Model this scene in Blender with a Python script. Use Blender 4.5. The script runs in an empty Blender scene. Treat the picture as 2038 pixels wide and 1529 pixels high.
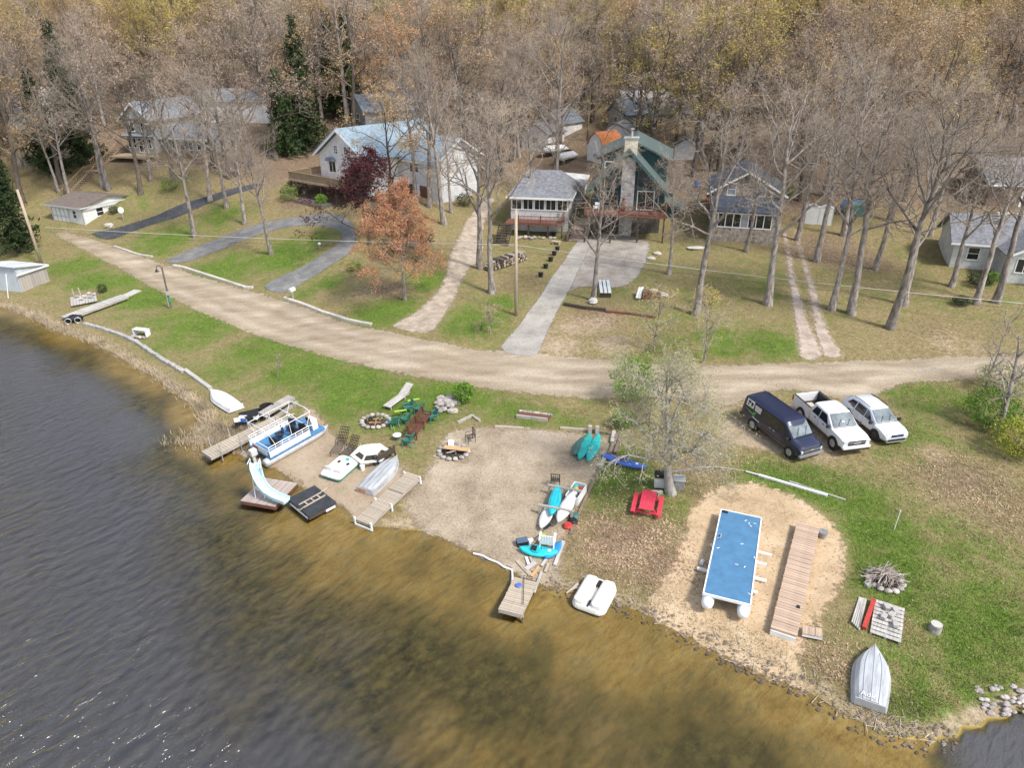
import bpy, math, random
import numpy as np
from mathutils import Vector, Matrix
from mathutils.geometry import delaunay_2d_cdt
random.seed(7); np.random.seed(7)
S = bpy.context.scene
COL = S.collection
R = math.radians
# ---------------------------------------------------------------- camera, sky, sun, exposure
CAM_H, PITCH, FPX, IW, IH = 25.5, R(26.0), 1412.0, 2038.0, 1529.0
cd = bpy.data.cameras.new("camera"); cam = bpy.data.objects.new("camera", cd); COL.objects.link(cam)
cam.location = (0, 0, CAM_H); cam.rotation_euler = (R(90) - PITCH, 0, 0)
cd.sensor_fit = 'HORIZONTAL'; cd.sensor_width = 36.0; cd.lens = 36.0 * FPX / IW
cd.clip_start = 0.1; cd.clip_end = 3000
S.camera = cam
SUN_DIR = Vector((0.50, -0.42, 0.80)).normalized()
w = bpy.data.worlds.new("World"); S.world = w; w.use_nodes = True
nt = w.node_tree; nt.nodes.clear()
sky = nt.nodes.new('ShaderNodeTexSky'); sky.sky_type = 'NISHITA'; sky.sun_disc = False
sky.sun_elevation = math.asin(SUN_DIR.z); sky.sun_rotation = math.atan2(SUN_DIR.x, SUN_DIR.y)
sky.air_density = 1.0; sky.dust_density = 1.2; sky.ozone_density = 1.0
hsv = nt.nodes.new('ShaderNodeHueSaturation'); hsv.inputs['Saturation'].default_value = 0.58
bg = nt.nodes.new('ShaderNodeBackground'); bg.inputs[1].default_value = 0.15
wo = nt.nodes.new('ShaderNodeOutputWorld')
nt.links.new(sky.outputs[0], hsv.inputs['Color']); nt.links.new(hsv.outputs[0], bg.inputs[0]); nt.links.new(bg.outputs[0], wo.inputs[0])
sl = bpy.data.lights.new("sun", 'SUN'); sl.energy = 2.4; sl.angle = R(10); sl.color = (1.0, 0.95, 0.87)
sun = bpy.data.objects.new("sun", sl); COL.objects.link(sun)
sun.rotation_euler = SUN_DIR.to_track_quat('Z', 'Y').to_euler(); sun.location = (60, 20, 90)
S.view_settings.view_transform = 'Standard'; S.view_settings.look = 'None'
S.view_settings.gamma = 1.0; S.view_settings.use_curve_mapping = False
S.view_settings.exposure = 0.85
S.cycles.max_bounces = 6; S.cycles.transparent_max_bounces = 12; S.cycles.use_denoising = True
S.cycles.caustics_reflective = False; S.cycles.caustics_refractive = False

# ---------------------------------------------------------------- materials
MATS = {}
def node(nt, t, **kw):
    n = nt.nodes.new(t)
    for k, v in kw.items(): setattr(n, k, v)
    return n
def ramp(nt, fac, stops):
    r = nt.nodes.new('ShaderNodeValToRGB'); e = r.color_ramp.elements
    while len(e) < len(stops): e.new(0.5)
    for i, (p, c) in enumerate(stops):
        e[i].position = p; e[i].color = (*c, 1) if len(c) == 3 else c
    nt.links.new(fac, r.inputs[0]); return r.outputs[0]
def noise_tex(nt, vec, scale, detail=4, rough=0.6, dist=0.0):
    n = nt.nodes.new('ShaderNodeTexNoise'); n.inputs['Scale'].default_value = scale
    n.inputs['Detail'].default_value = detail; n.inputs['Roughness'].default_value = rough
    n.inputs['Distortion'].default_value = dist
    if vec is not None: nt.links.new(vec, n.inputs['Vector'])
    return n.outputs['Fac']
def mixc(nt, fac, a, b):
    m = nt.nodes.new('ShaderNodeMix'); m.data_type = 'RGBA'
    for s, v in ((0, fac), (6, a), (7, b)):
        if hasattr(v, 'is_output'): nt.links.new(v, m.inputs[s])
        elif s == 0: m.inputs[0].default_value = v
        else: m.inputs[s].default_value = (*v, 1)
    return m.outputs[2]
def math_n(nt, op, a, b=None, c=None, clamp=False):
    m = nt.nodes.new('ShaderNodeMath'); m.operation = op; m.use_clamp = clamp
    for i, v in enumerate((a, b, c)):
        if v is None: continue
        if hasattr(v, 'is_output'): nt.links.new(v, m.inputs[i])
        else: m.inputs[i].default_value = v
    return m.outputs[0]
def sstep(nt, v, lo, hi):
    m = nt.nodes.new('ShaderNodeMapRange'); m.interpolation_type = 'SMOOTHSTEP'
    nt.links.new(v, m.inputs[0]); m.inputs[1].default_value = lo; m.inputs[2].default_value = hi
    return m.outputs[0]
def newmat(name):
    m = bpy.data.materials.new(name); m.use_nodes = True; nt = m.node_tree
    return m, nt, nt.nodes['Principled BSDF']
def mat(name, col, rough=0.7, var=0.25, scale=3.0, metal=0.0, col2=None, bump=0.0, stretch=(1, 1, 1), spec=0.4, rand=0.0, world=False):
    """mottled colour: base colour varied by noise towards col2 (or a darker tone of its own), per-object random tint by rand"""
    if name in MATS: return MATS[name]
    m, nt, b = newmat(name)
    tc = node(nt, 'ShaderNodeTexCoord'); mp = node(nt, 'ShaderNodeMapping'); mp.inputs['Scale'].default_value = stretch
    if world:
        g = node(nt, 'ShaderNodeNewGeometry'); nt.links.new(g.outputs['Position'], mp.inputs[0])
    else: nt.links.new(tc.outputs['Object'], mp.inputs[0])
    f = noise_tex(nt, mp.outputs[0], scale, 6, 0.65)
    c2 = col2 or tuple(max(0.0, c * (1 - var * 1.6)) for c in col)
    c1 = tuple(min(1.0, c * (1 + var * 0.5)) for c in col)
    out = ramp(nt, f, [(0.3, c2), (0.62, c1)])
    if rand:
        oi = node(nt, 'ShaderNodeObjectInfo'); h = node(nt, 'ShaderNodeHueSaturation')
        v = math_n(nt, 'MULTIPLY_ADD', oi.outputs['Random'], rand * 2, 1 - rand); nt.links.new(v, h.inputs['Value'])
        nt.links.new(out, h.inputs['Color']); out = h.outputs[0]
    nt.links.new(out, b.inputs['Base Color'])
    b.inputs['Roughness'].default_value = rough; b.inputs['Metallic'].default_value = metal
    b.inputs['Specular IOR Level'].default_value = spec
    if bump:
        bp = node(nt, 'ShaderNodeBump'); bp.inputs['Strength'].default_value = bump; bp.inputs['Distance'].default_value = 0.05
        nt.links.new(f, bp.inputs['Height']); nt.links.new(bp.outputs[0], b.inputs['Normal'])
    MATS[name] = m; return m

# ---------------------------------------------------------------- mesh builder
class MB:
    def __init__(s): s.v = []; s.f = []; s.m = []
    def add(s, vs, fs, mi=0):
        o = len(s.v); s.v += [tuple(p) for p in vs]; s.f += [tuple(i + o for i in f) for f in fs]; s.m += [mi] * len(fs); return s
    def box(s, c, d, rz=0.0, mi=0, rot=None, taper=1.0):
        x, y, z = d[0] / 2, d[1] / 2, d[2] / 2
        P = [Vector((sx * x * (taper if k else 1), sy * y * (taper if k else 1), z if k else -z)) for k in (0, 1) for sx, sy in ((-1, -1), (1, -1), (1, 1), (-1, 1))]
        M = rot if rot is not None else Matrix.Rotation(rz, 3, 'Z'); c = Vector(c)
        return s.add([M @ p + c for p in P], [(3, 2, 1, 0), (4, 5, 6, 7), (0, 1, 5, 4), (1, 2, 6, 5), (2, 3, 7, 6), (3, 0, 4, 7)], mi)
    def bx(s, x0, x1, y0, y1, z0, z1, mi=0): return s.box(((x0 + x1) / 2, (y0 + y1) / 2, (z0 + z1) / 2), (x1 - x0, y1 - y0, z1 - z0), mi=mi)
    def bar(s, p0, p1, w, h, mi=0, up=(0, 0, 1)):
        p0, p1 = Vector(p0), Vector(p1); d = (p1 - p0); L = d.length; X = d.normalized(); U = Vector(up)
        if abs(X.dot(U)) > 0.98: U = Vector((0, 1, 0))
        Y = U.cross(X).normalized(); Z = X.cross(Y); M = Matrix((X, Y, Z)).transposed()
        return s.box((p0 + p1) / 2, (L, w, h), rot=M, mi=mi)
    def tube(s, pts, r, n=8, mi=0, cap=True):
        pts = [Vector(p) for p in pts]; rr = r if isinstance(r, (list, tuple)) else [r] * len(pts); vs = []; fs = []
        prev = None
        for i, p in enumerate(pts):
            d = (pts[min(i + 1, len(pts) - 1)] - pts[max(i - 1, 0)]).normalized()
            U = prev if prev is not None else (Vector((0, 0, 1)) if abs(d.z) < 0.9 else Vector((1, 0, 0)))
            A = d.cross(U).normalized(); B = A.cross(d).normalized(); prev = B
            for k in range(n):
                a = 2 * math.pi * k / n; vs.append(p + (A * math.cos(a) + B * math.sin(a)) * rr[i])
        for i in range(len(pts) - 1):
            for k in range(n):
                k2 = (k + 1) % n; fs.append((i * n + k, i * n + k2, (i + 1) * n + k2, (i + 1) * n + k))
        if cap: fs += [tuple(range(n))[::-1], tuple((len(pts) - 1) * n + k for k in range(n))]
        return s.add(vs, fs, mi)
    def cyl(s, c, r, h, n=14, mi=0, r2=None, axis='Z'):
        c = Vector(c); d = {'Z': Vector((0, 0, h)), 'X': Vector((h, 0, 0)), 'Y': Vector((0, h, 0))}[axis]
        return s.tube([c, c + d], [r, r if r2 is None else r2], n, mi)
    def prism(s, poly, z0, z1, mi=0):
        n = len(poly); vs = [(x, y, z0) for x, y in poly] + [(x, y, z1) for x, y in poly]
        return s.add(vs, [tuple(range(n))[::-1], tuple(range(n, 2 * n))] + [(i, (i + 1) % n, n + (i + 1) % n, n + i) for i in range(n)], mi)
    def exty(s, poly, y0, y1, mi=0):
        """polygon in x,z extruded along y"""
        n = len(poly); vs = [(x, y0, z) for x, z in poly] + [(x, y1, z) for x, z in poly]
        return s.add(vs, [tuple(range(n)), tuple(range(n, 2 * n))[::-1]] + [(n + i, n + (i + 1) % n, (i + 1) % n, i) for i in range(n)], mi)
    def extx(s, poly, x0, x1, mi=0):
        n = len(poly); vs = [(x0, y, z) for y, z in poly] + [(x1, y, z) for y, z in poly]
        return s.add(vs, [tuple(range(n))[::-1], tuple(range(n, 2 * n))] + [(i, (i + 1) % n, n + (i + 1) % n, n + i) for i in range(n)], mi)
    def loft(s, secs, mi=0, closed=True, caps=True):
        n = len(secs[0]); vs = [p for q in secs for p in q]; fs = []
        for i in range(len(secs) - 1):
            for k in range(n if closed else n - 1):
                k2 = (k + 1) % n; fs.append((i * n + k, i * n + k2, (i + 1) * n + k2, (i + 1) * n + k))
        if caps: fs += [tuple(range(n))[::-1], tuple((len(secs) - 1) * n + k for k in range(n))]
        return s.add(vs, fs, mi)
    def slab(s, corners, t, mi=0):
        """a quad or polygon given by its top corners (counter-clockwise seen from its top), t thick along its normal"""
        P = [Vector(c) for c in corners]; nrm = (P[1] - P[0]).cross(P[2] - P[0]).normalized(); n = len(P)
        return s.add([p - nrm * t for p in P] + P, [tuple(range(n))[::-1], tuple(range(n, 2 * n))] + [(i, (i + 1) % n, n + (i + 1) % n, n + i) for i in range(n)], mi)
    def rock(s, c, r, sq=(1, 1, 0.7), mi=0, n=7, seed=None):
        rnd = random.Random(seed if seed is not None else random.random()); c = Vector(c); rings = []
        for j, (zz, q) in enumerate(((-0.85, 0.55), (-0.3, 1.0), (0.35, 0.95), (0.85, 0.5))):
            rings.append([c + Vector((math.cos(2 * math.pi * k / n + j * 0.3) * q * r * sq[0] * rnd.uniform(.8, 1.15), math.sin(2 * math.pi * k / n + j * 0.3) * q * r * sq[1] * rnd.uniform(.8, 1.15), zz * r * sq[2] * rnd.uniform(.85, 1.1))) for k in range(n)])
        return s.loft(rings, mi)
    def mesh(s, name, mats, smooth=False):
        me = bpy.data.meshes.new(name); me.from_pydata(s.v, [], s.f)
        for m in (mats if isinstance(mats, (list, tuple)) else [mats]): me.materials.append(m)
        me.polygons.foreach_set('material_index', s.m)
        if smooth: me.polygons.foreach_set('use_smooth', [True] * len(s.f))
        me.validate(); me.update(); return me
    def build(s, name, mats, parent=None, loc=(0, 0, 0), rz=0.0, smooth=False, bevel=0.0):
        o = bpy.data.objects.new(name, s.mesh(name, mats, smooth)); COL.objects.link(o)
        o.location = loc; o.rotation_euler = (0, 0, rz)
        if parent: o.parent = parent
        if bevel:
            b = o.modifiers.new('bevel', 'BEVEL'); b.width = bevel; b.segments = 2; b.limit_method = 'ANGLE'; b.angle_limit = R(35)
        return o
def tag(o, label, cat, group=None, kind=None):
    if label: o['label'] = label
    if cat: o['category'] = cat
    if group: o['group'] = group
    if kind or label: o['kind'] = kind or 'thing'
    return o
def struct(o): o['kind'] = 'structure'; return o
def empty(name, label, cat, loc=(0, 0, 0), rz=0.0, group=None):
    o = bpy.data.objects.new(name, None); COL.objects.link(o); o.location = loc; o.rotation_euler = (0, 0, rz); o.empty_display_size = 0.3
    return tag(o, label, cat, group)
def copy_tree(o, parent=None):
    c = o.copy(); COL.objects.link(c)
    if parent is not None: c.parent = parent
    for ch in KIDS(o): copy_tree(ch, c)
    return c
def KIDS(o): return [k for k in o.children]
# ---------------------------------------------------------------- survey: pixel of the photograph -> place on the ground
CP, SP = math.cos(PITCH), math.sin(PITCH)
def ray(px, py):
    a, b = (px - IW / 2) / FPX, (IH / 2 - py) / FPX
    return Vector((a, CP + b * SP, -SP + b * CP))
def at_z(px, py, z):
    d = ray(px, py); t = (z - CAM_H) / d.z; return Vector((d.x * t, d.y * t, z))
SHORE_PX = [(-420, 548), (-150, 590), (0, 611), (40, 624), (75, 640), (112, 660), (150, 670), (205, 694), (262, 727), (322, 764), (372, 802), (402, 828), (398, 858), (392, 878), (430, 890), (470, 905), (520, 925), (560, 940), (590, 968), (622, 985), (668, 1004), (690, 1012), (705, 1046), (760, 1052), (835, 1058), (880, 1072), (942, 1100), (1012, 1136), (1040, 1150), (1090, 1168), (1135, 1180), (1180, 1190), (1230, 1202), (1285, 1228), (1340, 1254), (1400, 1285), (1450, 1310), (1500, 1333), (1560, 1357), (1620, 1388), (1680, 1424), (1735, 1452), (1790, 1474), (1850, 1484), (1905, 1472), (1960, 1448), (2010, 1432), (2060, 1405), (2200, 1360), (2500, 1280)]
SH = np.array([tuple(at_z(x, y, 0.0))[:2] for x, y in SHORE_PX])
LAND = np.vstack([SH, [[400, 40], [400, 900], [-600, 900], [-600, 120]]])
def in_poly(P, X, Y):
    r = np.zeros(X.shape, bool); n = len(P)
    for i in range(n):
        x0, y0 = P[i]; x1, y1 = P[(i + 1) % n]
        c = ((y0 > Y) != (y1 > Y))
        with np.errstate(divide='ignore', invalid='ignore'): r ^= c & (X < (x1 - x0) * (Y - y0) / (y1 - y0) + x0)
    return r
def dist_line(P, X, Y, closed=False):
    d = np.full(X.shape, 1e9); n = len(P)
    for i in range(n if closed else n - 1):
        x0, y0 = P[i]; x1, y1 = P[(i + 1) % n]; L = max((x1 - x0) ** 2 + (y1 - y0) ** 2, 1e-9)
        t = np.clip(((X - x0) * (x1 - x0) + (Y - y0) * (y1 - y0)) / L, 0, 1)
        d = np.minimum(d, np.hypot(X - x0 - t * (x1 - x0), Y - y0 - t * (y1 - y0)))
    return d
def sdist(P, X, Y):
    P = np.asarray(P); return np.where(in_poly(P, X, Y), 1, -1) * dist_line(P, X, Y, True)
def sm(v, a, b):
    t = np.clip((v - a) / (b - a), 0, 1); return t * t * (3 - 2 * t)
HD = np.array([[0, 0], [1.5, .16], [4, .38], [10, .75], [20, 1.45], [30, 2.1], [40, 2.9], [52, 4.0], [62, 5.4], [75, 7.6], [90, 10.6], [110, 14.5], [150, 22], [220, 33], [300, 43], [500, 58], [900, 70]])
def axis(a, b, lo, hi, step, grow):
    v = list(np.arange(lo, hi + 1e-6, step)); s = step
    while v[-1] < b: s *= grow; v.append(v[-1] + s)
    s = step; u = []; p = lo
    while p > a: s *= grow; p -= s; u.append(p)
    return np.array(u[::-1] + v)
GX = axis(-420, 420, -76, 66, 0.42, 1.22); GY = axis(-60, 620, 10, 116, 0.42, 1.16)
XX, YY = np.meshgrid(GX, GY)
DD = np.where(in_poly(LAND, XX, YY), 1, -1) * dist_line(SH, XX, YY)
def bumps(X, Y):
    return 0.05 * np.sin(X * 0.9 + 1.3 * np.sin(Y * 0.5)) + 0.05 * np.sin(Y * 0.8 + 1.1 * np.sin(X * 0.6)) + 0.16 * np.sin(X * 0.21 + 2) * np.sin(Y * 0.19 + 1)
Wp = 30 * sm(-XX, -6, 22) * sm(DD, 12, 30)
ZZ = np.interp(DD + Wp, HD[:, 0], HD[:, 1])
ZZ += 2.6 * sm(-XX, 26, 50) * sm(DD, 24, 42)
ZZ += bumps(XX, YY) * sm(DD, 0, 14) + 1.3 * np.sin(XX * .05) * np.sin(YY * .06) * sm(DD, 80, 130)
bed = -(1.9 * (1 - np.exp(DD / 11.0))) - 0.02
ZZ = np.where(DD < 0, np.minimum(bed, 0), ZZ)
def Zf(x, y):
    i = min(max(int(np.searchsorted(GX, x)) - 1, 0), len(GX) - 2); j = min(max(int(np.searchsorted(GY, y)) - 1, 0), len(GY) - 2)
    u = (x - GX[i]) / (GX[i + 1] - GX[i]); v = (y - GY[j]) / (GY[j + 1] - GY[j])
    return float((ZZ[j, i] * (1 - u) + ZZ[j, i + 1] * u) * (1 - v) + (ZZ[j + 1, i] * (1 - u) + ZZ[j + 1, i + 1] * u) * v)
def G(px, py, h=0.0, water=True):
    """ground point under a pixel of the photograph, h above the ground"""
    z = 1.0
    for _ in range(40):
        p = at_z(px, py, min(z, CAM_H - 1) + h); zn = Zf(p.x, p.y)
        if water: zn = max(zn, 0.0)
        if abs(zn - z) < 0.004: break
        z = z * 0.45 + zn * 0.55
    return Vector((p.x, p.y, zn))
def ground(x, y): return Vector((x, y, Zf(x, y)))
def survey(name, label, cat, pa, pb, group=None, h=0.0, flat=False):
    """a thing lying from pixel pa to pixel pb: Empty at the middle, local +X from pa to pb, +Z up; returns it and its length"""
    A, B = G(*pa, h), G(*pb, h); A.z += h; B.z += h
    if flat: B.z = A.z = max(A.z, B.z)
    X = (B - A).normalized(); Y = Vector((0, 0, 1)).cross(X).normalized(); Z = X.cross(Y)
    o = empty(name, label, cat, (A + B) / 2 + Vector((0, 0, 0)), 0, group)
    o.rotation_euler = Matrix((X, Y, Z)).transposed().to_euler()
    return o, (B - A).length
def spot(name, label, cat, p, rz=0.0, group=None): return empty(name, label, cat, G(*p), rz, group)

# regions, as outlines on the ground
def PG(pts, k=2):
    P = np.array([tuple(G(x, y))[:2] for x, y in pts])
    for _ in range(k): Q = np.roll(P, -1, 0); P = np.stack([P * .75 + Q * .25, P * .25 + Q * .75], 1).reshape(-1, 2)
    return P
ROAD = PG([(88, 462), (120, 480), (165, 505), (230, 535), (320, 590), (420, 640), (560, 692), (690, 728), (800, 752), (900, 770), (1000, 785), (1100, 797), (1200, 802), (1300, 800), (1400, 806), (1462, 822), (1500, 795), (1560, 782), (1620, 790), (1680, 805), (1735, 806), (1770, 782), (1830, 766), (1920, 762), (2060, 760), (2200, 760), (2200, 705), (2000, 702), (1860, 705), (1760, 712), (1600, 716), (1500, 722), (1380, 722), (1250, 716), (1180, 708), (1090, 700), (1010, 692), (930, 690), (850, 672), (770, 655), (700, 640), (640, 620), (560, 590), (500, 575), (420, 552), (350, 528), (290, 508), (220, 483), (170, 466), (130, 455)])
DRIVE_A = PG([(172, 466), (215, 481), (262, 462), (330, 440), (400, 413), (470, 386), (520, 372), (520, 362), (465, 374), (400, 394), (330, 420), (262, 445), (210, 458)])
DRIVE_B = PG([(318, 520), (352, 528), (420, 505), (485, 478), (560, 455), (610, 449), (650, 452), (678, 462), (680, 478), (660, 495), (618, 520), (568, 546), (512, 572), (560, 590), (610, 560), (655, 532), (700, 505), (712, 480), (706, 450), (690, 432), (650, 422), (600, 430), (540, 440), (480, 455), (420, 480), (370, 500)])
DRIVE_C = PG([(770, 652), (850, 670), (880, 640), (905, 600), (915, 570), (930, 540), (965, 510), (960, 470), (968, 430), (990, 395), (975, 390), (935, 425), (912, 470), (890, 520), (885, 560), (862, 590), (830, 620), (795, 640)])
DRIVE_D = PG([(985, 702), (1072, 716), (1084, 676), (1106, 630), (1131, 585), (1153, 540), (1172, 500), (1184, 468), (1156, 468), (1134, 500), (1109, 535), (1080, 580), (1048, 625), (1016, 665)], 1)
APRON = PG([(1122, 600), (1135, 574), (1188, 570), (1242, 576), (1270, 552), (1294, 510), (1292, 472), (1170, 464), (1140, 540)], 1)
TRACKS = [PG([(1590, 718), (1640, 716), (1632, 690), (1612, 650), (1600, 610), (1588, 570), (1580, 530), (1572, 490), (1566, 460), (1556, 460), (1562, 500), (1566, 540), (1572, 580), (1580, 630), (1588, 680)]), PG([(1640, 716), (1686, 712), (1660, 685), (1640, 640), (1628, 590), (1612, 540), (1598, 500), (1588, 460), (1580, 452), (1580, 470), (1590, 510), (1602, 550), (1612, 600), (1620, 650), (1630, 690)])]
SAND_R = PG([(1290, 1190), (1340, 1120), (1365, 1050), (1385, 990), (1440, 965), (1500, 958), (1560, 978), (1620, 1010), (1665, 1045), (1690, 1100), (1680, 1160), (1640, 1220), (1600, 1280), (1590, 1340), (1630, 1392), (1500, 1336), (1400, 1288), (1285, 1230)])
SAND_M = PG([(835, 1058), (800, 1010), (815, 975), (850, 935), (872, 905), (880, 872), (920, 850), (1000, 852), (1110, 857), (1215, 868), (1212, 905), (1185, 950), (1150, 1000), (1130, 1060), (1115, 1110), (1120, 1178), (1040, 1152), (942, 1102), (880, 1074)])
SAND_L = PG([(520, 925), (560, 905), (585, 860), (600, 825), (596, 806), (622, 812), (648, 838), (660, 862), (690, 885), (740, 905), (800, 925), (812, 940), (790, 980), (740, 1040), (705, 1046), (690, 1012), (622, 985), (570, 945)])
PARK = PG([(1380, 806), (1462, 822), (1560, 782), (1740, 806), (1800, 880), (1760, 905), (1690, 915), (1600, 930), (1500, 915), (1420, 900), (1390, 860)])
GREENS = [(260, 590, 5, .9), (380, 660, 6, .8), (330, 640, 5, .7), (480, 720, 6, .7), (520, 700, 5, .9), (600, 740, 6, .9), (680, 800, 5, .9), (150, 530, 5, .9), (240, 560, 5, .9), (740, 790, 5, .9), (1010, 815, 3, .8), (1130, 835, 3, .6), (300, 590, 5, 1), (420, 640, 6, 1), (560, 690, 5, .8), (180, 560, 4, .9), (700, 760, 5, 1), (800, 800, 6, 1), (620, 790, 4, .5), (880, 790, 4, 1), (960, 800, 3, .8), (1060, 830, 4, .6), (440, 540, 6, 1), (560, 510, 6, 1), (330, 480, 6, .9), (450, 430, 6, .7), (640, 470, 4, .6), (760, 620, 5, 1), (640, 575, 4, .9), (850, 560, 3.5, .9), (950, 640, 5, 1), (1000, 600, 3, .8), (1440, 680, 5, .8), (1540, 690, 4, .9), (1380, 590, 5, .45), (1520, 560, 8, .45), (1700, 660, 8, .35), (1640, 560, 8, .3), (1230, 950, 4, .9), (1290, 1000, 3, .7), (1230, 1010, 3, .7), (1560, 955, 4, 1), (1640, 960, 5, 1), (1700, 1000, 4, .9), (1740, 1060, 3.5, .8), (1760, 1140, 3, .8), (1850, 1180, 5, .55), (1960, 1240, 5, .65), (1900, 1100, 5, .45), (1860, 790, 5, .6), (1820, 880, 5, .5), (1780, 1180, 2.5, .9), (1950, 1330, 4, .6), (1840, 1320, 4, .4), (1850, 1420, 3, .5), (380, 340, 8, .55), (280, 400, 6, .5), (520, 260, 9, .9), (1440, 460, 4, .3), (1330, 560, 4, .3), (1880, 350, 8, .9), (1250, 170, 14, .7), (1180, 210, 8, .6), (1150, 560, 3, .2)]
def paint():
    X, Y = XX, YY
    green = 0.30 * sm(DD, 1, 4) * (1 - sm(DD + Wp, 45, 75))
    for px, py, r, a in GREENS:
        a = min(1, a * 1.35) if px > 1680 and py > 750 else a; p = G(px, py); d2 = (X - p.x) ** 2 + (Y - p.y) ** 2; green = np.maximum(green, a * np.exp(-d2 / (2 * (r * .62) ** 2)))
    litter = sm(DD + Wp, 50, 82)
    for px, py, r, a in [(1650, 500, 8, .75), (1730, 520, 5, .7), (1400, 380, 6, .8), (1560, 400, 7, .8), (590, 405, 4, .7), (780, 580, 3, .8), (820, 480, 3, .7), (1880, 660, 5, .4), (1290, 660, 5, .4), (1500, 850, 3, .4), (1190, 630, 5, .6), (1240, 1080, 5, .65), (1300, 1120, 4, .6), (1650, 1330, 3, .4), (1920, 960, 6, .55), (1980, 1000, 6, .5), (1380, 920, 5, .5), (760, 560, 3, .5), (1060, 560, 4, .4), (520, 400, 5, .5)]:
        p = G(px, py); d2 = (X - p.x) ** 2 + (Y - p.y) ** 2; litter = np.maximum(litter, a * np.exp(-d2 / (2 * (r * .62) ** 2)))
    sd = np.full(X.shape, -99.0)
    for P, off in ((ROAD, -.9), (DRIVE_C, -.3), (SAND_R, -.2), (SAND_M, -.1), (SAND_L, -.2), (PARK, -1.2)): sd = np.maximum(sd, sdist(P, X, Y) + off)
    for P in TRACKS: sd = np.maximum(sd, sdist(P, X, Y) - .1)
    dirt = np.clip(0.5 + sd * 0.55, 0, 1)
    dirt = np.maximum(dirt, .58 * np.exp(-((DD - .5) / .7) ** 2))
    for px, py, r, a in [(1150, 650, 5, .55), (1115, 690, 4, .6), (1220, 685, 4, .55), (1085, 662, 3, .5), (1200, 640, 4, .5), (1430, 800, 5, .5), (1860, 905, 1.6, .55), (1640, 900, 3, .5), (1250, 1110, 3, .4), (990, 560, 3, .4), (870, 480, 5, .4), (1900, 690, 7, .45), (1780, 690, 6, .35), (640, 590, 2, .3), (720, 585, 3, .45)]:
        p = G(px, py); e = np.exp(-((X - p.x) ** 2 + (Y - p.y) ** 2) / (2 * (r * .62) ** 2)); dirt = np.maximum(dirt, a * e); green = green * (1 - .75 * e)
    return green, litter, dirt
GREEN, LITTER, DIRT = paint()
def ground_material():
    m, nt, b = newmat('ground'); L = nt.links
    g = node(nt, 'ShaderNodeNewGeometry'); P = g.outputs['Position']
    a = node(nt, 'ShaderNodeAttribute', attribute_name='paint'); sp = node(nt, 'ShaderNodeSeparateColor'); L.new(a.outputs['Color'], sp.inputs[0])
    dp = node(nt, 'ShaderNodeAttribute', attribute_name='shore')
    n1 = noise_tex(nt, P, 0.55, 6, 0.72); n2 = noise_tex(nt, P, 3.2, 6, 0.75); n3 = noise_tex(nt, P, 14, 3, 0.7)
    fine = math_n(nt, 'ADD', math_n(nt, 'MULTIPLY', n2, .55), math_n(nt, 'MULTIPLY', n3, .45))
    mix12 = math_n(nt, 'ADD', math_n(nt, 'MULTIPLY', n1, .5), math_n(nt, 'MULTIPLY', fine, .5))
    gr = ramp(nt, fine, [(.34, (.035, .065, .012)), (.5, (.098, .160, .024)), (.66, (.22, .265, .062))])
    dry = ramp(nt, fine, [(.36, (.12, .088, .040)), (.5, (.235, .185, .090)), (.64, (.37, .31, .18))])
    gm = sstep(nt, math_n(nt, 'ADD', sp.outputs[0], math_n(nt, 'MULTIPLY_ADD', mix12, 4.2, -2.1)), .15, .95)
    base = mixc(nt, gm, dry, gr)
    lit = ramp(nt, fine, [(.36, (.055, .042, .028)), (.48, (.175, .125, .082)), (.58, (.285, .21, .145)), (.68, (.42, .335, .255))])
    lm = sstep(nt, math_n(nt, 'ADD', sp.outputs[1], math_n(nt, 'MULTIPLY_ADD', mix12, 1.6, -.8)), .3, .7)
    base = mixc(nt, lm, base, lit)
    drt = ramp(nt, fine, [(.33, (.20, .145, .09)), (.5, (.37, .285, .195)), (.66, (.50, .41, .30))])
    dm = sstep(nt, math_n(nt, 'ADD', sp.outputs[2], math_n(nt, 'MULTIPLY_ADD', mix12, 1.5, -.75)), .34, .64)
    base = mixc(nt, dm, base, drt)
    # lake bed: golden sand with dark weed patches, deep part painted slate blue for light scattered in the water
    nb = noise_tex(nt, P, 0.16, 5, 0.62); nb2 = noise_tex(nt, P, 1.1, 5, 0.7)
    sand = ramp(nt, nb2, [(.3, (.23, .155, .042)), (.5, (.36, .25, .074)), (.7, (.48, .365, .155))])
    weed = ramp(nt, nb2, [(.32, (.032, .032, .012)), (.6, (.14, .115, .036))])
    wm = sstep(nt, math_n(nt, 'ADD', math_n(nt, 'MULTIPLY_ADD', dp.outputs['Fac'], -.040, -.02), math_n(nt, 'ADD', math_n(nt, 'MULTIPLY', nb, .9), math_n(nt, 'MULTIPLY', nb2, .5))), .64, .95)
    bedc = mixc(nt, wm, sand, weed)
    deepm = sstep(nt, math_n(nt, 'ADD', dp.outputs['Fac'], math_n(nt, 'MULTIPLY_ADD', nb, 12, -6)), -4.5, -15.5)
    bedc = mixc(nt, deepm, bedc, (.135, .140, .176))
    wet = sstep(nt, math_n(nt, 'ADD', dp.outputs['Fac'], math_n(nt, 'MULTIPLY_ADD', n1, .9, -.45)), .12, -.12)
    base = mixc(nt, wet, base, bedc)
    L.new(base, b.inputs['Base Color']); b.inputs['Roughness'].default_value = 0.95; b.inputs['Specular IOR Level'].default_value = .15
    bp = node(nt, 'ShaderNodeBump'); bp.inputs['Strength'].default_value = .55; bp.inputs['Distance'].default_value = .12
    L.new(fine, bp.inputs['Height']); L.new(bp.outputs[0], b.inputs['Normal'])
    return m
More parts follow.
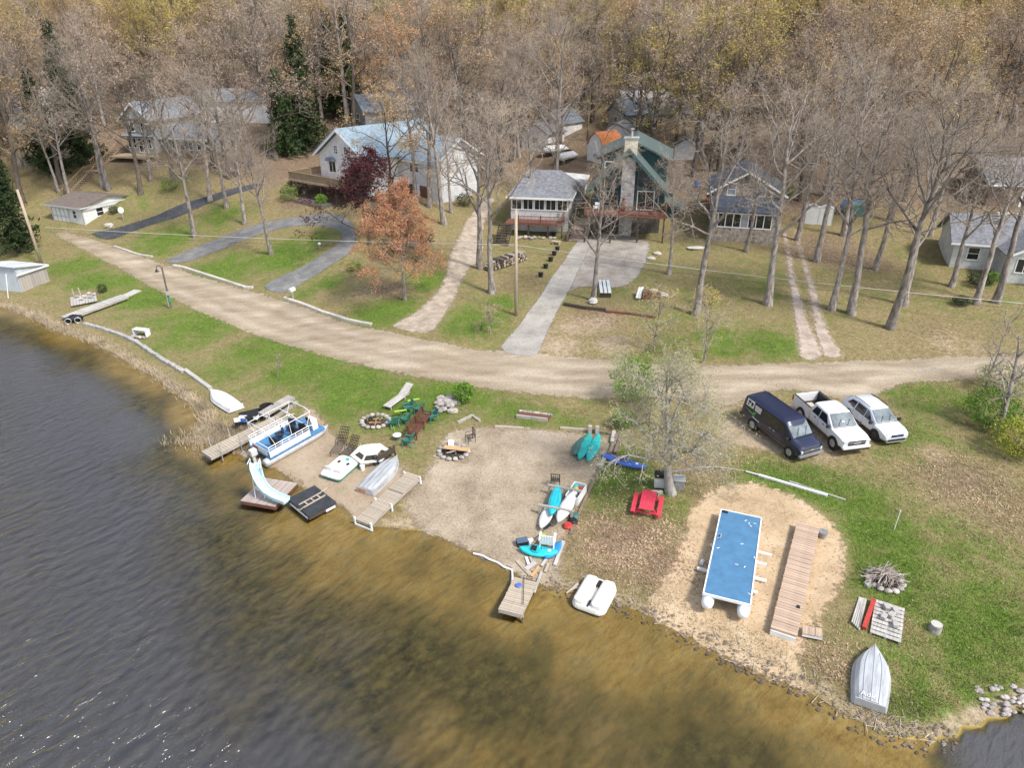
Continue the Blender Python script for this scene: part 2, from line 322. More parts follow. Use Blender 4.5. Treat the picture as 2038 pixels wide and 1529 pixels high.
def build_ground():
    ny, nx = XX.shape
    co = np.stack([XX, YY, ZZ], -1).reshape(-1, 3)
    idx = np.arange(nx * ny).reshape(ny, nx)
    q = np.stack([idx[:-1, :-1], idx[:-1, 1:], idx[1:, 1:], idx[1:, :-1]], -1).reshape(-1, 4)
    me = bpy.data.meshes.new('ground'); me.vertices.add(len(co)); me.vertices.foreach_set('co', co.ravel())
    me.loops.add(q.size); me.loops.foreach_set('vertex_index', q.ravel())
    me.polygons.add(len(q)); me.polygons.foreach_set('loop_start', np.arange(0, q.size, 4)); me.polygons.foreach_set('use_smooth', np.ones(len(q), bool))
    me.update(calc_edges=True)
    at = me.attributes.new('paint', 'FLOAT_COLOR', 'POINT')
    at.data.foreach_set('color', np.stack([GREEN, LITTER, DIRT, np.ones_like(GREEN)], -1).reshape(-1).astype(np.float32))
    a2 = me.attributes.new('shore', 'FLOAT', 'POINT'); a2.data.foreach_set('value', (DD - 14 * sm(XX, 15, 19) * (DD < 0) - 8 * sm(-XX, 14, 28) * sm(-DD, .3, 4) + 6.5 * sm(XX, -12, 0) * sm(-XX, -13, -8) * sm(-DD, 5, 11)).ravel().astype(np.float32))
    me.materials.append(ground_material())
    o = bpy.data.objects.new('ground', me); COL.objects.link(o); struct(o)
build_ground()

def sheet(name, P, lift, m, out=.45, step=0.5):
    """a surface laid over the ground a little beyond outline P; its material lets the ground show through in a ragged edge"""
    P = np.asarray(P); nx_, ny_ = P.shape; B = []
    for i in range(len(P)):
        a, b = P[i], P[(i + 1) % len(P)]; n = max(1, int(np.hypot(*(b - a)) / .5))
        for k in range(n): B.append(a + (b - a) * k / n)
    B = np.array(B); x0, y0 = B.min(0) - 1; x1, y1 = B.max(0) + 1; st = step
    xs = np.arange(x0, x1 + st, st); ys = np.arange(y0, y1 + st, st); gx, gy = np.meshgrid(xs, ys); sd = sdist(B, gx, gy)
    cell = np.maximum(np.maximum(sd[:-1, :-1], sd[1:, :-1]), np.maximum(sd[:-1, 1:], sd[1:, 1:])) > -out
    idx = -np.ones(gx.shape, int); vs = []; fs = []; ed = []
    def vid(j, i):
        if idx[j, i] < 0: idx[j, i] = len(vs); vs.append((gx[j, i], gy[j, i], max(Zf(gx[j, i], gy[j, i]), -.3) + lift)); ed.append(sd[j, i])
        return int(idx[j, i])
    for j, i in zip(*np.where(cell)): fs.append((vid(j, i), vid(j, i + 1), vid(j + 1, i + 1), vid(j + 1, i)))
    mb = MB(); mb.add(vs, fs); o = mb.build(name, m, smooth=True)
    at = o.data.attributes.new('edge', 'FLOAT', 'POINT'); at.data.foreach_set('value', np.array(ed, np.float32)); return struct(o)
def earth(name, c0, c1, c2, s1=.6, s2=9, bump=.4, tracks=None, rag=.5, shift=.1):
    m, nt, b = newmat(name); g = node(nt, 'ShaderNodeNewGeometry'); P = g.outputs['Position']
    mp = node(nt, 'ShaderNodeMapping'); nt.links.new(P, mp.inputs[0])
    if tracks: mp.inputs['Scale'].default_value = tracks[0]; mp.inputs['Rotation'].default_value = (0, 0, tracks[1])
    a = noise_tex(nt, mp.outputs[0], s1, 6, .65); c = noise_tex(nt, P, s2, 5, .75)
    f = math_n(nt, 'ADD', math_n(nt, 'MULTIPLY', a, .55), math_n(nt, 'MULTIPLY', c, .45))
    if tracks:   # wheel ruts worn paler at a steady distance from the road's edge
        ea = node(nt, 'ShaderNodeAttribute', attribute_name='edge'); ew = math_n(nt, 'ADD', ea.outputs['Fac'], math_n(nt, 'MULTIPLY', noise_tex(nt, P, .35, 2, .5), 1.1)); rut = math_n(nt, 'SINE', math_n(nt, 'MULTIPLY', ew, 3.3)); f = math_n(nt, 'ADD', f, math_n(nt, 'MULTIPLY', rut, .045))
    nt.links.new(ramp(nt, f, [(.36, c0), (.5, c1), (.64, c2)]), b.inputs['Base Color'])
    b.inputs['Roughness'].default_value = .95; b.inputs['Specular IOR Level'].default_value = .15
    bp = node(nt, 'ShaderNodeBump'); bp.inputs['Strength'].default_value = bump; bp.inputs['Distance'].default_value = .06
    nt.links.new(c, bp.inputs['Height']); nt.links.new(bp.outputs[0], b.inputs['Normal'])
    e = node(nt, 'ShaderNodeAttribute', attribute_name='edge'); en = noise_tex(nt, P, 2.2, 6, .75)
    k = math_n(nt, 'ADD', e.outputs['Fac'], math_n(nt, 'MULTIPLY_ADD', en, 2.4 * rag, -1.2 * rag - shift)); nt.links.new(sstep(nt, k, -.05 - .12 * rag, .05 + .12 * rag), b.inputs['Alpha']); return m
sheet('dirt_road', ROAD, .022, earth('packed_dirt', (.25, .195, .135), (.35, .285, .205), (.48, .405, .315), .5, 7, .5, ((.35, 1.6, 1), .12), .8, .5))
sheet('asphalt_driveway', DRIVE_A, .03, earth('dark_asphalt', (.045, .047, .055), (.065, .068, .078), (.10, .10, .108), .8, 12, .2, None, .16))
sheet('loop_driveway', DRIVE_B, .034, earth('worn_asphalt', (.12, .12, .125), (.19, .187, .187), (.29, .275, .26), .8, 10, .25, None, .2))
sheet('gravel_driveway', DRIVE_C, .03, earth('gravel', (.22, .17, .125), (.39, .32, .25), (.55, .48, .40), 1.2, 13, .7, None, .8))
sheet('concrete_driveway', DRIVE_D, .038, earth('old_concrete', (.24, .215, .19), (.35, .325, .295), (.46, .43, .395), .5, 9, .2, None, .2))
sheet('parking_apron', APRON, .031, earth('apron_concrete', (.20, .17, .145), (.325, .29, .255), (.43, .395, .355), .6, 9, .3, None, .7))
gt = earth('track_gravel', (.25, .19, .15), (.40, .33, .27), (.53, .45, .38), 1.2, 12, .6, None, .6)
sheet('gravel_track', TRACKS[0], .03, gt); sheet('gravel_track', TRACKS[1], .03, gt)
sheet('beach_sand', SAND_R, .024, earth('beach_sand', (.36, .255, .15), (.50, .37, .235), (.60, .46, .31), .7, 8, .3, None, 1.1), .9)
gs = earth('grey_sand', (.165, .13, .09), (.35, .28, .20), (.50, .42, .325), .32, 8, .7, None, 1.1)
sheet('beach_gravel', SAND_M, .024, gs, .9)
sheet('cove_sand', SAND_L, .024, earth('cove_sand', (.27, .205, .14), (.365, .285, .20), (.43, .35, .26), .6, 8, .25, None, .8), .8)

# the lake
def water_material():
    m = bpy.data.materials.new('lake_water'); m.use_nodes = True; nt = m.node_tree; nt.nodes.clear(); L = nt.links
    out = node(nt, 'ShaderNodeOutputMaterial'); g = node(nt, 'ShaderNodeNewGeometry')
    def wave(rot, sc, scale, det=3):
        mp = node(nt, 'ShaderNodeMapping', vector_type='TEXTURE'); mp.inputs['Rotation'].default_value = (0, 0, rot); mp.inputs['Scale'].default_value = sc
        L.new(g.outputs['Position'], mp.inputs[0]); return noise_tex(nt, mp.outputs[0], scale, det, .55, .5)
    a = wave(R(48), (1.6, .72, 1), 1.55); b = wave(R(28), (1.4, .7, 1), 3.4); c = wave(R(20), (1, 2, 1), .22, 2)
    hgt = math_n(nt, 'ADD', a, math_n(nt, 'MULTIPLY', b, .26))
    bp = node(nt, 'ShaderNodeBump'); bp.inputs['Distance'].default_value = .66
    sx = node(nt, 'ShaderNodeSeparateXYZ'); L.new(g.outputs['Position'], sx.inputs[0])
    off = math_n(nt, 'SUBTRACT', 25.5, math_n(nt, 'MULTIPLY_ADD', sx.outputs[0], .62, math_n(nt, 'MULTIPLY', sx.outputs[1], .80)))   # how far out from the sheltered shore
    calm = math_n(nt, 'MULTIPLY_ADD', sstep(nt, off, 4, 24), .90, .10)
    L.new(math_n(nt, 'MULTIPLY', calm, math_n(nt, 'MULTIPLY_ADD', c, .7, .35)), bp.inputs['Strength']); L.new(hgt, bp.inputs['Height'])
    fr = node(nt, 'ShaderNodeFresnel'); fr.inputs['IOR'].default_value = 1.42; L.new(bp.outputs[0], fr.inputs['Normal'])
    gl = node(nt, 'ShaderNodeBsdfGlossy'); gl.inputs['Roughness'].default_value = .09; L.new(bp.outputs[0], gl.inputs['Normal'])
    tr = node(nt, 'ShaderNodeBsdfTransparent'); tr.inputs[0].default_value = (.93, .915, .86, 1)
    mx = node(nt, 'ShaderNodeMixShader'); L.new(fr.outputs[0], mx.inputs[0]); L.new(tr.outputs[0], mx.inputs[1]); L.new(gl.outputs[0], mx.inputs[2])
    L.new(mx.outputs[0], out.inputs[0]); return m
struct(MB().add([(-500, -300, 0), (300, -300, 0), (300, 62, 0), (-60, 130, 0), (-500, 300, 0)], [(0, 1, 2, 3, 4)]).build('lake_water', water_material()))
# ---------------------------------------------------------------- trees
def rv(rnd, s=1.0): return Vector((rnd.gauss(0, s), rnd.gauss(0, s), rnd.gauss(0, s)))
class Twigs:
    """many thin tapering twigs and leaf-sized faces in one mesh, made in bulk"""
    def __init__(s): s.seg = []; s.leaf = []
    def tw(s, a, b, r0, r1): s.seg.append((a.x, a.y, a.z, b.x, b.y, b.z, r0, r1))
    def mesh(s, name, mt, ml=None, leaf_size=.12, seed=1):
        rs = np.random.RandomState(seed); V = []; F3 = []; M = []; nv = 0
        A = np.array(s.seg)
        if len(A):
            p0, p1 = A[:, :3], A[:, 3:6]; d = p1 - p0; d /= np.linalg.norm(d, axis=1, keepdims=True) + 1e-9
            ref = np.where(np.abs(d[:, 2:3]) > .9, np.array([[1., 0, 0]]), np.array([[0, 0, 1.]])); u = np.cross(d, ref); u /= np.linalg.norm(u, axis=1, keepdims=True) + 1e-9; v = np.cross(d, u)
            ring = [(math.cos(a), math.sin(a)) for a in (0, 2.094, 4.189)]
            thick = A[:, 6] > .011; n = len(A)
            base = np.stack([p0 + (u * c + v * q) * A[:, 6:7] for c, q in ring], 1).reshape(-1, 3)
            V.append(base); i = np.arange(n) * 3
            ti = np.where(~thick)[0]; kt = np.where(thick)[0]
            V.append(p1[ti]); b0 = 3 * n; tip = b0 + np.arange(len(ti))
            for a, c in ((0, 1), (1, 2), (2, 0)): F3.append(np.stack([i[ti] + a, i[ti] + c, tip], 1))
            top = np.stack([p1[kt] + (u[kt] * c + v[kt] * q) * A[kt, 7:8] for c, q in ring], 1).reshape(-1, 3)
            V.append(top); t0 = b0 + len(ti) + np.arange(len(kt)) * 3
            for a, c in ((0, 1), (1, 2), (2, 0)):
                F3.append(np.stack([i[kt] + a, i[kt] + c, t0 + c], 1)); F3.append(np.stack([i[kt] + a, t0 + c, t0 + a], 1))
            nv = b0 + len(ti) + 3 * len(kt)
        nb = sum(len(f) for f in F3)
        if s.leaf:
            P = np.array(s.leaf); n = len(P); sz = leaf_size * rs.uniform(.6, 1.35, (n, 1))
            a = rs.normal(size=(n, 3)); a /= np.linalg.norm(a, axis=1, keepdims=True); b = np.cross(a, rs.normal(size=(n, 3))); b /= np.linalg.norm(b, axis=1, keepdims=True)
            V.append(np.stack([P - a * sz * .6, P + b * sz * .45, P + a * sz * .7], 1).reshape(-1, 3)); F3.append(nv + np.arange(3 * n).reshape(n, 3))
        V = np.concatenate(V); F = np.concatenate(F3)
        me = bpy.data.meshes.new(name); me.vertices.add(len(V)); me.vertices.foreach_set('co', V.astype(np.float32).ravel())
        me.loops.add(F.size); me.loops.foreach_set('vertex_index', F.ravel().astype(np.int32)); me.polygons.add(len(F)); me.polygons.foreach_set('loop_start', np.arange(0, F.size, 3))
        me.materials.append(mt); me.materials.append(ml or mt); mi = np.zeros(len(F), np.int32); mi[nb:] = 1; me.polygons.foreach_set('material_index', mi)
        me.update(calc_edges=True); return me
BARK = mat('bark_grey', (.29, .25, .22), .95, .5, 5, bump=.8, stretch=(1, 1, .35), rand=.25)
BARKD = mat('bark_brown', (.13, .105, .085), .95, .35, 5, bump=.8, stretch=(1, 1, .35), rand=.2)
TWIG = mat('twig_grey', (.41, .335, .262), .95, .25, .6, rand=.22)
TWIGB = mat('twig_brown', (.385, .30, .215), .95, .25, .6, rand=.25)
TWIGP = mat('twig_pale', (.44, .385, .31), .95, .25, .9)
def leafmat(n, a, b, sc=.8, rand=.25):
    m = mat(n, a, .9, .3, sc, col2=b, rand=rand, spec=.2); return m
BUD = {'yellow': leafmat('buds_yellow', (.46, .36, .095), (.29, .24, .08)), 'tan': leafmat('buds_tan', (.47, .32, .165), (.32, .225, .13)), 'pink': leafmat('buds_pink', (.38, .27, .21), (.29, .22, .175)), 'orange': leafmat('buds_orange', (.44, .235, .11), (.33, .19, .11)),
       'green': leafmat('buds_green', (.17, .24, .045), (.09, .15, .03))}
LEAF_MAPLE = leafmat('maple_leaves', (.43, .215, .115), (.30, .15, .085), 1.2, 0); LEAF_PLUM = leafmat('plum_leaves', (.080, .022, .026), (.035, .012, .016), 1.5, 0)
LEAF_GREEN = leafmat('fresh_leaves', (.15, .27, .035), (.06, .13, .02), 1.5, .15); NEEDLE = leafmat('needles', (.050, .075, .026), (.022, .040, .018), .8, .2)
NEEDLE2 = leafmat('needles_olive', (.085, .105, .035), (.040, .060, .022), .8, .2)
def bough(tb, T, rnd, p, d, L, r, lvl, maxl, up, kids, sides, tips, wander=.22):
    n = (7, 5, 4, 3, 2, 2)[lvl]; pts = [p.copy()]; rad = [r]; q = p.copy(); dd = d.normalized()
    for i in range(n):
        dd = (dd + rv(rnd, wander) + Vector((0, 0, up))).normalized(); q = q + dd * (L / n); pts.append(q.copy()); rad.append(max(r * (1 - .8 * (i + 1) / n), .0075))
    if lvl <= 2 and r > .018: tb.tube(pts, rad, sides[min(lvl, 1)] if lvl < 2 else 4, cap=False)
    else:
        for i in range(n): T.tw(pts[i], pts[i + 1], rad[i], rad[i + 1])
    if lvl >= maxl: tips.append(pts[-1]); tips.append(pts[-2]); return
    K = kids[lvl]; K = max(1, int(K * rnd.uniform(.75, 1.3)))
    for k in range(K):
        t = rnd.uniform(.28, 1.0) if lvl else rnd.uniform(.3, 1); x = t * n; i = min(int(x), n - 1); b = pts[i].lerp(pts[i + 1], x - i)
        ax = (pts[i + 1] - pts[i]).normalized(); side = rv(rnd).cross(ax).normalized(); nd = (ax * rnd.uniform(.35, .95) + side).normalized()
        bough(tb, T, rnd, b, nd, L * rnd.uniform(.34, .58) * (1.15 - .4 * t), max(rad[i] * .55, .0105), lvl + 1, maxl, up * .8, kids, sides, tips, wander)
def bare_tree(seed, H=16, spread=5.5, bare=.38, r0=.26, limbs=12, kids=(0, 6, 5, 4), maxl=4, twig=TWIG, buds=None, nb=0, bs=.13, bark=BARK, lean=.0, up=.08, wander=.22, fork=0):
    rnd = random.Random(seed); tb = MB(); T = Twigs(); tips = []
    n = 9; q = Vector((0, 0, -.3)); d = Vector((lean, 0, 1)).normalized(); pts = [q.copy()]; rad = [r0 * 1.5]; Ht = H * .86
    for i in range(n):
        d = (d + Vector((rnd.gauss(0, .06), rnd.gauss(0, .06), .03))).normalized(); q = q + d * (Ht / n); pts.append(q.copy()); rad.append(r0 * (1.0 - .8 * ((i + 1) / n) ** 1.15) * (1.12 if i == 0 else 1))
    tb.tube(pts, rad, 9, cap=False)
    for k in range(limbs):
        t = bare + (1 - bare) * ((k + rnd.uniform(.1, .9)) / limbs); x = t * n; i = min(int(x), n - 1); b = pts[i].lerp(pts[i + 1], x - i)
        az = k * 2.4 + rnd.uniform(-.5, .5); el = R(rnd.uniform(14, 50) + 34 * (t - bare) / (1 - bare)); L = spread * rnd.uniform(.75, 1.2) * (1.08 - .55 * max(0, (t - bare) / (1 - bare) - .25))
        bough(tb, T, rnd, b, Vector((math.cos(az) * math.cos(el), math.sin(az) * math.cos(el), math.sin(el))), L, max(rad[i] * rnd.uniform(.42, .68), .04), 1, maxl, up, kids, (9, 5), tips, wander)
    if buds and nb:
        for _ in range(nb): T.leaf.append(rnd.choice(tips) + rv(rnd, .16))
    return tb.mesh('trunk', bark, True), T.mesh('crown', twig, buds, bs, seed)
def conifer(seed, H=16, rad=3.2, whorls=24, per=9, needle=NEEDLE, base=.08):
    rnd = random.Random(seed); tb = MB(); T = Twigs()
    tb.tube([(0, 0, -.3), (0, 0, H * .5), (0, 0, H)], [H * .016, H * .010, .02], 7)
    for w_ in range(whorls):
        t = base + (1 - base) * w_ / whorls; z = H * t; L0 = rad * (1 - t) ** .8 + .15
        for k in range(per):
            az = 2 * math.pi * k / per + rnd.uniform(-.4, .4) + w_; L = L0 * rnd.uniform(.55, 1.2); dr = rnd.uniform(-.35, .12)
            a = Vector((0, 0, z)); b = Vector((math.cos(az) * L, math.sin(az) * L, z + L * dr)); T.tw(a, b, .03, .008)
            m = max(5, int(L * 11))
            for j in range(m):
                p = a.lerp(b, (j + 1) / m) + rv(rnd, .16); T.leaf.append(p); T.leaf.append(p + Vector((0, 0, -.12)) + rv(rnd, .10))
    return tb.mesh('trunk', BARKD, True), T.mesh('crown', BARKD, needle, .42, seed)
LAST = [None]; FIRST = {}
def plant(name, meshes, label, cat, p, s=1.0, rz=None, group=None, tilt=(0, 0), sz=None):
    o = empty(name, label, cat, p, 0, group); o.rotation_euler = (tilt[0], tilt[1], random.uniform(0, 6.28) if rz is None else rz); o.scale = (s, s, sz or s)
    LAST[0] = o
    for me, n in zip(meshes, ('trunk', 'crown')):
        c = bpy.data.objects.new(n, me); COL.objects.link(c); c.parent = o
    return o
VB = [bare_tree(11 + i, H=15.5 + i % 3, spread=4.9 + .5 * (i % 3), bare=(.43, .50, .38, .46)[i % 4], r0=.25 + .02 * (i % 3), limbs=13 + i % 3, kids=(0, 8, 7, 5), maxl=4) for i in range(4)]
VF = {}
for i, k in enumerate(('pink', 'tan', 'yellow', 'orange')):
    VF[k] = [bare_tree(40 + 7 * i + j, H=16.5, spread=5.8 + .5 * j, bare=.30, r0=.25, limbs=14, kids=(0, 7, 7, 4), maxl=4, twig=TWIG if k == 'pink' else TWIGB, buds=BUD[k], nb={'pink': 1800, 'tan': 4600, 'yellow': 6500, 'orange': 5000}[k], bs=.165, bark=BARKD) for j in range(2)]
VC = [conifer(70, 17, 3.4), conifer(71, 13, 3.0, 20)]; VC2 = [conifer(72, 18, 2.6, 26, 8, NEEDLE2, .3)]
VS = bare_tree(90, H=7, spread=2.6, bare=.22, r0=.09, limbs=11, kids=(0, 5, 4, 3), maxl=4, buds=BUD['green'], nb=900, bs=.12)
# the trees that stand round the houses, each known by its foot in the photograph: (x, y, kind, scale, label)
FRONT = [(388, 471, 0, .98, 'tall bare tree on the lawn between the dark and the looping driveway'), (540, 505, 1, .74, 'bare tree standing inside the loop driveway lawn'), (487, 446, 2, .72, 'smaller bare tree uphill of the loop driveway, near its upper bend'), (450, 414, 3, .9, 'bare tree beside the dark asphalt driveway, upper of two close trunks'), (418, 400, 1, .9, 'bare tree beside the dark asphalt driveway, downhill of a close neighbour'), (217, 378, 2, .95, 'leaning bare tree in front of the wooden hillside stairway'), (118, 383, 0, .72, 'bare tree uphill of the spruce by the white garage, first of two trunks'), (140, 390, 3, .85, 'bare tree just behind the white garage, second of two trunks'),
 (826, 402, 3, 1.0, 'thin twin-limbed bare tree before the garage end of the white blue-roofed house'), (854, 412, 0, 1.08, 'thick bare tree in front of the white blue-roofed house corner'), (884, 447, 1, 1.05, 'thick bare tree on the strip beside the gravel driveway'), (898, 424, 2, .62, 'small bare tree by the gable end wall of the blue-roofed house'), (955, 535, 2, .9, 'bare tree with a crooked top beside the stacked firewood, nearer the gravel driveway'), (979, 584, 1, .95, 'straight bare tree in front of the stacked firewood'), (1054, 444, 3, .93, 'bare tree growing before the deck of the white hip-roofed cottage'), (1107, 400, 0, .8, 'bare tree by the porch windows of the white hip-roofed cottage'), (1180, 598, 2, .72, 'bare tree with low branches between the concrete driveway and a white boulder'), (1330, 546, 3, .7, 'slim bare tree beside the concrete parking apron'), (1384, 626, 0, 1.12, 'tall thick bare tree on the mossy lawn in front of the stone cottage'),
 (1484, 501, 1, .72, 'thin bare tree touching the stone cottage porch windows'), (1528, 608, 2, 1.02, 'tall bare tree left of the two gravel wheel tracks'), (1655, 618, 3, 1.0, 'slender bare tree next to the gravel wheel tracks'), (1694, 626, 0, 1.18, 'thick bare tree on the lawn, middle of three big trunks by the road'), (1771, 654, 1, 1.12, 'leaning bare tree nearest the dirt road on the lawn'), (1800, 608, 2, .85, 'bare tree just behind the leaning roadside tree'), (1625, 522, 3, 1.1, 'dark bare tree beside the upper end of the wheel tracks'), (1741, 537, 1, .85, 'bare tree on the leaf-strewn bank above the lawn'), (1893, 571, 2, .75, 'bare tree at the gable of the white cottage on the right edge'), (1942, 606, 0, .98, 'bare tree beside a low clipped bush in front of the right cottage'), (1982, 602, 3, 1.1, 'thick dark bare tree before the porch gable of the right cottage'), (1022, 318, 2, .95, 'bare tree uphill of the white hip-roofed cottage'), (1586, 478, 0, .9, 'bare tree close to the wall of the stone cottage beside the wheel tracks'), (300, 360, 1, .8, 'bare tree on the slope below the grey gabled house'), (1680, 470, 2, 1.0, 'bare tree in front of the blue tarpaulin heap'), (1850, 470, 3, .95, 'bare tree on the bank between the tarpaulin and the right cottage')]
for px, py, k, s, lab in FRONT: plant('bare_tree', VB[k], lab, 'tree', G(px, py), s * 1.14, group='bare trees round the houses')
plant('bare_tree', VF['tan'][0], 'big tan-budded tree leaning over the gable of the white blue-roofed house', 'tree', G(772, 440), 1.0, rz=2.0, tilt=(R(3), R(-20)))
plant('maple_tree', bare_tree(120, H=9.6, spread=4.7, bare=.27, r0=.17, limbs=15, kids=(0, 7, 6, 4), maxl=4, buds=LEAF_MAPLE, nb=26000, bs=.13, bark=BARK), 'orange leafed maple on the lawn beside the gravel driveway', 'tree', G(806, 598), 1.0, rz=.4)
plant('plum_tree', bare_tree(121, H=10.5, spread=4.8, bare=.10, r0=.15, limbs=15, kids=(0, 7, 5, 4), maxl=4, buds=LEAF_PLUM, nb=13000, bs=.2, twig=BARKD, bark=BARKD), 'dark purple leafed plum tree in front of the blue-roofed house', 'tree', G(736, 488), 1.2, rz=1.0, sz=.92)
for (px, py, v, s, lab) in [(38, 503, VC[0], .92, 'dark spruce at the left edge by the metal-roofed shed'), (165, 330, VC[0], 1.2, 'dark spruce behind the hillside stairway'), (105, 345, VC[1], 1.15, 'lower dark spruce left of the hillside stairway'), (610, 300, VC[0], 1.15, 'tall dark spruce behind the deck of the blue-roofed house'), (570, 312, VC[1], 1.0, 'shorter dark spruce left of the blue-roofed house'), (665, 235, VC[0], 1.1, 'spruce standing uphill of the blue-roofed house'), (700, 240, VC2[0], 1.0, 'olive green pine uphill of the blue-roofed house'), (1250, 205, VC2[0], .95, 'tall thin pine behind the chalet, tallest of its cluster'), (1283, 205, VC2[0], .8, 'tall thin pine behind the chalet, right of the tallest'), (1232, 200, VC2[0], .72, 'tall thin pine behind the chalet, left of the tallest')]:
    plant('conifer_tree', v, lab, 'tree', G(px, py), s, group='conifers')
# the hillside woods
KEEP = [(-24, 104, 15), (-8, 104, 9), (-55, 121, 15), (5, 93, 8), (17, 91, 10), (29, 87, 8), (46, 76, 9), (60, 92, 9), (13, 118, 7), (21, 118, 7)]
FLAB = {'pink': ('bare pinkish grey tree in the hillside woods', 'bare pink-grey woodland trees'), 'tan': ('tan budded tree in the hillside woods', 'tan budded woodland trees'), 'yellow': ('yellow budded tree in the hillside woods', 'yellow budded woodland trees'), 'orange': ('orange budded tree in the hillside woods', 'orange budded woodland trees'), 'bare': ('leafless grey tree in the hillside woods', 'leafless grey woodland trees')}
def proj(p):
    d = Vector(p) - Vector((0, 0, CAM_H)); zc = d.y * CP - d.z * SP; return IW / 2 + FPX * d.x / zc, IH / 2 - FPX * (d.y * SP + d.z * CP) / zc
wood = []; y = 104.0; row = 0; rw = random.Random(5)
while y < 285:
    st = 6.9 + (y - 104) * .014; x = -(.76 * y + 10) + (row % 2) * st / 2
    while x < .76 * y + 10:
        wood.append((x + rw.uniform(-.38, .38) * st, y + rw.uniform(-.4, .4) * st)); x += st
    y += st * .92; row += 1
for px, py in [(60, 250), (1330, 300), (1380, 310), (1440, 290), (1560, 360), (1620, 330), (1700, 370), (1760, 330), (1800, 400), (1880, 300), (930, 330), (960, 300), (1010, 270), (1100, 250), (470, 300), (500, 330), (530, 350), (560, 280), (40, 330), (15, 300), (75, 290), (990, 350), (940, 390), (1590, 400), (1640, 390), (1720, 400), (1770, 440), (1830, 360), (1860, 420), (1540, 330), (1480, 310), (1430, 340), (1380, 350), (470, 350), (1300, 250), (1345, 280)]:
    p = G(px, py); wood.append((p.x, p.y))
PLACES = ('at the far left edge', 'left of the grey gabled house', 'behind the grey gabled house', 'right of the grey gabled house', 'behind the two tall spruces', 'uphill of the big blue roof', 'uphill of the white garage wing', 'uphill of the white hip-roofed cottage', 'behind the barn-shaped sheds', 'straight behind the chalet', 'between the chalet and the stone cottage', 'behind the stone cottage', 'above the blue tarpaulin heap', 'right of the blue tarpaulin heap', 'above the houses at the right edge')
wood.sort(key=lambda q: q[1]); far = []; cnt = 0
for x, y in wood:
    if any((x - a) ** 2 + (y - b) ** 2 < c * c for a, b, c in KEEP): continue
    z = Zf(x, y); u, v = proj((x, y, z + 11)); q = rw.random()
    hz = math.sin(x * .045 + 1.5 * math.sin(y * .03)) * .5 + math.sin(y * .06 + x * .02) * .3
    yl = .6 * sm(np.float64(170 - v), 0, 140) * (1.0 if u > 900 else .55) + .25 * hz
    k = 'yellow' if q < yl else ('tan' if q < yl + .25 + (.16 if u > 1500 else 0) else ('orange' if q < yl + .31 + (.06 if u > 1400 else 0) else ('bare' if q > .80 else 'pink')))
    s = rw.uniform(.92, 1.42)
    if cnt < 250 and y < 215:
        place = PLACES[int(np.clip(u / 140, 0, 14))]
        far_ = ('lowest on the slope', 'in the second row of trunks', 'mid-way up the slope', 'high on the slope')[int(np.clip((y - 100) / 16, 0, 3))]
        lab = FLAB[k][0].replace(' in the hillside woods', '') + ' ' + place + ', ' + far_
        plant('woodland_tree', VB[cnt % 4] if k == 'bare' else VF[k][cnt % 2], lab, 'tree', (x, y, z), s, group=FLAB[k][1]); cnt += 1; FIRST.setdefault(k, S.objects[-1] if False else LAST[0])
    else: far.append((x, y, z, {'pink': 0, 'bare': 0, 'tan': 1, 'yellow': 2, 'orange': 3}[k]))
# trees past those: one mass on the upper hillside
me = bpy.data.meshes.new('far_woods'); me.from_pydata([f[:3] for f in far], [], [])
a = me.attributes.new('kind_index', 'INT', 'POINT'); a.data.foreach_set('value', [f[3] for f in far])
fw = bpy.data.objects.new('far_woods', me); COL.objects.link(fw); tag(fw, None, None, kind='stuff')
ng = bpy.data.node_groups.new('woods', 'GeometryNodeTree'); ng.interface.new_socket('Geometry', in_out='INPUT', socket_type='NodeSocketGeometry'); ng.interface.new_socket('Geometry', in_out='OUTPUT', socket_type='NodeSocketGeometry')
gi = ng.nodes.new('NodeGroupInput'); go = ng.nodes.new('NodeGroupOutput'); jn = ng.nodes.new('GeometryNodeJoinGeometry')
def first(k): return KIDS(FIRST[k])
for k in ('orange', 'yellow', 'tan', 'pink'):
    j2 = ng.nodes.new('GeometryNodeJoinGeometry')
    for ob in first(k):
        oi = ng.nodes.new('GeometryNodeObjectInfo'); oi.inputs['Object'].default_value = ob; oi.inputs['As Instance'].default_value = True; ng.links.new(oi.outputs['Geometry'], j2.inputs[0])
    g2 = ng.nodes.new('GeometryNodeGeometryToInstance'); ng.links.new(j2.outputs[0], g2.inputs[0]); ng.links.new(g2.outputs[0], jn.inputs[0])
ip = ng.nodes.new('GeometryNodeInstanceOnPoints'); ng.links.new(gi.outputs[0], ip.inputs['Points']); ng.links.new(jn.outputs[0], ip.inputs['Instance']); ip.inputs['Pick Instance'].default_value = True
na = ng.nodes.new('GeometryNodeInputNamedAttribute'); na.data_type = 'INT'; na.inputs[0].default_value = 'kind_index'; ng.links.new([o for o in na.outputs if o.enabled][0], ip.inputs['Instance Index'])
rr = ng.nodes.new('FunctionNodeRandomValue'); rr.data_type = 'FLOAT_VECTOR'; rr.inputs[1].default_value = (0, 0, 6.28); ng.links.new(rr.outputs[0], ip.inputs['Rotation'])
rs_ = ng.nodes.new('FunctionNodeRandomValue'); rs_.data_type = 'FLOAT'; rs_.inputs[2].default_value = .95; rs_.inputs[3].default_value = 1.4; ng.links.new(rs_.outputs[1], ip.inputs['Scale'])
ng.links.new(ip.outputs[0], go.inputs[0]); fw.modifiers.new('woods', 'NODES').node_group = ng
print('trees', cnt, 'far', len(far))
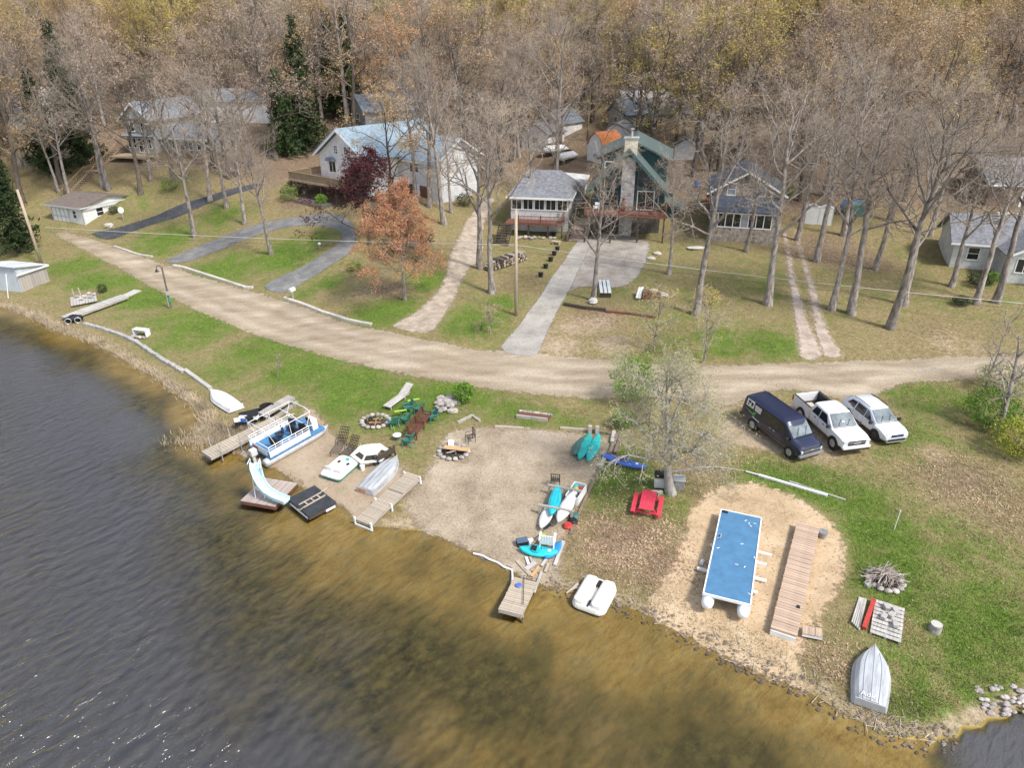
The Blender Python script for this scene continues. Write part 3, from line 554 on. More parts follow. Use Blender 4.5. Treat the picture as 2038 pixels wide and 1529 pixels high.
# ---------------------------------------------------------------- buildings
def siding(name, col, pitch=.2, depth=.5, rough=.6, dirt=.25, line=.75):
    m, nt, b = newmat(name); tc = node(nt, 'ShaderNodeTexCoord'); s = node(nt, 'ShaderNodeSeparateXYZ'); nt.links.new(tc.outputs['Object'], s.inputs[0])
    f = math_n(nt, 'FRACT', math_n(nt, 'DIVIDE', s.outputs[2], pitch)); n = noise_tex(nt, tc.outputs['Object'], 1.3, 6, .7)
    c = ramp(nt, n, [(.3, tuple(x * (1 - dirt) for x in col)), (.6, col)])
    c = mixc(nt, math_n(nt, 'MULTIPLY', sstep(nt, f, .86, .97), 1 - line), c, tuple(x * .25 for x in col)); nt.links.new(c, b.inputs['Base Color'])
    bp = node(nt, 'ShaderNodeBump'); bp.inputs['Strength'].default_value = depth; bp.inputs['Distance'].default_value = .04; nt.links.new(f, bp.inputs['Height']); nt.links.new(bp.outputs[0], b.inputs['Normal'])
    b.inputs['Roughness'].default_value = rough; return m
def stone(name, cols, scale=2.2, mortar=(.33, .30, .26)):
    m, nt, b = newmat(name); tc = node(nt, 'ShaderNodeTexCoord'); P = tc.outputs['Object']
    v = node(nt, 'ShaderNodeTexVoronoi'); v.inputs['Scale'].default_value = scale; nt.links.new(P, v.inputs['Vector'])
    e = node(nt, 'ShaderNodeTexVoronoi', feature='DISTANCE_TO_EDGE'); e.inputs['Scale'].default_value = scale; nt.links.new(P, e.inputs['Vector'])
    sc = node(nt, 'ShaderNodeSeparateColor'); nt.links.new(v.outputs['Color'], sc.inputs[0])
    c = ramp(nt, sc.outputs[0], [(i / (len(cols) - 1), q) for i, q in enumerate(cols)]); k = sstep(nt, e.outputs['Distance'], .03, .10)
    nt.links.new(mixc(nt, k, mortar, c), b.inputs['Base Color']); b.inputs['Roughness'].default_value = .9
    bp = node(nt, 'ShaderNodeBump'); bp.inputs['Strength'].default_value = .9; bp.inputs['Distance'].default_value = .08; nt.links.new(k, bp.inputs['Height']); nt.links.new(bp.outputs[0], b.inputs['Normal']); return m
WHITE_SIDE = siding('white_siding', (.74, .74, .75)); GREY_SIDE = siding('grey_siding', (.36, .355, .34)); GREEN_LOG = siding('green_log_siding', (.022, .070, .076), .26, 1.0, .6, .35, .4); OLD_WHITE = siding('old_white_boards', (.68, .68, .66), .25, .5, .8, .4)
RUBBLE = stone('rubble_stone', [(.20, .16, .12), (.42, .33, .25), (.52, .44, .36), (.30, .24, .20), (.56, .50, .43)], 3.4); CHIMNEY = stone('pale_chimney_stone', [(.30, .28, .27), (.42, .40, .38), (.22, .21, .21), (.46, .44, .42)], 2.6, (.42, .40, .38))
TRIM = mat('white_trim', (.78, .78, .77), .5, .08, 2); GLASS = mat('window_glass', (.022, .025, .028), .06, .2, 1, spec=.8); PANE_BLUE = mat('curtained_glass', (.30, .32, .35), .1, .2, 1.5, spec=.7)
R_BLUE = mat('blue_grey_shingles', (.255, .335, .40), .8, .22, 2.2, bump=.4, stretch=(1, 1, 3)); R_GREY = mat('grey_shingles', (.20, .205, .225), .85, .3, 2.4, bump=.5); R_DARK = mat('dark_shingles', (.075, .085, .11), .85, .35, 2.4, bump=.5); R_BROWN = mat('brown_shingles', (.18, .145, .125), .9, .25, 2.4, bump=.5)
R_GREEN = mat('green_shingles', (.085, .118, .112), .85, .2, 2.4, bump=.4); R_SLATE = mat('slate_blue_shingles', (.20, .235, .28), .85, .25, 2.2, bump=.4); METAL_R = mat('sheet_metal_roof', (.60, .62, .65), .5, .2, 1.2, metal=.1, stretch=(6, .5, 1), bump=.3); R_ORANGE = mat('orange_roof', (.56, .20, .075), .7, .2, 3)
WOOD_DECK = mat('deck_wood', (.40, .30, .21), .85, .25, 2.0, stretch=(.6, 6, 6), bump=.2); WOOD_RED = mat('red_brown_stain', (.17, .072, .048), .8, .3, 2.5, stretch=(5, 5, .7)); WOOD_GREY = mat('weathered_wood', (.40, .365, .325), .9, .3, 2.0, stretch=(.5, 7, 7), bump=.3, rand=.12); WOOD_DARK = mat('dark_old_wood', (.075, .058, .045), .9, .3, 2.0, stretch=(.6, 6, 6)); WOOD_TAN = mat('tan_rail_wood', (.33, .24, .155), .85, .25, 2.5, stretch=(4, 4, .7))
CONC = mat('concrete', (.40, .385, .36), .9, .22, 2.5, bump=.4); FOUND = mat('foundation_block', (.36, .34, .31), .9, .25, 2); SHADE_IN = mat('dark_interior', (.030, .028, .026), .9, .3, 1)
DOORBROWN = mat('brown_door', (.16, .065, .045), .6, .15, 2); CREAM = mat('cream_render', (.66, .60, .47), .85, .15, 2)
def window(parent, c, w_, h, face='y', s=-1, cols=2, rows=1, frame=TRIM, glass=GLASS, t=.09, poly=None):
    """a window on a wall: frame (the part) with its pane (sub-part); face 'y' looks along -y or +y, face 'x' along x"""
    fr = MB(); gl = MB(); cx, cy, cz = c
    def b(mb, u0, u1, z0, z1, d0, d1):
        if face == 'y': mb.bx(cx + u0, cx + u1, cy + min(s * d0, s * d1), cy + max(s * d0, s * d1), cz + z0, cz + z1)
        else: mb.bx(cx + min(s * d0, s * d1), cx + max(s * d0, s * d1), cy + u0, cy + u1, cz + z0, cz + z1)
    if poly is None:
        b(fr, -w_ / 2 - t, w_ / 2 + t, h, h + t, -.02, .055); b(fr, -w_ / 2 - t - .02, w_ / 2 + t + .02, -t, 0, -.02, .09); b(fr, -w_ / 2 - t, -w_ / 2, 0, h, -.02, .05); b(fr, w_ / 2, w_ / 2 + t, 0, h, -.02, .05)
        for k in range(1, cols): u = -w_ / 2 + w_ * k / cols; b(fr, u - .03, u + .03, 0, h, -.02, .045)
        for k in range(1, rows): z = h * k / rows; b(fr, -w_ / 2, w_ / 2, z - .03, z + .03, -.02, .042)
        b(gl, -w_ / 2, w_ / 2, 0, h, -.02, .02)
    f = fr.build('window', frame, parent); gl.build('pane', glass, f); return f
def gable_roof(mb, x0, x1, y0, y1, ze, zr, o, oy, t=.16, mi=0, lift=.02):
    """two slabs with their ridge along y"""
    xm = (x0 + x1) / 2; sl = (zr - ze) / (xm - x0); zo = ze - sl * o + t + lift; zt = zr + t + lift
    mb.slab([(x0 - o, y0 - oy, zo), (xm, y0 - oy, zt), (xm, y1 + oy, zt), (x0 - o, y1 + oy, zo)][::-1], t, mi)
    mb.slab([(xm, y0 - oy, zt + .001), (x1 + o, y0 - oy, zo), (x1 + o, y1 + oy, zo), (xm, y1 + oy, zt + .001)], t, mi)
def rakes(mb, x0, x1, y, ze, zr, o, w_=.2, th=.05, lift=.12):
    xm = (x0 + x1) / 2; sl = (zr - ze) / (xm - x0)
    for s, xe in ((-1, x0 - o), (1, x1 + o)): mb.bar((xe, y, ze - sl * o + lift - .1), (xm - s * -.0, y, zr + lift - .1), th, w_, up=(0, 0, 1))
def barge(parent, name, m, *a):
    for i in (0, 1): mb = MB(); rakes(mb, *a); mb.v = mb.v[8 * i:8 * i + 8]; mb.f = mb.f[:6]; mb.m = mb.m[:6]; mb.build(name, m, parent)
def railing(parent, pts, h=1.0, m=WOOD_TAN, gap=.16, solid=False, name='railing'):
    rl = MB(); bl = MB()
    for a, b in zip(pts[:-1], pts[1:]):
        a, b = Vector(a), Vector(b); L = (b - a).length; rl.bar(a + Vector((0, 0, h)), b + Vector((0, 0, h)), .14, .05); rl.bar(a + Vector((0, 0, .12)), b + Vector((0, 0, .12)), .05, .09)
        n = max(1, int(L / gap))
        for k in range(n):
            p = a.lerp(b, (k + .5) / n); bl.bx(p.x - (.06 if solid else .022), p.x + (.06 if solid else .022), p.y - .02, p.y + .02, p.z + .1, p.z + h - .03)
    r = rl.build(name, m, parent); b_ = bl.build('baluster', m, r); b_['kind'] = 'stuff'
    for i, a in enumerate(pts):
        MB().bx(a[0] - .055, a[0] + .055, a[1] - .055, a[1] + .055, a[2] - .1, a[2] + h + .12).build('post', m, r)
    return r
def post(parent, x, y, z0, z1, w_=.16, m=WOOD_TAN, name='post'): return MB().bx(x - w_ / 2, x + w_ / 2, y - w_ / 2, y + w_ / 2, z0, z1).build(name, m, parent)
def steps(parent, x0, x1, p0, p1, n, m, name='step', th=.06, stringer=True):
    """n treads from (y,z) p0 up to p1"""
    r = MB()
    for xx in (x0 + .04, x1 - .04): r.bar((xx, p0[0], p0[1] - .12), (xx, p1[0], p1[1] - .12), .06, .26)
    s = r.build('stringer', m, parent)
    for k in range(n):
        t = (k + .5) / n; y = p0[0] + (p1[0] - p0[0]) * t; z = p0[1] + (p1[1] - p0[1]) * (k + 1) / n; d = abs(p1[0] - p0[0]) / n
        MB().bx(x0, x1, y - d * .5 - .02, y + d * .42, z - th, z).build(name, m, parent)

# --- the green chalet
r = empty('chalet', 'dark green log-sided chalet with a stone chimney up its steep front gable', 'house', ground(13.6, 84.9), R(-12))
MB().bx(-3.98, 3.98, .02, 13, -1.5, 3.0).build('lower_wall', mat('dark_basement', (.10, .085, .075), .9, .3, 1.5), r)
MB().exty([(-4.0, 3.0), (4.0, 3.0), (4.0, 5.5), (0, 9.6), (-4.0, 5.5)], .0, 8, 0).build('front_wall', GREEN_LOG, r)
MB().exty([(-3.7, 3.0), (4.3, 3.0), (4.3, 8.2), (.3, 10.0), (-3.7, 8.2)], 4.0, 13.2, 0).build('rear_wall', GREEN_LOG, r)
mb = MB(); gable_roof(mb, -4.0, 4.0, 0, 8.0, 5.5, 9.6, .75, .95, .2); mb.build('front_roof', R_GREEN, r)
mb = MB(); gable_roof(mb, -3.7, 4.3, 4.0, 13.2, 8.2, 10.05, .6, .45, .2, lift=.06); mb.build('rear_roof', R_GREEN, r)
barge(r, 'fascia', mat('green_fascia', (.05, .095, .09), .6, .1), -4.0, 4.0, -.98, 5.5, 9.6, .75, .32, .06, .16)
ch = MB().bx(-.75, .75, -.62, -.002, -.8, 9.0).build('chimney', CHIMNEY, r); MB().bx(-.72, .72, .3, 1.35, 8.6, 10.9).build('chimney_stack', CREAM, ch); MB().bx(-.85, .85, .2, 1.45, 10.9, 11.08).cyl((0, .8, 11.08), .13, .8).cyl((0, .8, 11.9), .24, .1).build('chimney_cap', CONC, ch)
for s in (-1, 1):
    x0, x1 = (1.15, 3.25) if s > 0 else (-3.25, -1.15); zin, zout = 8.1, 6.1
    P = [(x0, 5.55), (x1, 5.55), (x1, zout if s > 0 else zin), (x0, zin if s > 0 else zout)]
    f = MB().exty([(P[0][0] - .12, 5.43), (P[1][0] + .12, 5.43), (P[1][0] + .12, P[2][1] + (.0 if s > 0 else .14)), (P[0][0] - .12, P[3][1] + (.14 if s > 0 else 0))], -.045, .01).build('window', mat('green_sash', (.07, .10, .10), .5, .1), r)
    MB().exty(P, -.07, .0).build('pane', GLASS, f)
d = window(r, (2.15, 0, 3.08), 1.85, 2.05, cols=2); d.name = 'patio_door'; window(r, (-2.15, 0, 3.75), 1.85, 1.2, cols=1, frame=mat('brown_frame', (.20, .15, .11), .7, .1)); window(r, (-2.75, 4.0, 6.5), .75, 1.25, cols=1, rows=2); window(r, (-2.3, 0, .3), 1.6, 1.6, cols=2, frame=SHADE_IN)
dk = MB().bx(-4.7, 4.7, -3.3, -.66, 2.78, 2.98).build('deck', WOOD_RED, r)
railing(dk, [(-4.6, -.7, 2.98), (-4.6, -3.2, 2.98), (-1.5, -3.2, 2.98), (1.6, -3.2, 2.98), (4.6, -3.2, 2.98), (4.6, -.7, 2.98)], 1.0, WOOD_RED)
for x in (-4.5, -1.5, 1.6, 4.5): post(dk, x, -3.1, -1, 2.8, .18, WOOD_DARK)
mb = MB()
for k in range(9): mb.bx(-4.6, 4.6, 13.2 + .001, 13.25, 3, 3.02)
MB().bx(4.4, 6.4, 5.5, 9.5, -1, 2.2).build('side_wall', GREEN_LOG, r); MB().slab([(4.36, 5.2, 3.0), (6.8, 5.2, 2.2), (6.8, 9.8, 2.2), (4.36, 9.8, 3.0)], .15).build('side_roof', R_GREEN, r)
CHALET = r
def on(root, x, y, z): return root.matrix_basis @ Vector((x, y, z))
# things on the chalet's deck
def lawn_chair(name, label, p, rz, m, cat='chair', group=None, s=1.0):
    o = empty(name, label, cat, p, rz, group); o.scale = (s, s, s)
    mb = MB()
    for k in range(5): mb.bx(-.26, .26, -.27 + k * .108, -.17 + k * .108, .36, .40)
    mb.build('seat', m, o)
    mb = MB()
    for k in range(5): mb.box((-.22 + k * .11, .34, .66), (.095, .03, .62), rot=Matrix.Rotation(R(-18), 3, 'X'))
    mb.build('backrest', m, o)
    for s_ in (-1, 1):
        MB().bx(s_ * .32 - .05, s_ * .32 + .05, -.32, .30, .55, .585).build('armrest', m, o)
        MB().bx(s_ * .32 - .025, s_ * .32 + .025, -.28, -.22, 0, .55).build('leg', m, o); MB().bar((s_ * .3, .1, .38), (s_ * .3, .42, 0), .05, .06).build('leg', m, o)
    return o
PLAST_W = mat('white_plastic', (.80, .80, .79), .4, .06, 3); PLAST_G = mat('green_plastic', (.045, .20, .165), .55, .2, 3); RED_CLOTH = mat('red_cloth', (.45, .05, .04), .8, .2, 3)
lawn_chair('deck_chair', 'white chair with a pink towel on the chalet deck', on(CHALET, -3.4, -1.7, 2.98), R(-20), PLAST_W); 
for x, n in ((-.9, 'beside the chimney'), (3.0, 'in front of the patio door')):
    o = empty('planter', 'red flower tub on the chalet deck ' + n, 'planter', on(CHALET, x, -2.7, 2.98)); MB().cyl((0, 0, 0), .28, .42, 12, r2=.38).build('tub', RED_CLOTH, o); MB().cyl((0, 0, .42), .33, .02, 12).build('soil', WOOD_DARK, o)
o = empty('carved_bear', 'tall brown carved post figure against the chalet chimney', 'statue', on(CHALET, -.35, -1.0, 2.98)); MB().tube([(0, 0, 0), (0, 0, .5), (0, 0, 1.0), (0, .02, 1.3)], [.22, .26, .22, .12], 10).build('body', DOORBROWN, o, smooth=True); MB().rock((0, -.02, 1.42), .19, (1, 1, 1)).build('head', DOORBROWN, o, smooth=True)

WB0 = mat('pale_flat_roof', (.60, .60, .58), .8, .2, 1)
# --- white hip-roofed cottage left of the chalet
r = empty('hip_cottage', 'white cottage with a grey hip roof and a glazed front porch', 'house', ground(3.4, 88.4), R(-10))
MB().bx(-3.6, 3.6, 0, 10, -1.5, 4.35).build('wall', OLD_WHITE, r); MB().bx(1.2, 4.4, 10.02, 18, -1.5, 4.0).build('rear_wing_wall', OLD_WHITE, r); MB().slab([(.9, 9.99, 4.3), (4.8, 9.99, 4.05), (4.8, 18.3, 4.05), (.9, 18.3, 4.3)], .15).build('rear_wing_roof', WB0, r)
mb = MB(); z0, zt = 4.3, 6.7
A = [(-4.1, -.55, z0), (4.1, -.55, z0), (4.1, 10.4, z0), (-4.1, 10.4, z0)]; B0, B1 = (-2.2, 5.2, zt), (2.0, 5.2, zt)
mb.add(A + [B0, B1] + [(a, b, c - .18) for a, b, c in A], [(0, 1, 5, 4), (1, 2, 5), (2, 3, 4, 5), (3, 0, 4), (0, 6, 7, 1), (1, 7, 8, 2), (2, 8, 9, 3), (3, 9, 6, 0), (9, 8, 7, 6)]); mb.build('roof', R_GREY, r)
MB().bx(-4.12, 4.12, -.6, -.56, 4.06, 4.3).bx(4.11, 4.15, -.56, 10.4, 4.06, 4.3).bx(-4.15, -4.11, -.56, 10.4, 4.06, 4.3).build('gutter', TRIM, r)
for k in range(5): window(r, (-2.85 + k * 1.42, 0, 2.75), 1.12, 1.15, cols=2)
for k in range(3): window(r, (3.6, 2.5 + k * 3.2, 2.6), 1.0, 1.2, 'x', 1, cols=2)
dk = MB().bx(-3.9, 3.2, -2.6, -.02, 1.35, 1.5).build('deck', WOOD_RED, r); railing(dk, [(-2.2, -2.55, 1.5), (.5, -2.55, 1.5), (3.1, -2.55, 1.5), (3.1, -.1, 1.5)], .95, WOOD_RED)
for x in (-3.7, -1, 1.4, 3.1): post(dk, x, -2.4, -1.2, 1.4, .16, WOOD_DARK)
steps(dk, -4.6, -2.9, (-6.0, -.6), (-2.7, 1.45), 9, WOOD_DARK)
MB().bx(-4.65, -4.5, -6.0, -2.4, -.3, .1).build('stair_cheek', WOOD_DARK, dk)
mb = MB()   # the numeral painted on the panel under the last porch window
for k in range(12):
    a, b = 2 * math.pi * k / 12, 2 * math.pi * (k + 1) / 12; mb.bar((2.35 + .13 * math.cos(a), -.03, 2.1 + .2 * math.sin(a)), (2.35 + .13 * math.cos(b), -.03, 2.1 + .2 * math.sin(b)), .02, .05)
mb.build('numeral', SHADE_IN, r)

# --- stone cottage
r = empty('stone_cottage', 'rubble stone cottage with a dark roof and a long glazed porch', 'house', ground(26.2, 79.9), R(-15))
MB().bx(-3.5, 3.5, 0, 2.6, -1.2, 1.62).build('porch_wall', RUBBLE, r)
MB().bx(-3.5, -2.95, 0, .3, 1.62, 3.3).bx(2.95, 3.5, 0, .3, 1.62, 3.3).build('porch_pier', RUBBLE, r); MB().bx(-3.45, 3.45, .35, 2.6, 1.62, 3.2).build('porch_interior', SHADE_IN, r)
f = MB(); f.bx(-2.95, 2.95, -.03, .12, 1.62, 1.74).bx(-3.6, 3.6, -.1, .12, 3.2, 3.36)
for k in range(8): u = -2.9 + 5.8 * k / 7; f.bx(u - .045, u + .045, -.02, .1, 1.74, 3.2)
f = f.build('porch_frame', TRIM, r)
for k in range(7):
    u = -2.9 + 5.8 * k / 7; MB().bx(u + .05, u + .78, .03, .06, 1.76, 3.18).build('pane', PANE_BLUE if k == 3 else GLASS, f)
MB().slab([(-3.9, -.35, 3.5), (3.9, -.35, 3.5), (3.9, 2.59, 4.75), (-3.9, 2.59, 4.75)], .12).build('porch_roof', R_DARK, r)
MB().exty([(-3.8, -1.2), (3.8, -1.2), (3.8, 5.15), (0, 7.35), (-3.8, 5.15)], 2.6, 11.5).build('wall', RUBBLE, r)
mb = MB(); gable_roof(mb, -3.8, 3.8, 2.6, 11.5, 5.15, 7.35, .6, .5, .16); mb.build('roof', R_DARK, r)
barge(r, 'bargeboard', TRIM, -3.8, 3.8, 2.06, 5.15, 7.35, .62, .2, .05, .18)
for x in (-1.75, 1.55): window(r, (x, 2.6, 4.7 + .12), .8, 1.25, rows=2, cols=1, glass=PANE_BLUE)
STONEC = r

# --- the white house with the blue roof
r = empty('blue_roofed_house', 'big white house with a pale blue-grey shingle roof and a raised deck', 'house', ground(-22.6, 97.6), R(-38))
g0 = r.location.z; up = 6.9 - g0   # heights above its lower ground
def H_(z): return z + up - .4
MB().exty([(-4.6, -2.5), (4.6, -2.5), (4.6, H_(5.0)), (0, H_(8.1)), (-4.6, H_(5.0))], 0, 15).build('wall', WHITE_SIDE, r)
mb = MB(); gable_roof(mb, -4.6, 4.6, 0, 15, H_(5.0), H_(8.1), .6, .6, .2); mb.build('roof', R_BLUE, r)
barge(r, 'bargeboard', TRIM, -4.6, 4.6, -.63, H_(5.0), H_(8.1), .62, .24, .05, .2); barge(r, 'bargeboard', TRIM, -4.6, 4.6, 15.63, H_(5.0), H_(8.1), .62, .24, .05, .2)
# garage wing, ridge along x
WX0, WX1, WY0, WY1 = 4.6, 11.4, 6.2, 14.6; ym = (WY0 + WY1) / 2
wg = MB().extx([(WY0, -2.5), (WY1, -2.5), (WY1, H_(4.6)), (ym, H_(7.0)), (WY0, H_(4.6))], WX0, WX1).build('garage_wing_wall', WHITE_SIDE, r)
sl = 2.4 / (ym - WY0); mb = MB()
mb.slab([(1.5, WY0 - .6, H_(4.6 - .6 * sl) + .2), (WX1 + .55, WY0 - .6, H_(4.6 - .6 * sl) + .2), (WX1 + .55, ym, H_(7.0) + .2), (1.5, ym, H_(7.0) + .2)], .18)
mb.slab([(1.5, ym, H_(7.0) + .202), (WX1 + .55, ym, H_(7.0) + .202), (WX1 + .55, WY1 + .6, H_(4.6 - .6 * sl) + .2), (1.5, WY1 + .6, H_(4.6 - .6 * sl) + .2)], .18); mb.build('garage_wing_roof', R_BLUE, r)
for s, ye in ((-1, WY0 - .6), (1, WY1 + .6)): MB().bar((WX1 + .58, ye, H_(4.6 - .6 * sl) + .1), (WX1 + .58, ym, H_(7.0) + .1), .05, .24).build('bargeboard', TRIM, r)
MB().bx(4.7, WX1 + .5, WY0 - .66, WY0 - .61, H_(4.6 - .6 * sl) - .05, H_(4.6 - .6 * sl) + .15).build('gutter', TRIM, r)
window(r, (7.2, WY0, H_(2.9)), 1.5, 1.1, cols=2); 
for x in (6.3, 9.2): d = MB().bx(x - 1.1, x + 1.1, WY0 - .05, WY0, -1.2, H_(1.2)).build('garage_door', DOORBROWN, r)
MB().bx(7.55, 7.95, WY0 - .07, WY0, -1.2, H_(1.3)).bx(5.0, 5.2, WY0 - .07, WY0, -1.2, H_(1.3)).build('garage_pier', TRIM, r)
for x in (-1.0, 1.0): window(r, (x, 0, H_(5.25)), .6, .95, cols=2, rows=3, t=.05)
f = window(r, (-2.0, 0, H_(2.75)), 1.3, 1.35, cols=2); MB().exty([(-2.85, H_(4.2)), (-1.15, H_(4.2)), (-1.4, H_(4.62)), (-2.0, H_(4.78)), (-2.6, H_(4.62))], -.55, -.01).build('window_hood', R_SLATE, f)
window(r, (2.6, 0, H_(2.2)), 1.7, 1.9, cols=2)
dk = MB().bx(-6.3, 5.0, -4.2, -.02, H_(1.75), H_(1.95)).bx(-6.3, -4.62, -.02, 3, H_(1.75), H_(1.95)).build('deck', WOOD_DECK, r)
z = H_(1.95); railing(dk, [(-6.2, 2.9, z), (-6.2, -.6, z), (-6.2, -4.1, z), (-3.4, -4.1, z), (-.6, -4.1, z), (2.2, -4.1, z), (4.9, -4.1, z), (4.9, -2.0, z)], 1.0, WOOD_TAN, .14, True)
for x in (-6.1, -3, .2, 3.2, 4.8): post(dk, x, -4.0, -2.4, H_(1.8), .2, WOOD_DARK)
MB().bx(-4.5, 4.5, -.06, -.005, -2, H_(1.7)).build('basement_wall', mat('grey_block_wall', (.20, .20, .21), .9, .3, 1.5), r)
BLUEH = r
# --- the grey gabled house up the hill
r = empty('grey_gabled_house', 'grey two-storey house with a slate-blue roof up the left hillside', 'house', ground(-57.2, 114.6), R(-17)); dz = 9.3 - r.location.z
def Q_(z): return z + dz
MB().exty([(-2.5, -3.0), (2.5, -3.0), (2.5, Q_(5.2)), (0, Q_(7.3)), (-2.5, Q_(5.2))], 0, 12).build('wall', GREY_SIDE, r)
MB().exty([(-2.45, Q_(5.22)), (2.45, Q_(5.22)), (0, Q_(7.25))], -.06, -.002).build('gable_board', TRIM, r)
mb = MB(); gable_roof(mb, -2.5, 2.5, 0, 12, Q_(5.2), Q_(7.3), .55, .6, .18); mb.build('roof', R_SLATE, r)
barge(r, 'bargeboard', TRIM, -2.5, 2.5, -.63, Q_(5.2), Q_(7.3), .57, .24, .05, .2)
for x in (-1.0, 1.0): window(r, (x, 0, Q_(3.4)), .6, 1.3, rows=2, cols=1)
MB().slab([(-2.9, -.7, Q_(2.75)), (2.9, -.7, Q_(2.75)), (2.9, -.01, Q_(3.0)), (-2.9, -.01, Q_(3.0))], .12).build('pent_roof', R_SLATE, r)
for x in (-2.1, -1.1, 1.7): window(r, (x, 0, Q_(1.0)), .42, 1.3, rows=2, cols=1)
d = window(r, (.35, 0, Q_(.35)), 1.5, 2.0, cols=2, rows=2); d.name = 'porch_door'
MB().bx(2.5, 12.0, 1.5, 8.0, -3, Q_(2.6)).build('wing_wall', GREY_SIDE, r)
mb = MB(); mb.slab([(2.0, .9, Q_(2.5)), (12.5, .9, Q_(2.5)), (12.5, 4.8, Q_(4.2)), (2.0, 4.8, Q_(4.2))], .16); mb.slab([(2.0, 4.8, Q_(4.202)), (12.5, 4.8, Q_(4.202)), (12.5, 8.5, Q_(2.5)), (2.0, 8.5, Q_(2.5))], .16); mb.build('wing_roof', R_SLATE, r)
MB().bx(2.3, 12.4, .82, .87, Q_(2.28), Q_(2.5)).build('gutter', TRIM, r)
for k in range(6): window(r, (3.4 + k * 1.5, 1.5, Q_(.8)), .65, 1.2, rows=2, cols=1)
MB().bx(-3.4, 3.0, -3.4, -.02, Q_(-.15), Q_(.05)).build('deck', WOOD_DECK, r)
# stairs down the hillside from that house
A, B = G(135, 393), G(232, 300)
st = empty('hillside_stairway', 'wooden stairway with a landing climbing the hillside to the grey house', 'stairs', A); dv = B - A; st.rotation_euler = (0, 0, math.atan2(dv.y, dv.x) - math.pi / 2); L = math.hypot(dv.x, dv.y); hz_ = dv.z + .6
for (a, b) in ((0, .46), (.56, 1)):
    steps(st, -.75, .75, (L * a, hz_ * a), (L * b, hz_ * b), 11, WOOD_DECK)
    for x in (-.78, .78):
        MB().bar((x, L * a, hz_ * a + 1.0), (x, L * b, hz_ * b + 1.0), .12, .1).build('handrail', WOOD_TAN, st)
        mb = MB()
        for k in range(14): t = a + (b - a) * (k + .5) / 14; mb.bx(x - .03, x + .03, L * t - .03, L * t + .03, hz_ * t - .1, hz_ * t + .98)
        mb.build('balustrade', WOOD_TAN, st)['kind'] = 'stuff'
    for t in (a + .05, b - .05):
        for x in (-.7, .7): post(st, x, L * t, hz_ * t - 3, hz_ * t - .1, .12, WOOD_TAN)
MB().bx(-.8, 1.9, L * .45, L * .57, hz_ * .51 - .1, hz_ * .51).build('landing', WOOD_DECK, st)
# --- the little white garage on the left
r = empty('white_garage', 'small white garage with a brown shingle roof beside the dark driveway', 'garage', ground(-58.5, 100.2), R(-24)); r.location.z = Zf(-58, 95) - .1
MB().extx([(-4.2, -1.5), (4.2, -1.5), (4.2, 2.5), (0, 3.3), (-4.2, 2.5)], -3.1, 3.1).build('wall', siding('garage_clapboard', (.74, .74, .73), .3, .25, .7, .2), r)
mb = MB()
for s in (-1, 1): mb.slab([(-3.5, s * 4.7, 2.55), (3.5, s * 4.7, 2.55), (3.5, 0, 3.48 + (.001 if s > 0 else 0)), (-3.5, 0, 3.48 + (.001 if s > 0 else 0))][::(1 if s < 0 else -1)], .14)
mb.build('roof', R_BROWN, r)
MB().bx(-3.52, 3.52, -4.74, -4.7, 2.36, 2.55).bx(3.5, 3.54, -4.7, 4.7, 2.36, 2.54).build('gutter', mat('aluminium_gutter', (.50, .52, .53), .5, .1), r)
window(r, (3.1, -1.6, 1.0), 1.0, 1.0, 'x', 1, rows=2, cols=1); window(r, (1.55, -4.2, 1.0), .6, .95, cols=1, rows=2)
d = MB(); d.bx(-2.8, .4, -4.25, -4.2, 0, 2.1).build('garage_door', TRIM, r)
mb = MB()
for x in (-2.8, -2.0, -1.2, -.4, .4): mb.bx(x - .04, x + .04, -4.29, -4.25, 0, 2.1)
mb.bx(-2.8, .4, -4.285, -4.25, 1.0, 1.08).build('door_trim', mat('grey_trim', (.42, .43, .43), .7, .1), r)
MB().bx(3.06, 3.16, -4.24, -4.12, -.6, 2.4).bx(3.05, 3.17, 4.12, 4.24, -.6, 2.4).build('corner_board', mat('grey_trim', (.42, .43, .43)), r)
# --- metal-roofed boat shed at the left edge
r = empty('boat_shed', 'grey shore shed with a sloping metal roof and grey plank doors', 'shed', G(44, 582), R(-16)); r.location.z += -.1
MB().extx([(0, -1), (3.7, -1), (3.7, 2.15), (0, 2.9)], -5.0, 0).build('wall', mat('pale_metal_wall', (.50, .54, .58), .6, .15, 1.2, stretch=(5, 5, .5)), r)
mb = MB(); mb.slab([(-5.2, -.25, 3.02), (.25, -.25, 3.02), (.25, 3.9, 2.2), (-5.2, 3.9, 2.2)], .06); mb.build('roof', METAL_R, r)
mb = MB()
for k in range(19): mb.bar((-5.1 + k * .29, -.24, 3.035), (-5.1 + k * .29, 3.88, 2.215), .03, .03)
mb.build('roof_rib', METAL_R, r)
MB().bx(.26, .3, -.25, 3.9, 2.02, 2.2).build('eave_board', TRIM, r)
for k in range(10): MB().bx(.004, .045, .06 + k * .36, .06 + k * .36 + .34, (-.3 if k not in (7, 8) else .3), 2.1).build('plank', WOOD_GREY, r)
MB().bx(.05, .12, 2.3, 3.6, .25, .4).build('door_sill', WOOD_GREY, r)
MB().box((.75, 2.9, .12), (1.3, 1.2, .12)).build('door_slab', CONC, r)
o = empty('leaning_pole', 'thin white pole leaning against the metal-roofed boat shed', 'pole', G(16, 594)); MB().tube([(0, 0, -.1), (.25, .5, 2.6)], .045, 8).build('shaft', TRIM, o)
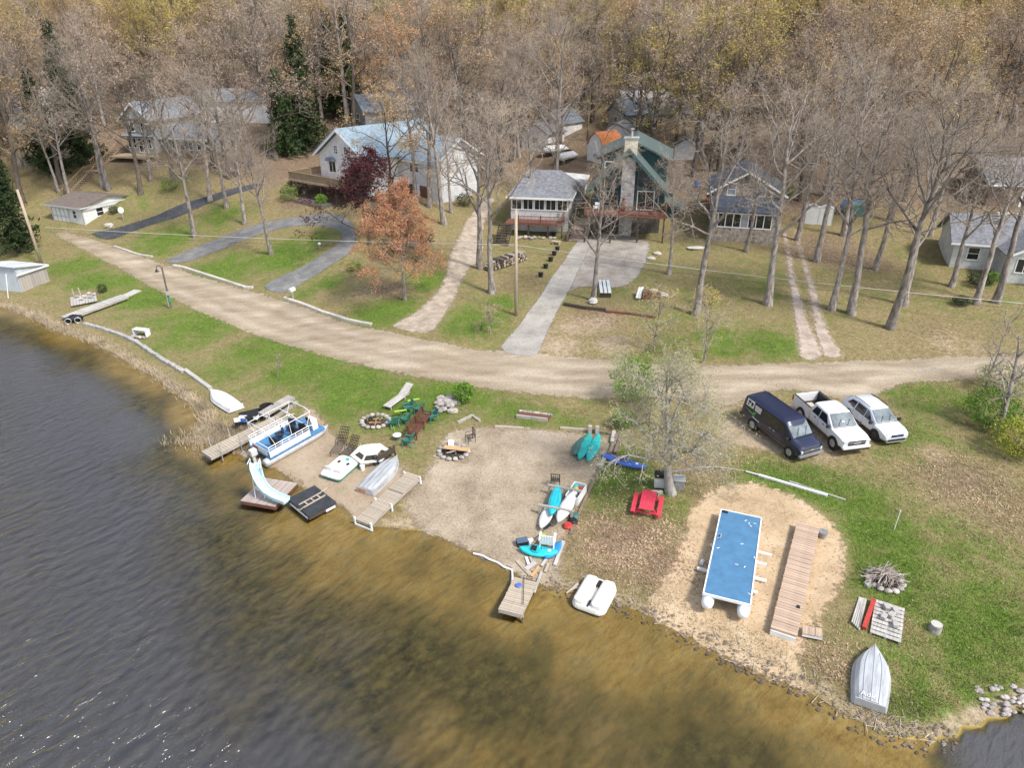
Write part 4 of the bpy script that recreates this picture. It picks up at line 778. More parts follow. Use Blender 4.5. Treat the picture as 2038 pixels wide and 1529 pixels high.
# --- white cottage on the right edge
r = empty('gable_porch_cottage', 'white cottage with a grey roof and gabled porch at the right edge', 'house', ground(46.2, 72.9), R(-18))
MB().extx([(0, -1.5), (6.5, -1.5), (6.5, 2.9), (3.25, 4.9), (0, 2.9)], 0, 15).build('wall', OLD_WHITE, r)
mb = MB(); mb.slab([(-.5, -.55, 2.75), (15.5, -.55, 2.75), (15.5, 3.25, 5.08), (-.5, 3.25, 5.08)], .16); mb.slab([(-.5, 3.25, 5.082), (15.5, 3.25, 5.082), (15.5, 7.05, 2.75), (-.5, 7.05, 2.75)], .16); mb.build('roof', R_GREY, r)
MB().bx(-.5, 4.5, -.62, -.57, 2.5, 2.72).build('gutter', TRIM, r)
MB().exty([(4.2, -1.5), (11.2, -1.5), (11.2, 2.6), (7.7, 4.5), (4.2, 2.6)], -3.4, 3).build('porch_wall', OLD_WHITE, r)
mb = MB(); gable_roof(mb, 4.2, 11.2, -3.4, 2.6, 2.6, 4.5, .5, .5, .16); mb.build('porch_roof', R_GREY, r)
barge(r, 'bargeboard', TRIM, 4.2, 11.2, -3.92, 2.6, 4.5, .5, .22, .05, .16)
for x in (5.6, 7.7, 9.8): window(r, (x, -3.4, .9), 1.3, 1.3, cols=2, glass=GLASS)
window(r, (1.9, 0, 1.0), 1.0, 1.2, cols=1, rows=2); MB().bx(7.2, 9.5, -4.7, -3.45, 2.35, 2.45).build('porch_awning', TRIM, r)
# --- grey-roofed house above it
r = empty('upper_grey_house', 'brown-walled house with a plain grey roof above the right cottage', 'house', ground(61.5, 89.5), R(-8))
MB().bx(-2.2, 12, 0, 8, -2.5, 2.7).build('wall', mat('brown_boards', (.20, .14, .11), .8, .3, 2, stretch=(1, 1, 4)), r)
mb = MB(); mb.slab([(-2.8, -.7, 2.65), (12.5, -.7, 2.65), (12.5, 4, 5.2), (-2.8, 4, 5.2)], .16); mb.slab([(-2.8, 4, 5.202), (12.5, 4, 5.202), (12.5, 8.6, 2.65), (-2.8, 8.6, 2.65)], .16); mb.build('roof', R_GREY, r)
MB().bx(-2.8, 12.4, -.77, -.72, 2.42, 2.64).build('gutter', TRIM, r); window(r, (3.2, 0, .8), 1.2, 1.2); window(r, (6.5, 0, .8), 1.2, 1.2)
for x in (1.4, 4.6): post(r, x, -.6, -2.5, 2.5, .22, TRIM)
o = empty('foundation_wall', 'low whitewashed wall on the bank above the right cottage', 'wall', ground(60.5, 84.0), R(-6)); MB().bx(-3, 6, 0, .4, -.8, 1.2).build('wall_body', CREAM, o)
# --- outbuildings behind
def shed(name, label, cat, p, rz, w_, d_, h, hr, wallm, roofm, gambrel=False, win=True, sink=1.5):
    r = empty(name, label, cat, p, rz)
    if gambrel:
        P = [(-w_ / 2, -sink), (w_ / 2, -sink), (w_ / 2, h), (w_ * .32, h + (hr - h) * .62), (0, hr), (-w_ * .32, h + (hr - h) * .62), (-w_ / 2, h)]
        MB().exty(P, 0, d_).build('wall', wallm, r); mb = MB()
        for a, b in ((2, 3), (3, 4), (4, 5), (5, 6)): mb.slab([(P[a][0] * 1.06, -.25, P[a][1] + .12), (P[a][0] * 1.06, d_ + .25, P[a][1] + .12), (P[b][0] * 1.06, d_ + .25, P[b][1] + .12 + .001 * a), (P[b][0] * 1.06, -.25, P[b][1] + .12 + .001 * a)], .08)
        mb.build('roof', roofm, r)
    else:
        MB().exty([(-w_ / 2, -sink), (w_ / 2, -sink), (w_ / 2, h), (0, hr), (-w_ / 2, h)], 0, d_).build('wall', wallm, r); mb = MB(); gable_roof(mb, -w_ / 2, w_ / 2, 0, d_, h, hr, .4, .4, .14); mb.build('roof', roofm, r)
    if win: window(r, (0, 0, h * .45), w_ * .18, h * .35, cols=2)
    return r
WB = mat('white_board', (.76, .76, .75), .7, .12, 1.5)
shed('gambrel_barn', 'white barn-shaped shed with an orange roof behind the chalet', 'shed', G(1183, 322), R(-52), 3.4, 4.2, 2.4, 4.4, WB, R_ORANGE, True, False)
shed('gambrel_shed', 'white barn-shaped shed with a grey roof behind the chalet', 'shed', G(1222, 300), R(-22), 4.0, 5.5, 2.2, 4.2, WB, R_GREY, True)
shed('blue_roofed_shed', 'small white outbuilding with a pale slate roof uphill of the hip-roofed cottage', 'shed', G(1090, 275), R(-40), 5, 7, 2.6, 4.4, WB, R_SLATE)
shed('long_grey_house', 'low grey-roofed house behind the two barn-shaped sheds', 'house', G(1225, 258), R(-75), 7, 13, 2.8, 4.8, GREY_SIDE, R_SLATE)
shed('far_white_house', 'distant white house with a pale roof high among the woods', 'house', G(1235, 232), R(-80), 6, 9, 2.6, 4.2, WB, mat('white_roof', (.62, .64, .66), .6, .15))
shed('backyard_cottage', 'white cottage wall half hidden uphill of the hip-roofed cottage', 'house', G(1065, 300), R(-30), 5, 6, 2.8, 4.2, WB, R_GREY)
shed('edge_house', 'white house among bare trees at the far left edge', 'house', G(28, 262), R(-30), 8, 9, 4.0, 6.6, WB, mat('white_roof', (.62, .64, .66)))
shed('detached_garage', 'long white garage behind the grey gabled house', 'garage', G(420, 232), R(-95), 6.5, 13, 2.8, 4.4, WB, R_SLATE, False, False)
shed('uphill_grey_house', 'grey-roofed house partly hidden behind the big blue roof', 'house', G(715, 258), R(-60), 7, 11, 3.2, 5.4, GREY_SIDE, R_SLATE)
shed('side_cabin', 'pale little cabin between the chalet and the stone cottage', 'shed', G(1362, 318), R(-20), 3.2, 4, 2.0, 3.0, WB, R_GREY, False, False)
# ---------------------------------------------------------------- the waterfront
ALU = mat('dull_aluminium', (.44, .455, .47), .55, .3, 1.6, metal=.25, stretch=(.5, 3, 1), bump=.1); ALU_EDGE = mat('aluminium_edge', (.55, .56, .58), .45, .1, 3, metal=.3); BOAT_W = mat('white_boat', (.74, .74, .74), .5, .12, 1.3); ORANGE = mat('orange_paint', (.50, .20, .10), .7, .25, 4)
BLUE_CARPET = mat('blue_carpet', (.075, .215, .40), .95, .18, 5, bump=.2); BLUE_DECK = mat('blue_deck_sheet', (.075, .195, .34), .85, .14, 1.4, bump=.1); TURQ = mat('turquoise_plastic', (.025, .50, .58), .45, .15, 2); TEAL = mat('teal_plastic', (.03, .42, .38), .5, .18, 2.5); KBLUE = mat('blue_kayak_plastic', (.075, .16, .52), .4, .12, 2); KGREEN = mat('dark_green_plastic', (.065, .15, .13), .5, .2, 2)
BLACK = mat('black_plastic', (.018, .018, .02), .6, .3, 3); IRON = mat('black_iron', (.02, .02, .022), .5, .2, 4); CHROME = mat('steel_tube', (.62, .63, .65), .3, .08, 4, metal=.6); WPIPE = mat('white_tube', (.76, .77, .78), .4, .06, 3); SLIDE = mat('pale_blue_slide', (.50, .74, .80), .35, .08, 2); RAFT_K = mat('black_raft_mat', (.038, .042, .05), .8, .3, 2, bump=.2)
PINK_W = mat('pinkish_grey_planks', (.42, .35, .315), .9, .28, 2, stretch=(.5, 7, 7), rand=.14, bump=.2); CEDAR = mat('cedar_planks', (.50, .365, .27), .85, .22, 2, stretch=(.5, 7, 7), rand=.12, bump=.2); PALE_W = mat('pale_dock_planks', (.46, .385, .30), .9, .2, 2.5, stretch=(.6, 6, 6), rand=.1, bump=.15); TIMBER = mat('old_timber', (.22, .17, .125), .9, .35, 2, stretch=(.5, 6, 6), bump=.4, rand=.15); SILVER_W = mat('silver_planks', (.47, .445, .41), .9, .25, 2, stretch=(.5, 7, 7), rand=.12, bump=.3)
RED_P = mat('red_paint', (.66, .05, .09), .6, .14, 2); BROWN_P = mat('brown_paint', (.135, .05, .035), .7, .25, 2); STONES = mat('field_stone', (.40, .36, .33), .9, .3, 3, rand=.3, bump=.4); CHAR = mat('charred_wood', (.06, .05, .042), .95, .4, 4); ORANGE_W = mat('fresh_plank', (.56, .35, .17), .8, .2, 2, stretch=(.6, 5, 5)); LEAF_O = mat('orange_leaves', (.40, .20, .07), .9, .35, 6); YELLOW = mat('yellow_plastic', (.62, .50, .05), .5, .1, 3); LIME = mat('lime_plastic', (.35, .55, .06), .5, .1, 3); STICK = mat('grey_sticks', (.33, .28, .24), .95, .3, 3, rand=.3)
def planks(root, L, W, n, z, m, gap=.02, t=.045, x0=None, rnd=.008, name='plank'):
    """n boards laid across a deck that runs along local x"""
    x0 = -L / 2 if x0 is None else x0; d = L / n; me = MB().bx(-W / 2, W / 2, -(d - gap) / 2, (d - gap) / 2, -t, 0).mesh(name, m)
    for k in range(n):
        o = bpy.data.objects.new(name, me); COL.objects.link(o); o.parent = root; o.location = (x0 + d * (k + .5), random.uniform(-.012, .012), z + random.uniform(-rnd, rnd)); o.rotation_euler = (0, 0, math.pi / 2 + random.uniform(-.006, .006))
def dock(name, label, pa, pb, W, h, n, m, frame=WOOD_GREY, group=None, cat='dock', posts=0, postm=CHROME, ph=.7, base=None):
    r, L = survey(name, label, cat, pa, pb, group, h=h)
    planks(r, L, W, n, 0, m)
    f = MB()
    for y in (-W / 2 + .05, W / 2 - .05): f.bx(-L / 2, L / 2, y - .035, y + .035, -.22, -.047)
    f.bx(-L / 2, -L / 2 + .06, -W / 2 + .09, W / 2 - .09, -.21, -.05).bx(L / 2 - .06, L / 2, -W / 2 + .09, W / 2 - .09, -.21, -.05); f.build('frame', frame, r)
    for k in range(posts):
        x = -L / 2 + L * (k + .5) / posts
        for y in (-W / 2 - .04, W / 2 + .04): MB().cyl((x, y, -h - .5), .035, h + .5 + ph, 8).build('post', postm, r)
    return r, L
def rowboat(name, label, pa, pb, W, H, hull, rim, patch=None):
    """upturned boat, transom at pa, bow at pb"""
    r, L = survey(name, label, 'boat', pa, pb, 'upturned rowboats'); mb = MB(); secs = []; N = 12
    def wid(t): return W / 2 * (.86 + .14 * math.sin(math.pi * min(1, t * 1.1))) * (1 if t < .55 else max(.02, 1 - ((t - .55) / .45) ** 2.1))
    for i in range(N + 1):
        t = i / N; x = -L / 2 + L * t; b = wid(t); hh = H * (1 - .30 * max(0, (t - .6) / .4) ** 2); lift = .05 + .10 * max(0, (t - .5) / .5) ** 2 * 0
        secs.append([(x, -b, lift), (x, -b * .985, lift + .22 * hh), (x, -b * .90, lift + .62 * hh), (x, -b * .70, lift + .90 * hh), (x, -b * .35, lift + .97 * hh), (x, 0, lift + hh), (x, b * .35, lift + .97 * hh), (x, b * .70, lift + .90 * hh), (x, b * .90, lift + .62 * hh), (x, b * .985, lift + .22 * hh), (x, b, lift)])
    mb.loft(secs); mb.build('hull', hull, r, smooth=False)
    g = MB()
    for s in (-1, 1): g.tube([(-L / 2 + L * i / N, s * (wid(i / N) + .01), .055) for i in range(N + 1)], .03, 6)
    g.build('gunwale', rim, r)
    for f in (-.45, 0, .45):
        k = MB(); k.tube([(-L / 2 + L * i / N, f * wid(i / N), .055 + H * (1 - .30 * max(0, (i / N - .6) / .4) ** 2) * (1.0 if f == 0 else .965)) for i in range(0, N + 1 if f == 0 else N - 1)], .018, 5); k.build('keel' if f == 0 else 'strake', rim, r)
    MB().bx(-L / 2 - .035, -L / 2 - .002, -wid(0) * .9, wid(0) * .9, .06, .05 + H * .9).build('transom', rim, r)
    if patch: MB().bx(-L / 2 - .055, -L / 2 - .037, -wid(0) * .1, wid(0) * .75, .15, .05 + H * .62).build('transom_patch', patch, r)
    return r, L
rowboat('rowboat', 'white upturned rowboat on the bank by the boulders and shore grass', (472, 818), (420, 782), 1.35, .45, BOAT_W, BOAT_W)
rowboat('rowboat', 'grey aluminium upturned rowboat with an orange patch on its transom', (727, 984), (792, 916), 1.45, .5, ALU, ALU_EDGE, ORANGE)
r, L = rowboat('rowboat', 'silver upturned rowboat alone on the grass at the lower right', (1728, 1412), (1738, 1294), 1.5, .5, mat('silver_hull', (.50, .515, .53), .5, .25, 1.5, metal=.25, stretch=(.5, 3, 1)), ALU_EDGE)
tx = bpy.data.curves.new('lettering', 'FONT'); tx.body = 'Adio'; tx.size = .34; tx.extrude = .002; tx.materials.append(TRIM)
tq = bpy.data.objects.new('lettering', tx); COL.objects.link(tq); bpy.context.view_layer.update(); tme = bpy.data.meshes.new_from_object(tq.evaluated_get(bpy.context.evaluated_depsgraph_get())); bpy.data.objects.remove(tq); to = bpy.data.objects.new('lettering', tme); COL.objects.link(to); to.parent = r; to.location = (-L / 2 + .12, .42, .60); to.rotation_euler = (R(-3), R(0), R(-90))
# docks
r, L = dock('wooden_dock', 'tan plank dock with steel posts beside the pontoon boat', (410, 905), (558, 832), 1.25, .55, 30, PALE_W, posts=4)
r, L = dock('elevated_boardwalk', 'grey board platform on trestle legs behind the pontoon boat', (520, 824), (580, 788), .75, .75, 5, WOOD_GREY, cat='platform')
for x in (-L / 2 + .3, L / 2 - .3):
    for y in (-.3, .3): MB().bar((x, y, -.05), (x + .15 * (1 if x > 0 else -1), y * 1.3, -.85), .07, .07).build('leg', WOOD_GREY, r)
r, L = survey('timber_beam', 'long grey timber lying in front of the elevated boardwalk', 'timber', (545, 838), (592, 802)); MB().bx(-L / 2, L / 2, -.13, .13, .0, .2).build('beam', WOOD_GREY, r)
r, L = dock('two_section_dock', 'tan two-section dock lying on the sand beside the aluminium rowboat', (722, 1039), (824, 944), 1.12, .42, 52, PALE_W, posts=0)
MB().bx(L * .12 - .02, L * .12 + .02, -.55, .55, -.02, .008).build('seam', BLACK, r)
for y in (-.6, .6):
    for x in (-L / 2, -L * .12, L / 2 - .2): MB().bx(x - .05, x + .05, y - .05, y + .05, -.75, .14).build('leg', TRIM, r)
MB().bx(-L / 2 - .08, -L / 2 - .03, -.6, .6, -.42, -.28).build('cross_brace', TRIM, r)
r, L = dock('long_dock', 'long cedar plank dock lying on the sand beside the blue raft', (1560, 1258), (1609, 1044), 1.18, .45, 46, CEDAR, frame=CEDAR)
MB().bx(-L / 2 - .05, -L / 2 - .002, -.57, .57, -.42, -.12).build('end_board', TRIM, r); MB().bx(-L * .29, -L * .27, -.45, -.3, .005, .05).build('cleat', BLACK, r)
r, L = dock('dock_step', 'small cedar plank step beside the foot of the long dock', (1597, 1252), (1637, 1260), .55, .35, 3, CEDAR, frame=TRIM, cat='step')
r, L = dock('small_dock', 'short pale dock reaching into the water below the plank heap', (1046, 1154), (1015, 1219), 1.22, .4, 17, PALE_W, posts=0)
for x in (-L / 2 + .3, L / 2 - .3):
    for y in (-.55, .55): MB().bx(x - .05, x + .05, y - .05, y + .05, -1.2, -.05).build('post', WOOD_GREY, r)
o = empty('frisbee', 'blue disc lying on the short pale dock', 'frisbee', at_z(1032, 1165, .47)); MB().cyl((0, 0, 0), .17, .035, 16, r2=.14).build('disc', KBLUE, o)
o = empty('fishing_pole', 'thin pole lying along the short pale dock', 'pole', at_z(1043, 1180, .46)); a, b = at_z(1043, 1145, .5), at_z(1041, 1203, .5); MB().tube([a - o.location, b - o.location], .018, 6).build('shaft', BLACK, o)
# the pontoon boat
r, L = survey('pontoon_boat', 'pontoon boat with a blue carpeted deck and white rails pulled up on the sand', 'boat', (512, 903), (630, 838), h=.75); W = 2.45
MB().bx(-L / 2 + .2, L / 2 - .2, -W / 2, W / 2, -.12, 0).build('deck', BLUE_CARPET, r)
for y in (-.85, .85): MB().tube([(-L / 2 - .1, y, -.42), (-L / 2 + .1, y, -.42), (L / 2 - .7, y, -.42), (L / 2 - .1, y, -.34), (L / 2 + .3, y, -.16)], [.28, .30, .30, .22, .03], 14).build('pontoon', ALU_EDGE, r, smooth=True)
for s, nm in ((-1, 'side'), (1, 'side')):
    f = MB().bx(-L / 2 + .25, L / 2 - 1.4, s * (W / 2 - .03) - .015, s * (W / 2 - .03) + .015, .02, .46).build('side_panel', BOAT_W, r)
    mb = MB(); mb.tube([(-L / 2 + .25, s * (W / 2 - .03), .78), (L / 2 - 1.4, s * (W / 2 - .03), .78), (L / 2 - .9, s * (W / 2 - .03), .62)], .028, 6).tube([(-L / 2 + .25, s * (W / 2 - .03), .6), (L / 2 - 1.4, s * (W / 2 - .03), .6)], .02, 6)
    for k in range(7): x = -L / 2 + .25 + (L - 1.65) * k / 6; mb.tube([(x, s * (W / 2 - .03), 0), (x, s * (W / 2 - .03), .78)], .024, 6)
    mb.build('rail', WPIPE, r)
for x in (-L / 2 + .25, L / 2 - 1.4): MB().tube([(x, -W / 2 + .03, .78), (x, W / 2 - .03, .78)], .028, 6).tube([(x, -W / 2 + .03, .45), (x, W / 2 - .03, .45)], .022, 6).build('end_rail', WPIPE, r)
MB().bx(-L / 2 + .22, -L / 2 + .27, -.8, .8, .02, .4).build('stern_panel', BOAT_W, r); MB().bx(-L / 2 + .20, -L / 2 + .217, .2, .75, .12, .32).build('registration_plate', RED_CLOTH, r)
for i, (x, y, a) in enumerate([(-L / 2 + 1.3, -.35, .4), (-L / 2 + 2.0, .3, 2.8), (-L / 2 + 2.9, -.3, .3), (.6, .35, -2.6), (1.1, -.5, .5)]):
    c = MB(); M = Matrix.Rotation(a, 3, 'Z')
    for bx in ((.0, 0, .34, .52, .5, .14), (-.27, 0, .62, .12, .5, .5), (0, 0, .14, .3, .3, .28)): c.box(M @ Vector(bx[:3]) + Vector((x, y, 0)), bx[3:], rot=M)
    c.build('seat', mat('dark_blue_vinyl', (.035, .045, .075), .6, .3, 2) if i % 2 else BLACK, r, bevel=.03)
MB().box((1.7, -.55, .4), (.45, .7, .8)).build('console', BOAT_W, r, bevel=.04); MB().box((1.45, -.55, .85), (.1, .4, .25)).build('dash', BLACK, r)
cf = MB(); ch_ = 1.85
for x in (-L / 2 + .5, -L / 2 + 1.6, -L / 2 + 2.7, -L / 2 + 3.8):
    cf.tube([(x, -W / 2 + .05, ch_ - .12), (x, -W / 4, ch_), (x, W / 4, ch_), (x, W / 2 - .05, ch_ - .12)], .024, 6)
for s in (-1, 1): cf.tube([(-L / 2 + .5, s * (W / 2 - .05), ch_ - .12), (-L / 2 + 3.8, s * (W / 2 - .05), ch_ - .12)], .024, 6); cf.tube([(-L / 2 + .5, s * (W / 2 - .05), ch_ - .12), (-L / 2 + .8, s * (W / 2 - .05), .78)], .02, 6); cf.tube([(-L / 2 + 3.8, s * (W / 2 - .05), ch_ - .12), (-L / 2 + 3.3, s * (W / 2 - .05), .78)], .02, 6); cf.tube([(-L / 2 + 2.1, s * (W / 2 - .05), ch_ - .12), (-L / 2 + 2.1, s * (W / 2 - .05), .78)], .02, 6)
cf.build('canopy_frame', WPIPE, r)
MB().box((-L / 2 - .25, 0, .25), (.45, .36, .5)).box((-L / 2 - .3, 0, -.3), (.2, .14, .8)).build('outboard_motor', mat('pale_grey_cowl', (.60, .60, .58), .4, .1, 3), r, bevel=.05)
MB().tube([(-L / 2 - .35, .5, .0), (-L / 2 - .6, .5, -.1), (-L / 2 - .6, 1.0, -.1), (-L / 2 - .35, 1.0, .0)], .03, 6).build('ladder', CHROME, r)
# dark bins and gear between boat and boardwalk
o = spot('storage_box', 'black lidded storage box beside the white upturned rowboat', 'box', (502, 838), R(30)); MB().bx(-.75, .75, -.45, .45, 0, .6).build('body', BLACK, o, bevel=.05); MB().bx(-.78, .78, -.48, .48, .6, .68).build('lid', BLACK, o, bevel=.03)
o = spot('barrel_chair', 'round black chair at the end of the elevated boardwalk', 'chair', (534, 828), R(20)); MB().cyl((0, 0, 0), .45, .4, 14).build('seat', BLACK, o); MB().loft([[(.5 * math.cos(a) * q, .5 * math.sin(a) * q, z) for a in np.linspace(.3, 3.9, 9)] + [(.40 * math.cos(a) * q, .40 * math.sin(a) * q, z) for a in np.linspace(3.9, .3, 9)] for z, q in ((.4, 1), (.85, 1.08))]).build('backrest', BLACK, o)
for i, (px, py, mm, nm, lb) in enumerate([(488, 852, KBLUE, 'cooler', 'small blue and white cooler'), (500, 851, BLACK, 'duffel', 'dark duffel bag'), (476, 858, BLACK, 'bag', 'black bag'), (509, 847, BOAT_W, 'cooler', 'white cooler')]):
    o = spot(nm, lb + ' among the gear on the plank dock', nm, (px, py), i); o.location.z += .55; MB().bx(-.3, .3, -.2, .2, 0, .32).build('body', mm, o, bevel=.05); MB().bx(-.31, .31, -.21, .21, .325, .38).build('lid', BOAT_W if i % 2 == 0 else BLACK, o, bevel=.02)
# the swim raft with the slide
A, B, Cc, D = (at_z(*q, .32) for q in ((481, 997), (550, 1009), (589, 962), (524, 950)))
X = (B - A).normalized(); Lx = (B - A).length; Y = Vector((-X.y, X.x, 0)); Ly = (D - A).dot(Y) * .5 + (Cc - B).dot(Y) * .5
r = empty('swim_raft', 'weathered plank swim raft in the shallows carrying a blue water slide', 'raft', (A + B + Cc + D) / 4, math.atan2(X.y, X.x)); RAFT = r
n = 14; me = MB().bx(-Ly / 2, Ly / 2, -Lx / 2 / n + .012, Lx / 2 / n - .012, -.05, 0).mesh('plank', PINK_W)
for k in range(n): o = bpy.data.objects.new('plank', me); COL.objects.link(o); o.parent = r; o.rotation_euler = (0, 0, math.pi / 2); o.location = (-Lx / 2 + Lx * (k + .5) / n, 0, random.uniform(-.006, .006))
MB().bx(-Lx / 2, Lx / 2, -Ly / 2, -Ly / 2 + .06, -.28, -.055).bx(-Lx / 2, Lx / 2, Ly / 2 - .06, Ly / 2, -.28, -.055).bx(-Lx / 2, -Lx / 2 + .06, -Ly / 2 + .06, Ly / 2 - .06, -.28, -.055).bx(Lx / 2 - .06, Lx / 2, -Ly / 2 + .06, Ly / 2 - .06, -.28, -.055).build('frame', DOORBROWN, r)
path = [at_z(508, 922, 2.55), at_z(509, 933, 2.35), at_z(511, 948, 1.85), at_z(518, 964, 1.35), at_z(530, 979, .98), at_z(548, 990, .74), at_z(571, 999, .62)]
o = empty('water_slide', 'pale blue curved water slide standing on the plank swim raft', 'slide', Vector((path[2].x, path[2].y, .32))); q0 = o.location; secs = []
for i, p in enumerate(path):
    d = (path[min(i + 1, 6)] - path[max(i - 1, 0)]); sd = Vector((-d.y, d.x, 0)).normalized(); u = sd.cross(d).normalized() * (-1 if sd.cross(d).z < 0 else 1); p = p - q0
    secs.append([tuple(p + sd * a + u * b) for a, b in ((-.32, .2), (-.27, .2), (-.24, .03), (0, 0), (.24, .03), (.27, .2), (.32, .2), (.28, -.05), (0, -.07), (-.28, -.05))])
MB().loft(secs).build('chute', SLIDE, o, smooth=False)
t0 = path[0] - q0; lg = MB()
for s in (-.28, .28): lg.tube([t0 + Vector((s, .05, 0)), Vector((t0.x + s, t0.y + .35, 0))], .03, 6); lg.tube([path[2] - q0 + Vector((s, 0, -.05)), Vector((path[2].x - q0.x + s, path[2].y - q0.y - .1, 0))], .03, 6)
lg.build('leg', WPIPE, o)
mb = MB()
for k in range(6): zz = .3 + k * .36; mb.tube([Vector((t0.x - .26, t0.y + .35 - .3 * zz / 2.3, zz)), Vector((t0.x + .26, t0.y + .35 - .3 * zz / 2.3, zz))], .022, 6)
mb.build('ladder_rung', WPIPE, o)
MB().tube([t0 + Vector((-.3, .05, -.1)), t0 + Vector((-.3, .05, .28)), t0 + Vector((-.3, -.45, .2))], .025, 6).tube([t0 + Vector((.3, .05, -.1)), t0 + Vector((.3, .05, .28)), t0 + Vector((.3, -.45, .2))], .025, 6).build('handrail', WPIPE, o)
# the black raft
A, B, Cc, D = at_z(572, 994, .5), at_z(615, 1030, .38), at_z(672, 997, .45), at_z(623, 965, .55); X = (B - A).normalized(); Lx = (B - A).length; Ly = (D - A).length
r = empty('black_raft', 'black topped square raft beached beside the plank swim raft', 'raft', (A + B + Cc + D) / 4, math.atan2(X.y, X.x)); r.rotation_euler = (R(1.5), R(2.5), r.rotation_euler[2])
MB().bx(-Lx / 2, Lx / 2, -Ly / 2, Ly / 2, -.06, 0).build('top_mat', RAFT_K, r, bevel=.02); MB().bx(-Lx / 2 + .03, Lx / 2 - .03, -Ly / 2 + .03, Ly / 2 - .03, -.34, -.065).build('side_frame', WOOD_DARK, r)
MB().bx(-Lx / 2 + .2, Lx / 2 - .2, -Ly / 2 + .0, -Ly / 2 + .026, -.36, -.2).bx(Lx / 2 - .025, Lx / 2 + .005, Ly * .1, Ly / 2 - .1, -.36, -.2).build('foam_float', BOAT_W, r)
o = empty('boarding_ladder', 'tan ladder lying flat on the black raft', 'ladder', r.location + Vector((.08, -.02, .06)), R(52)); 
for y in (-.22, .22): MB().bar((-.85, y, 0), (.75, y, 0), .07, .06).build('rail', PALE_W, o)
for x in (-.5, -.05, .4): MB().bx(x - .04, x + .04, -.18, .18, -.01, .035).build('rung', PALE_W, o)
MB().tube([(-.85, -.22, .02), (-1.15, -.3, .03), (-1.2, -.1, .03)], .025, 6).tube([(.75, .22, .02), (1.35, .3, .03)], .025, 6).build('grab_rail', PALE_W, o)
# pedal boats
def rounded(L, W, t, n=5):
    P = []
    for cx, cy, a0 in ((L / 2 - t, W / 2 - t, 0), (-L / 2 + t, W / 2 - t, 90), (-L / 2 + t, -W / 2 + t, 180), (L / 2 - t, -W / 2 + t, 270)):
        for k in range(n): a = R(a0 + 90 * k / (n - 1)); P.append((cx + t * math.cos(a), cy + t * math.sin(a)))
    return P
r, L = survey('pedal_boat', 'white pedal boat with a green hull on the sand by the hexagonal table', 'boat', (656, 959), (701, 919)); L *= .98; W = 1.62
def rlay(z, l, w_, t): return [(x, y, z) for x, y in rounded(l, w_, t)]
MB().loft([rlay(.03, L * .86, W * .84, .22), rlay(.16, L * .96, W * .97, .25), rlay(.30, L * .98, W, .26)]).build('hull', mat('pedal_green', (.02, .30, .23), .45, .15, 2), r)
MB().loft([rlay(.302, L, W * 1.02, .27), rlay(.36, L, W * 1.02, .27), rlay(.44, L * .93, W * .93, .3)]).build('deck', mat('stained_white_plastic', (.72, .69, .63), .5, .18, 2.5), r)
for y in (-.36, .36): MB().loft([rlay(.442, .62, .56, .12), rlay(.50, .56, .5, .12)]).build('seat', BOAT_W, r, loc=(-.25, y, 0)); MB().box((-.62, y, .58), (.14, .52, .3)).build('backrest', BOAT_W, r, bevel=.05); MB().rock((.35, y, .46), .1, (1.4, 1, .4), seed=4).build('pedal', BLACK, r)
MB().prism([(.5, -.02), (.72, -.16), (.95, -.02), (.86, .16), (.62, .18)], .445, .452).build('badge', TEAL, r); MB().bx(-.1, .6, -.07, .07, .44, .54).build('centre_ridge', BOAT_W, r, bevel=.03)
r, L = survey('upturned_pedal_boat', 'all white pedal boat floating upside down at the shore', 'boat', (1167, 1218), (1199, 1160)); W = 1.78; r.location.z = .02
MB().loft([rlay(.0, L, W, .4), rlay(.12, L, W, .4), rlay(.26, L * .97, W * .97, .42)]).build('rim', mat('cream_white_plastic', (.78, .76, .70), .45, .1, 2), r)
for y in (-.46, .46): MB().loft([[(x, q + y, z) for x, q in rounded(l, w_, .22)] for z, l, w_ in ((.262, L * .92, .74), (.46, L * .88, .66), (.56, L * .74, .46))]).build('float', mat('cream_white_plastic', (.78, .76, .70)), r, smooth=False)
MB().bx(.42, .86, -.09, .09, .27, .40).build('paddle_wheel', BLACK, r); MB().bx(-L / 2 + .1, -L / 2 + .55, -.03, .03, .27, .36).build('rudder', BLACK, r); MB().tube([(-L / 2 + .5, 0, .3), (.4, 0, .34)], .02, 6).build('rudder_rod', CHROME, r)
# hexagonal table
o = spot('hexagonal_table', 'white hexagonal picnic table with ring benches on the sand', 'table', (739, 914), R(12))
hx = lambda q, a=0: [(q * math.cos(math.pi / 3 * k + a), q * math.sin(math.pi / 3 * k + a)) for k in range(6)]
MB().prism(hx(.78), .70, .76).build('table_top', PLAST_W, o); H1, H0 = hx(1.32), hx(1.05)
for k in range(6):
    k2 = (k + 1) % 6; MB().prism([H0[k], H1[k], H1[k2], H0[k2]], .42, .47).build('bench', PLAST_W, o); p = H1[k]; MB().bar((p[0] * .55, p[1] * .55, .69), (p[0] * .95, p[1] * .95, .44), .09, .06).bar((p[0] * .9, p[1] * .9, .42), (p[0] * .8, p[1] * .8, 0), .09, .07).build('leg', PLAST_W, o)
o = spot('bucket', 'white bucket on the sand beside the hexagonal table', 'bucket', (722, 936)); MB().cyl((0, 0, 0), .13, .38, 14, r2=.17).build('pail', PLAST_W, o); MB().tube([(-.17, 0, .36), (-.1, .05, .5), (.1, .05, .5), (.17, 0, .36)], .012, 5).build('handle', CHROME, o)
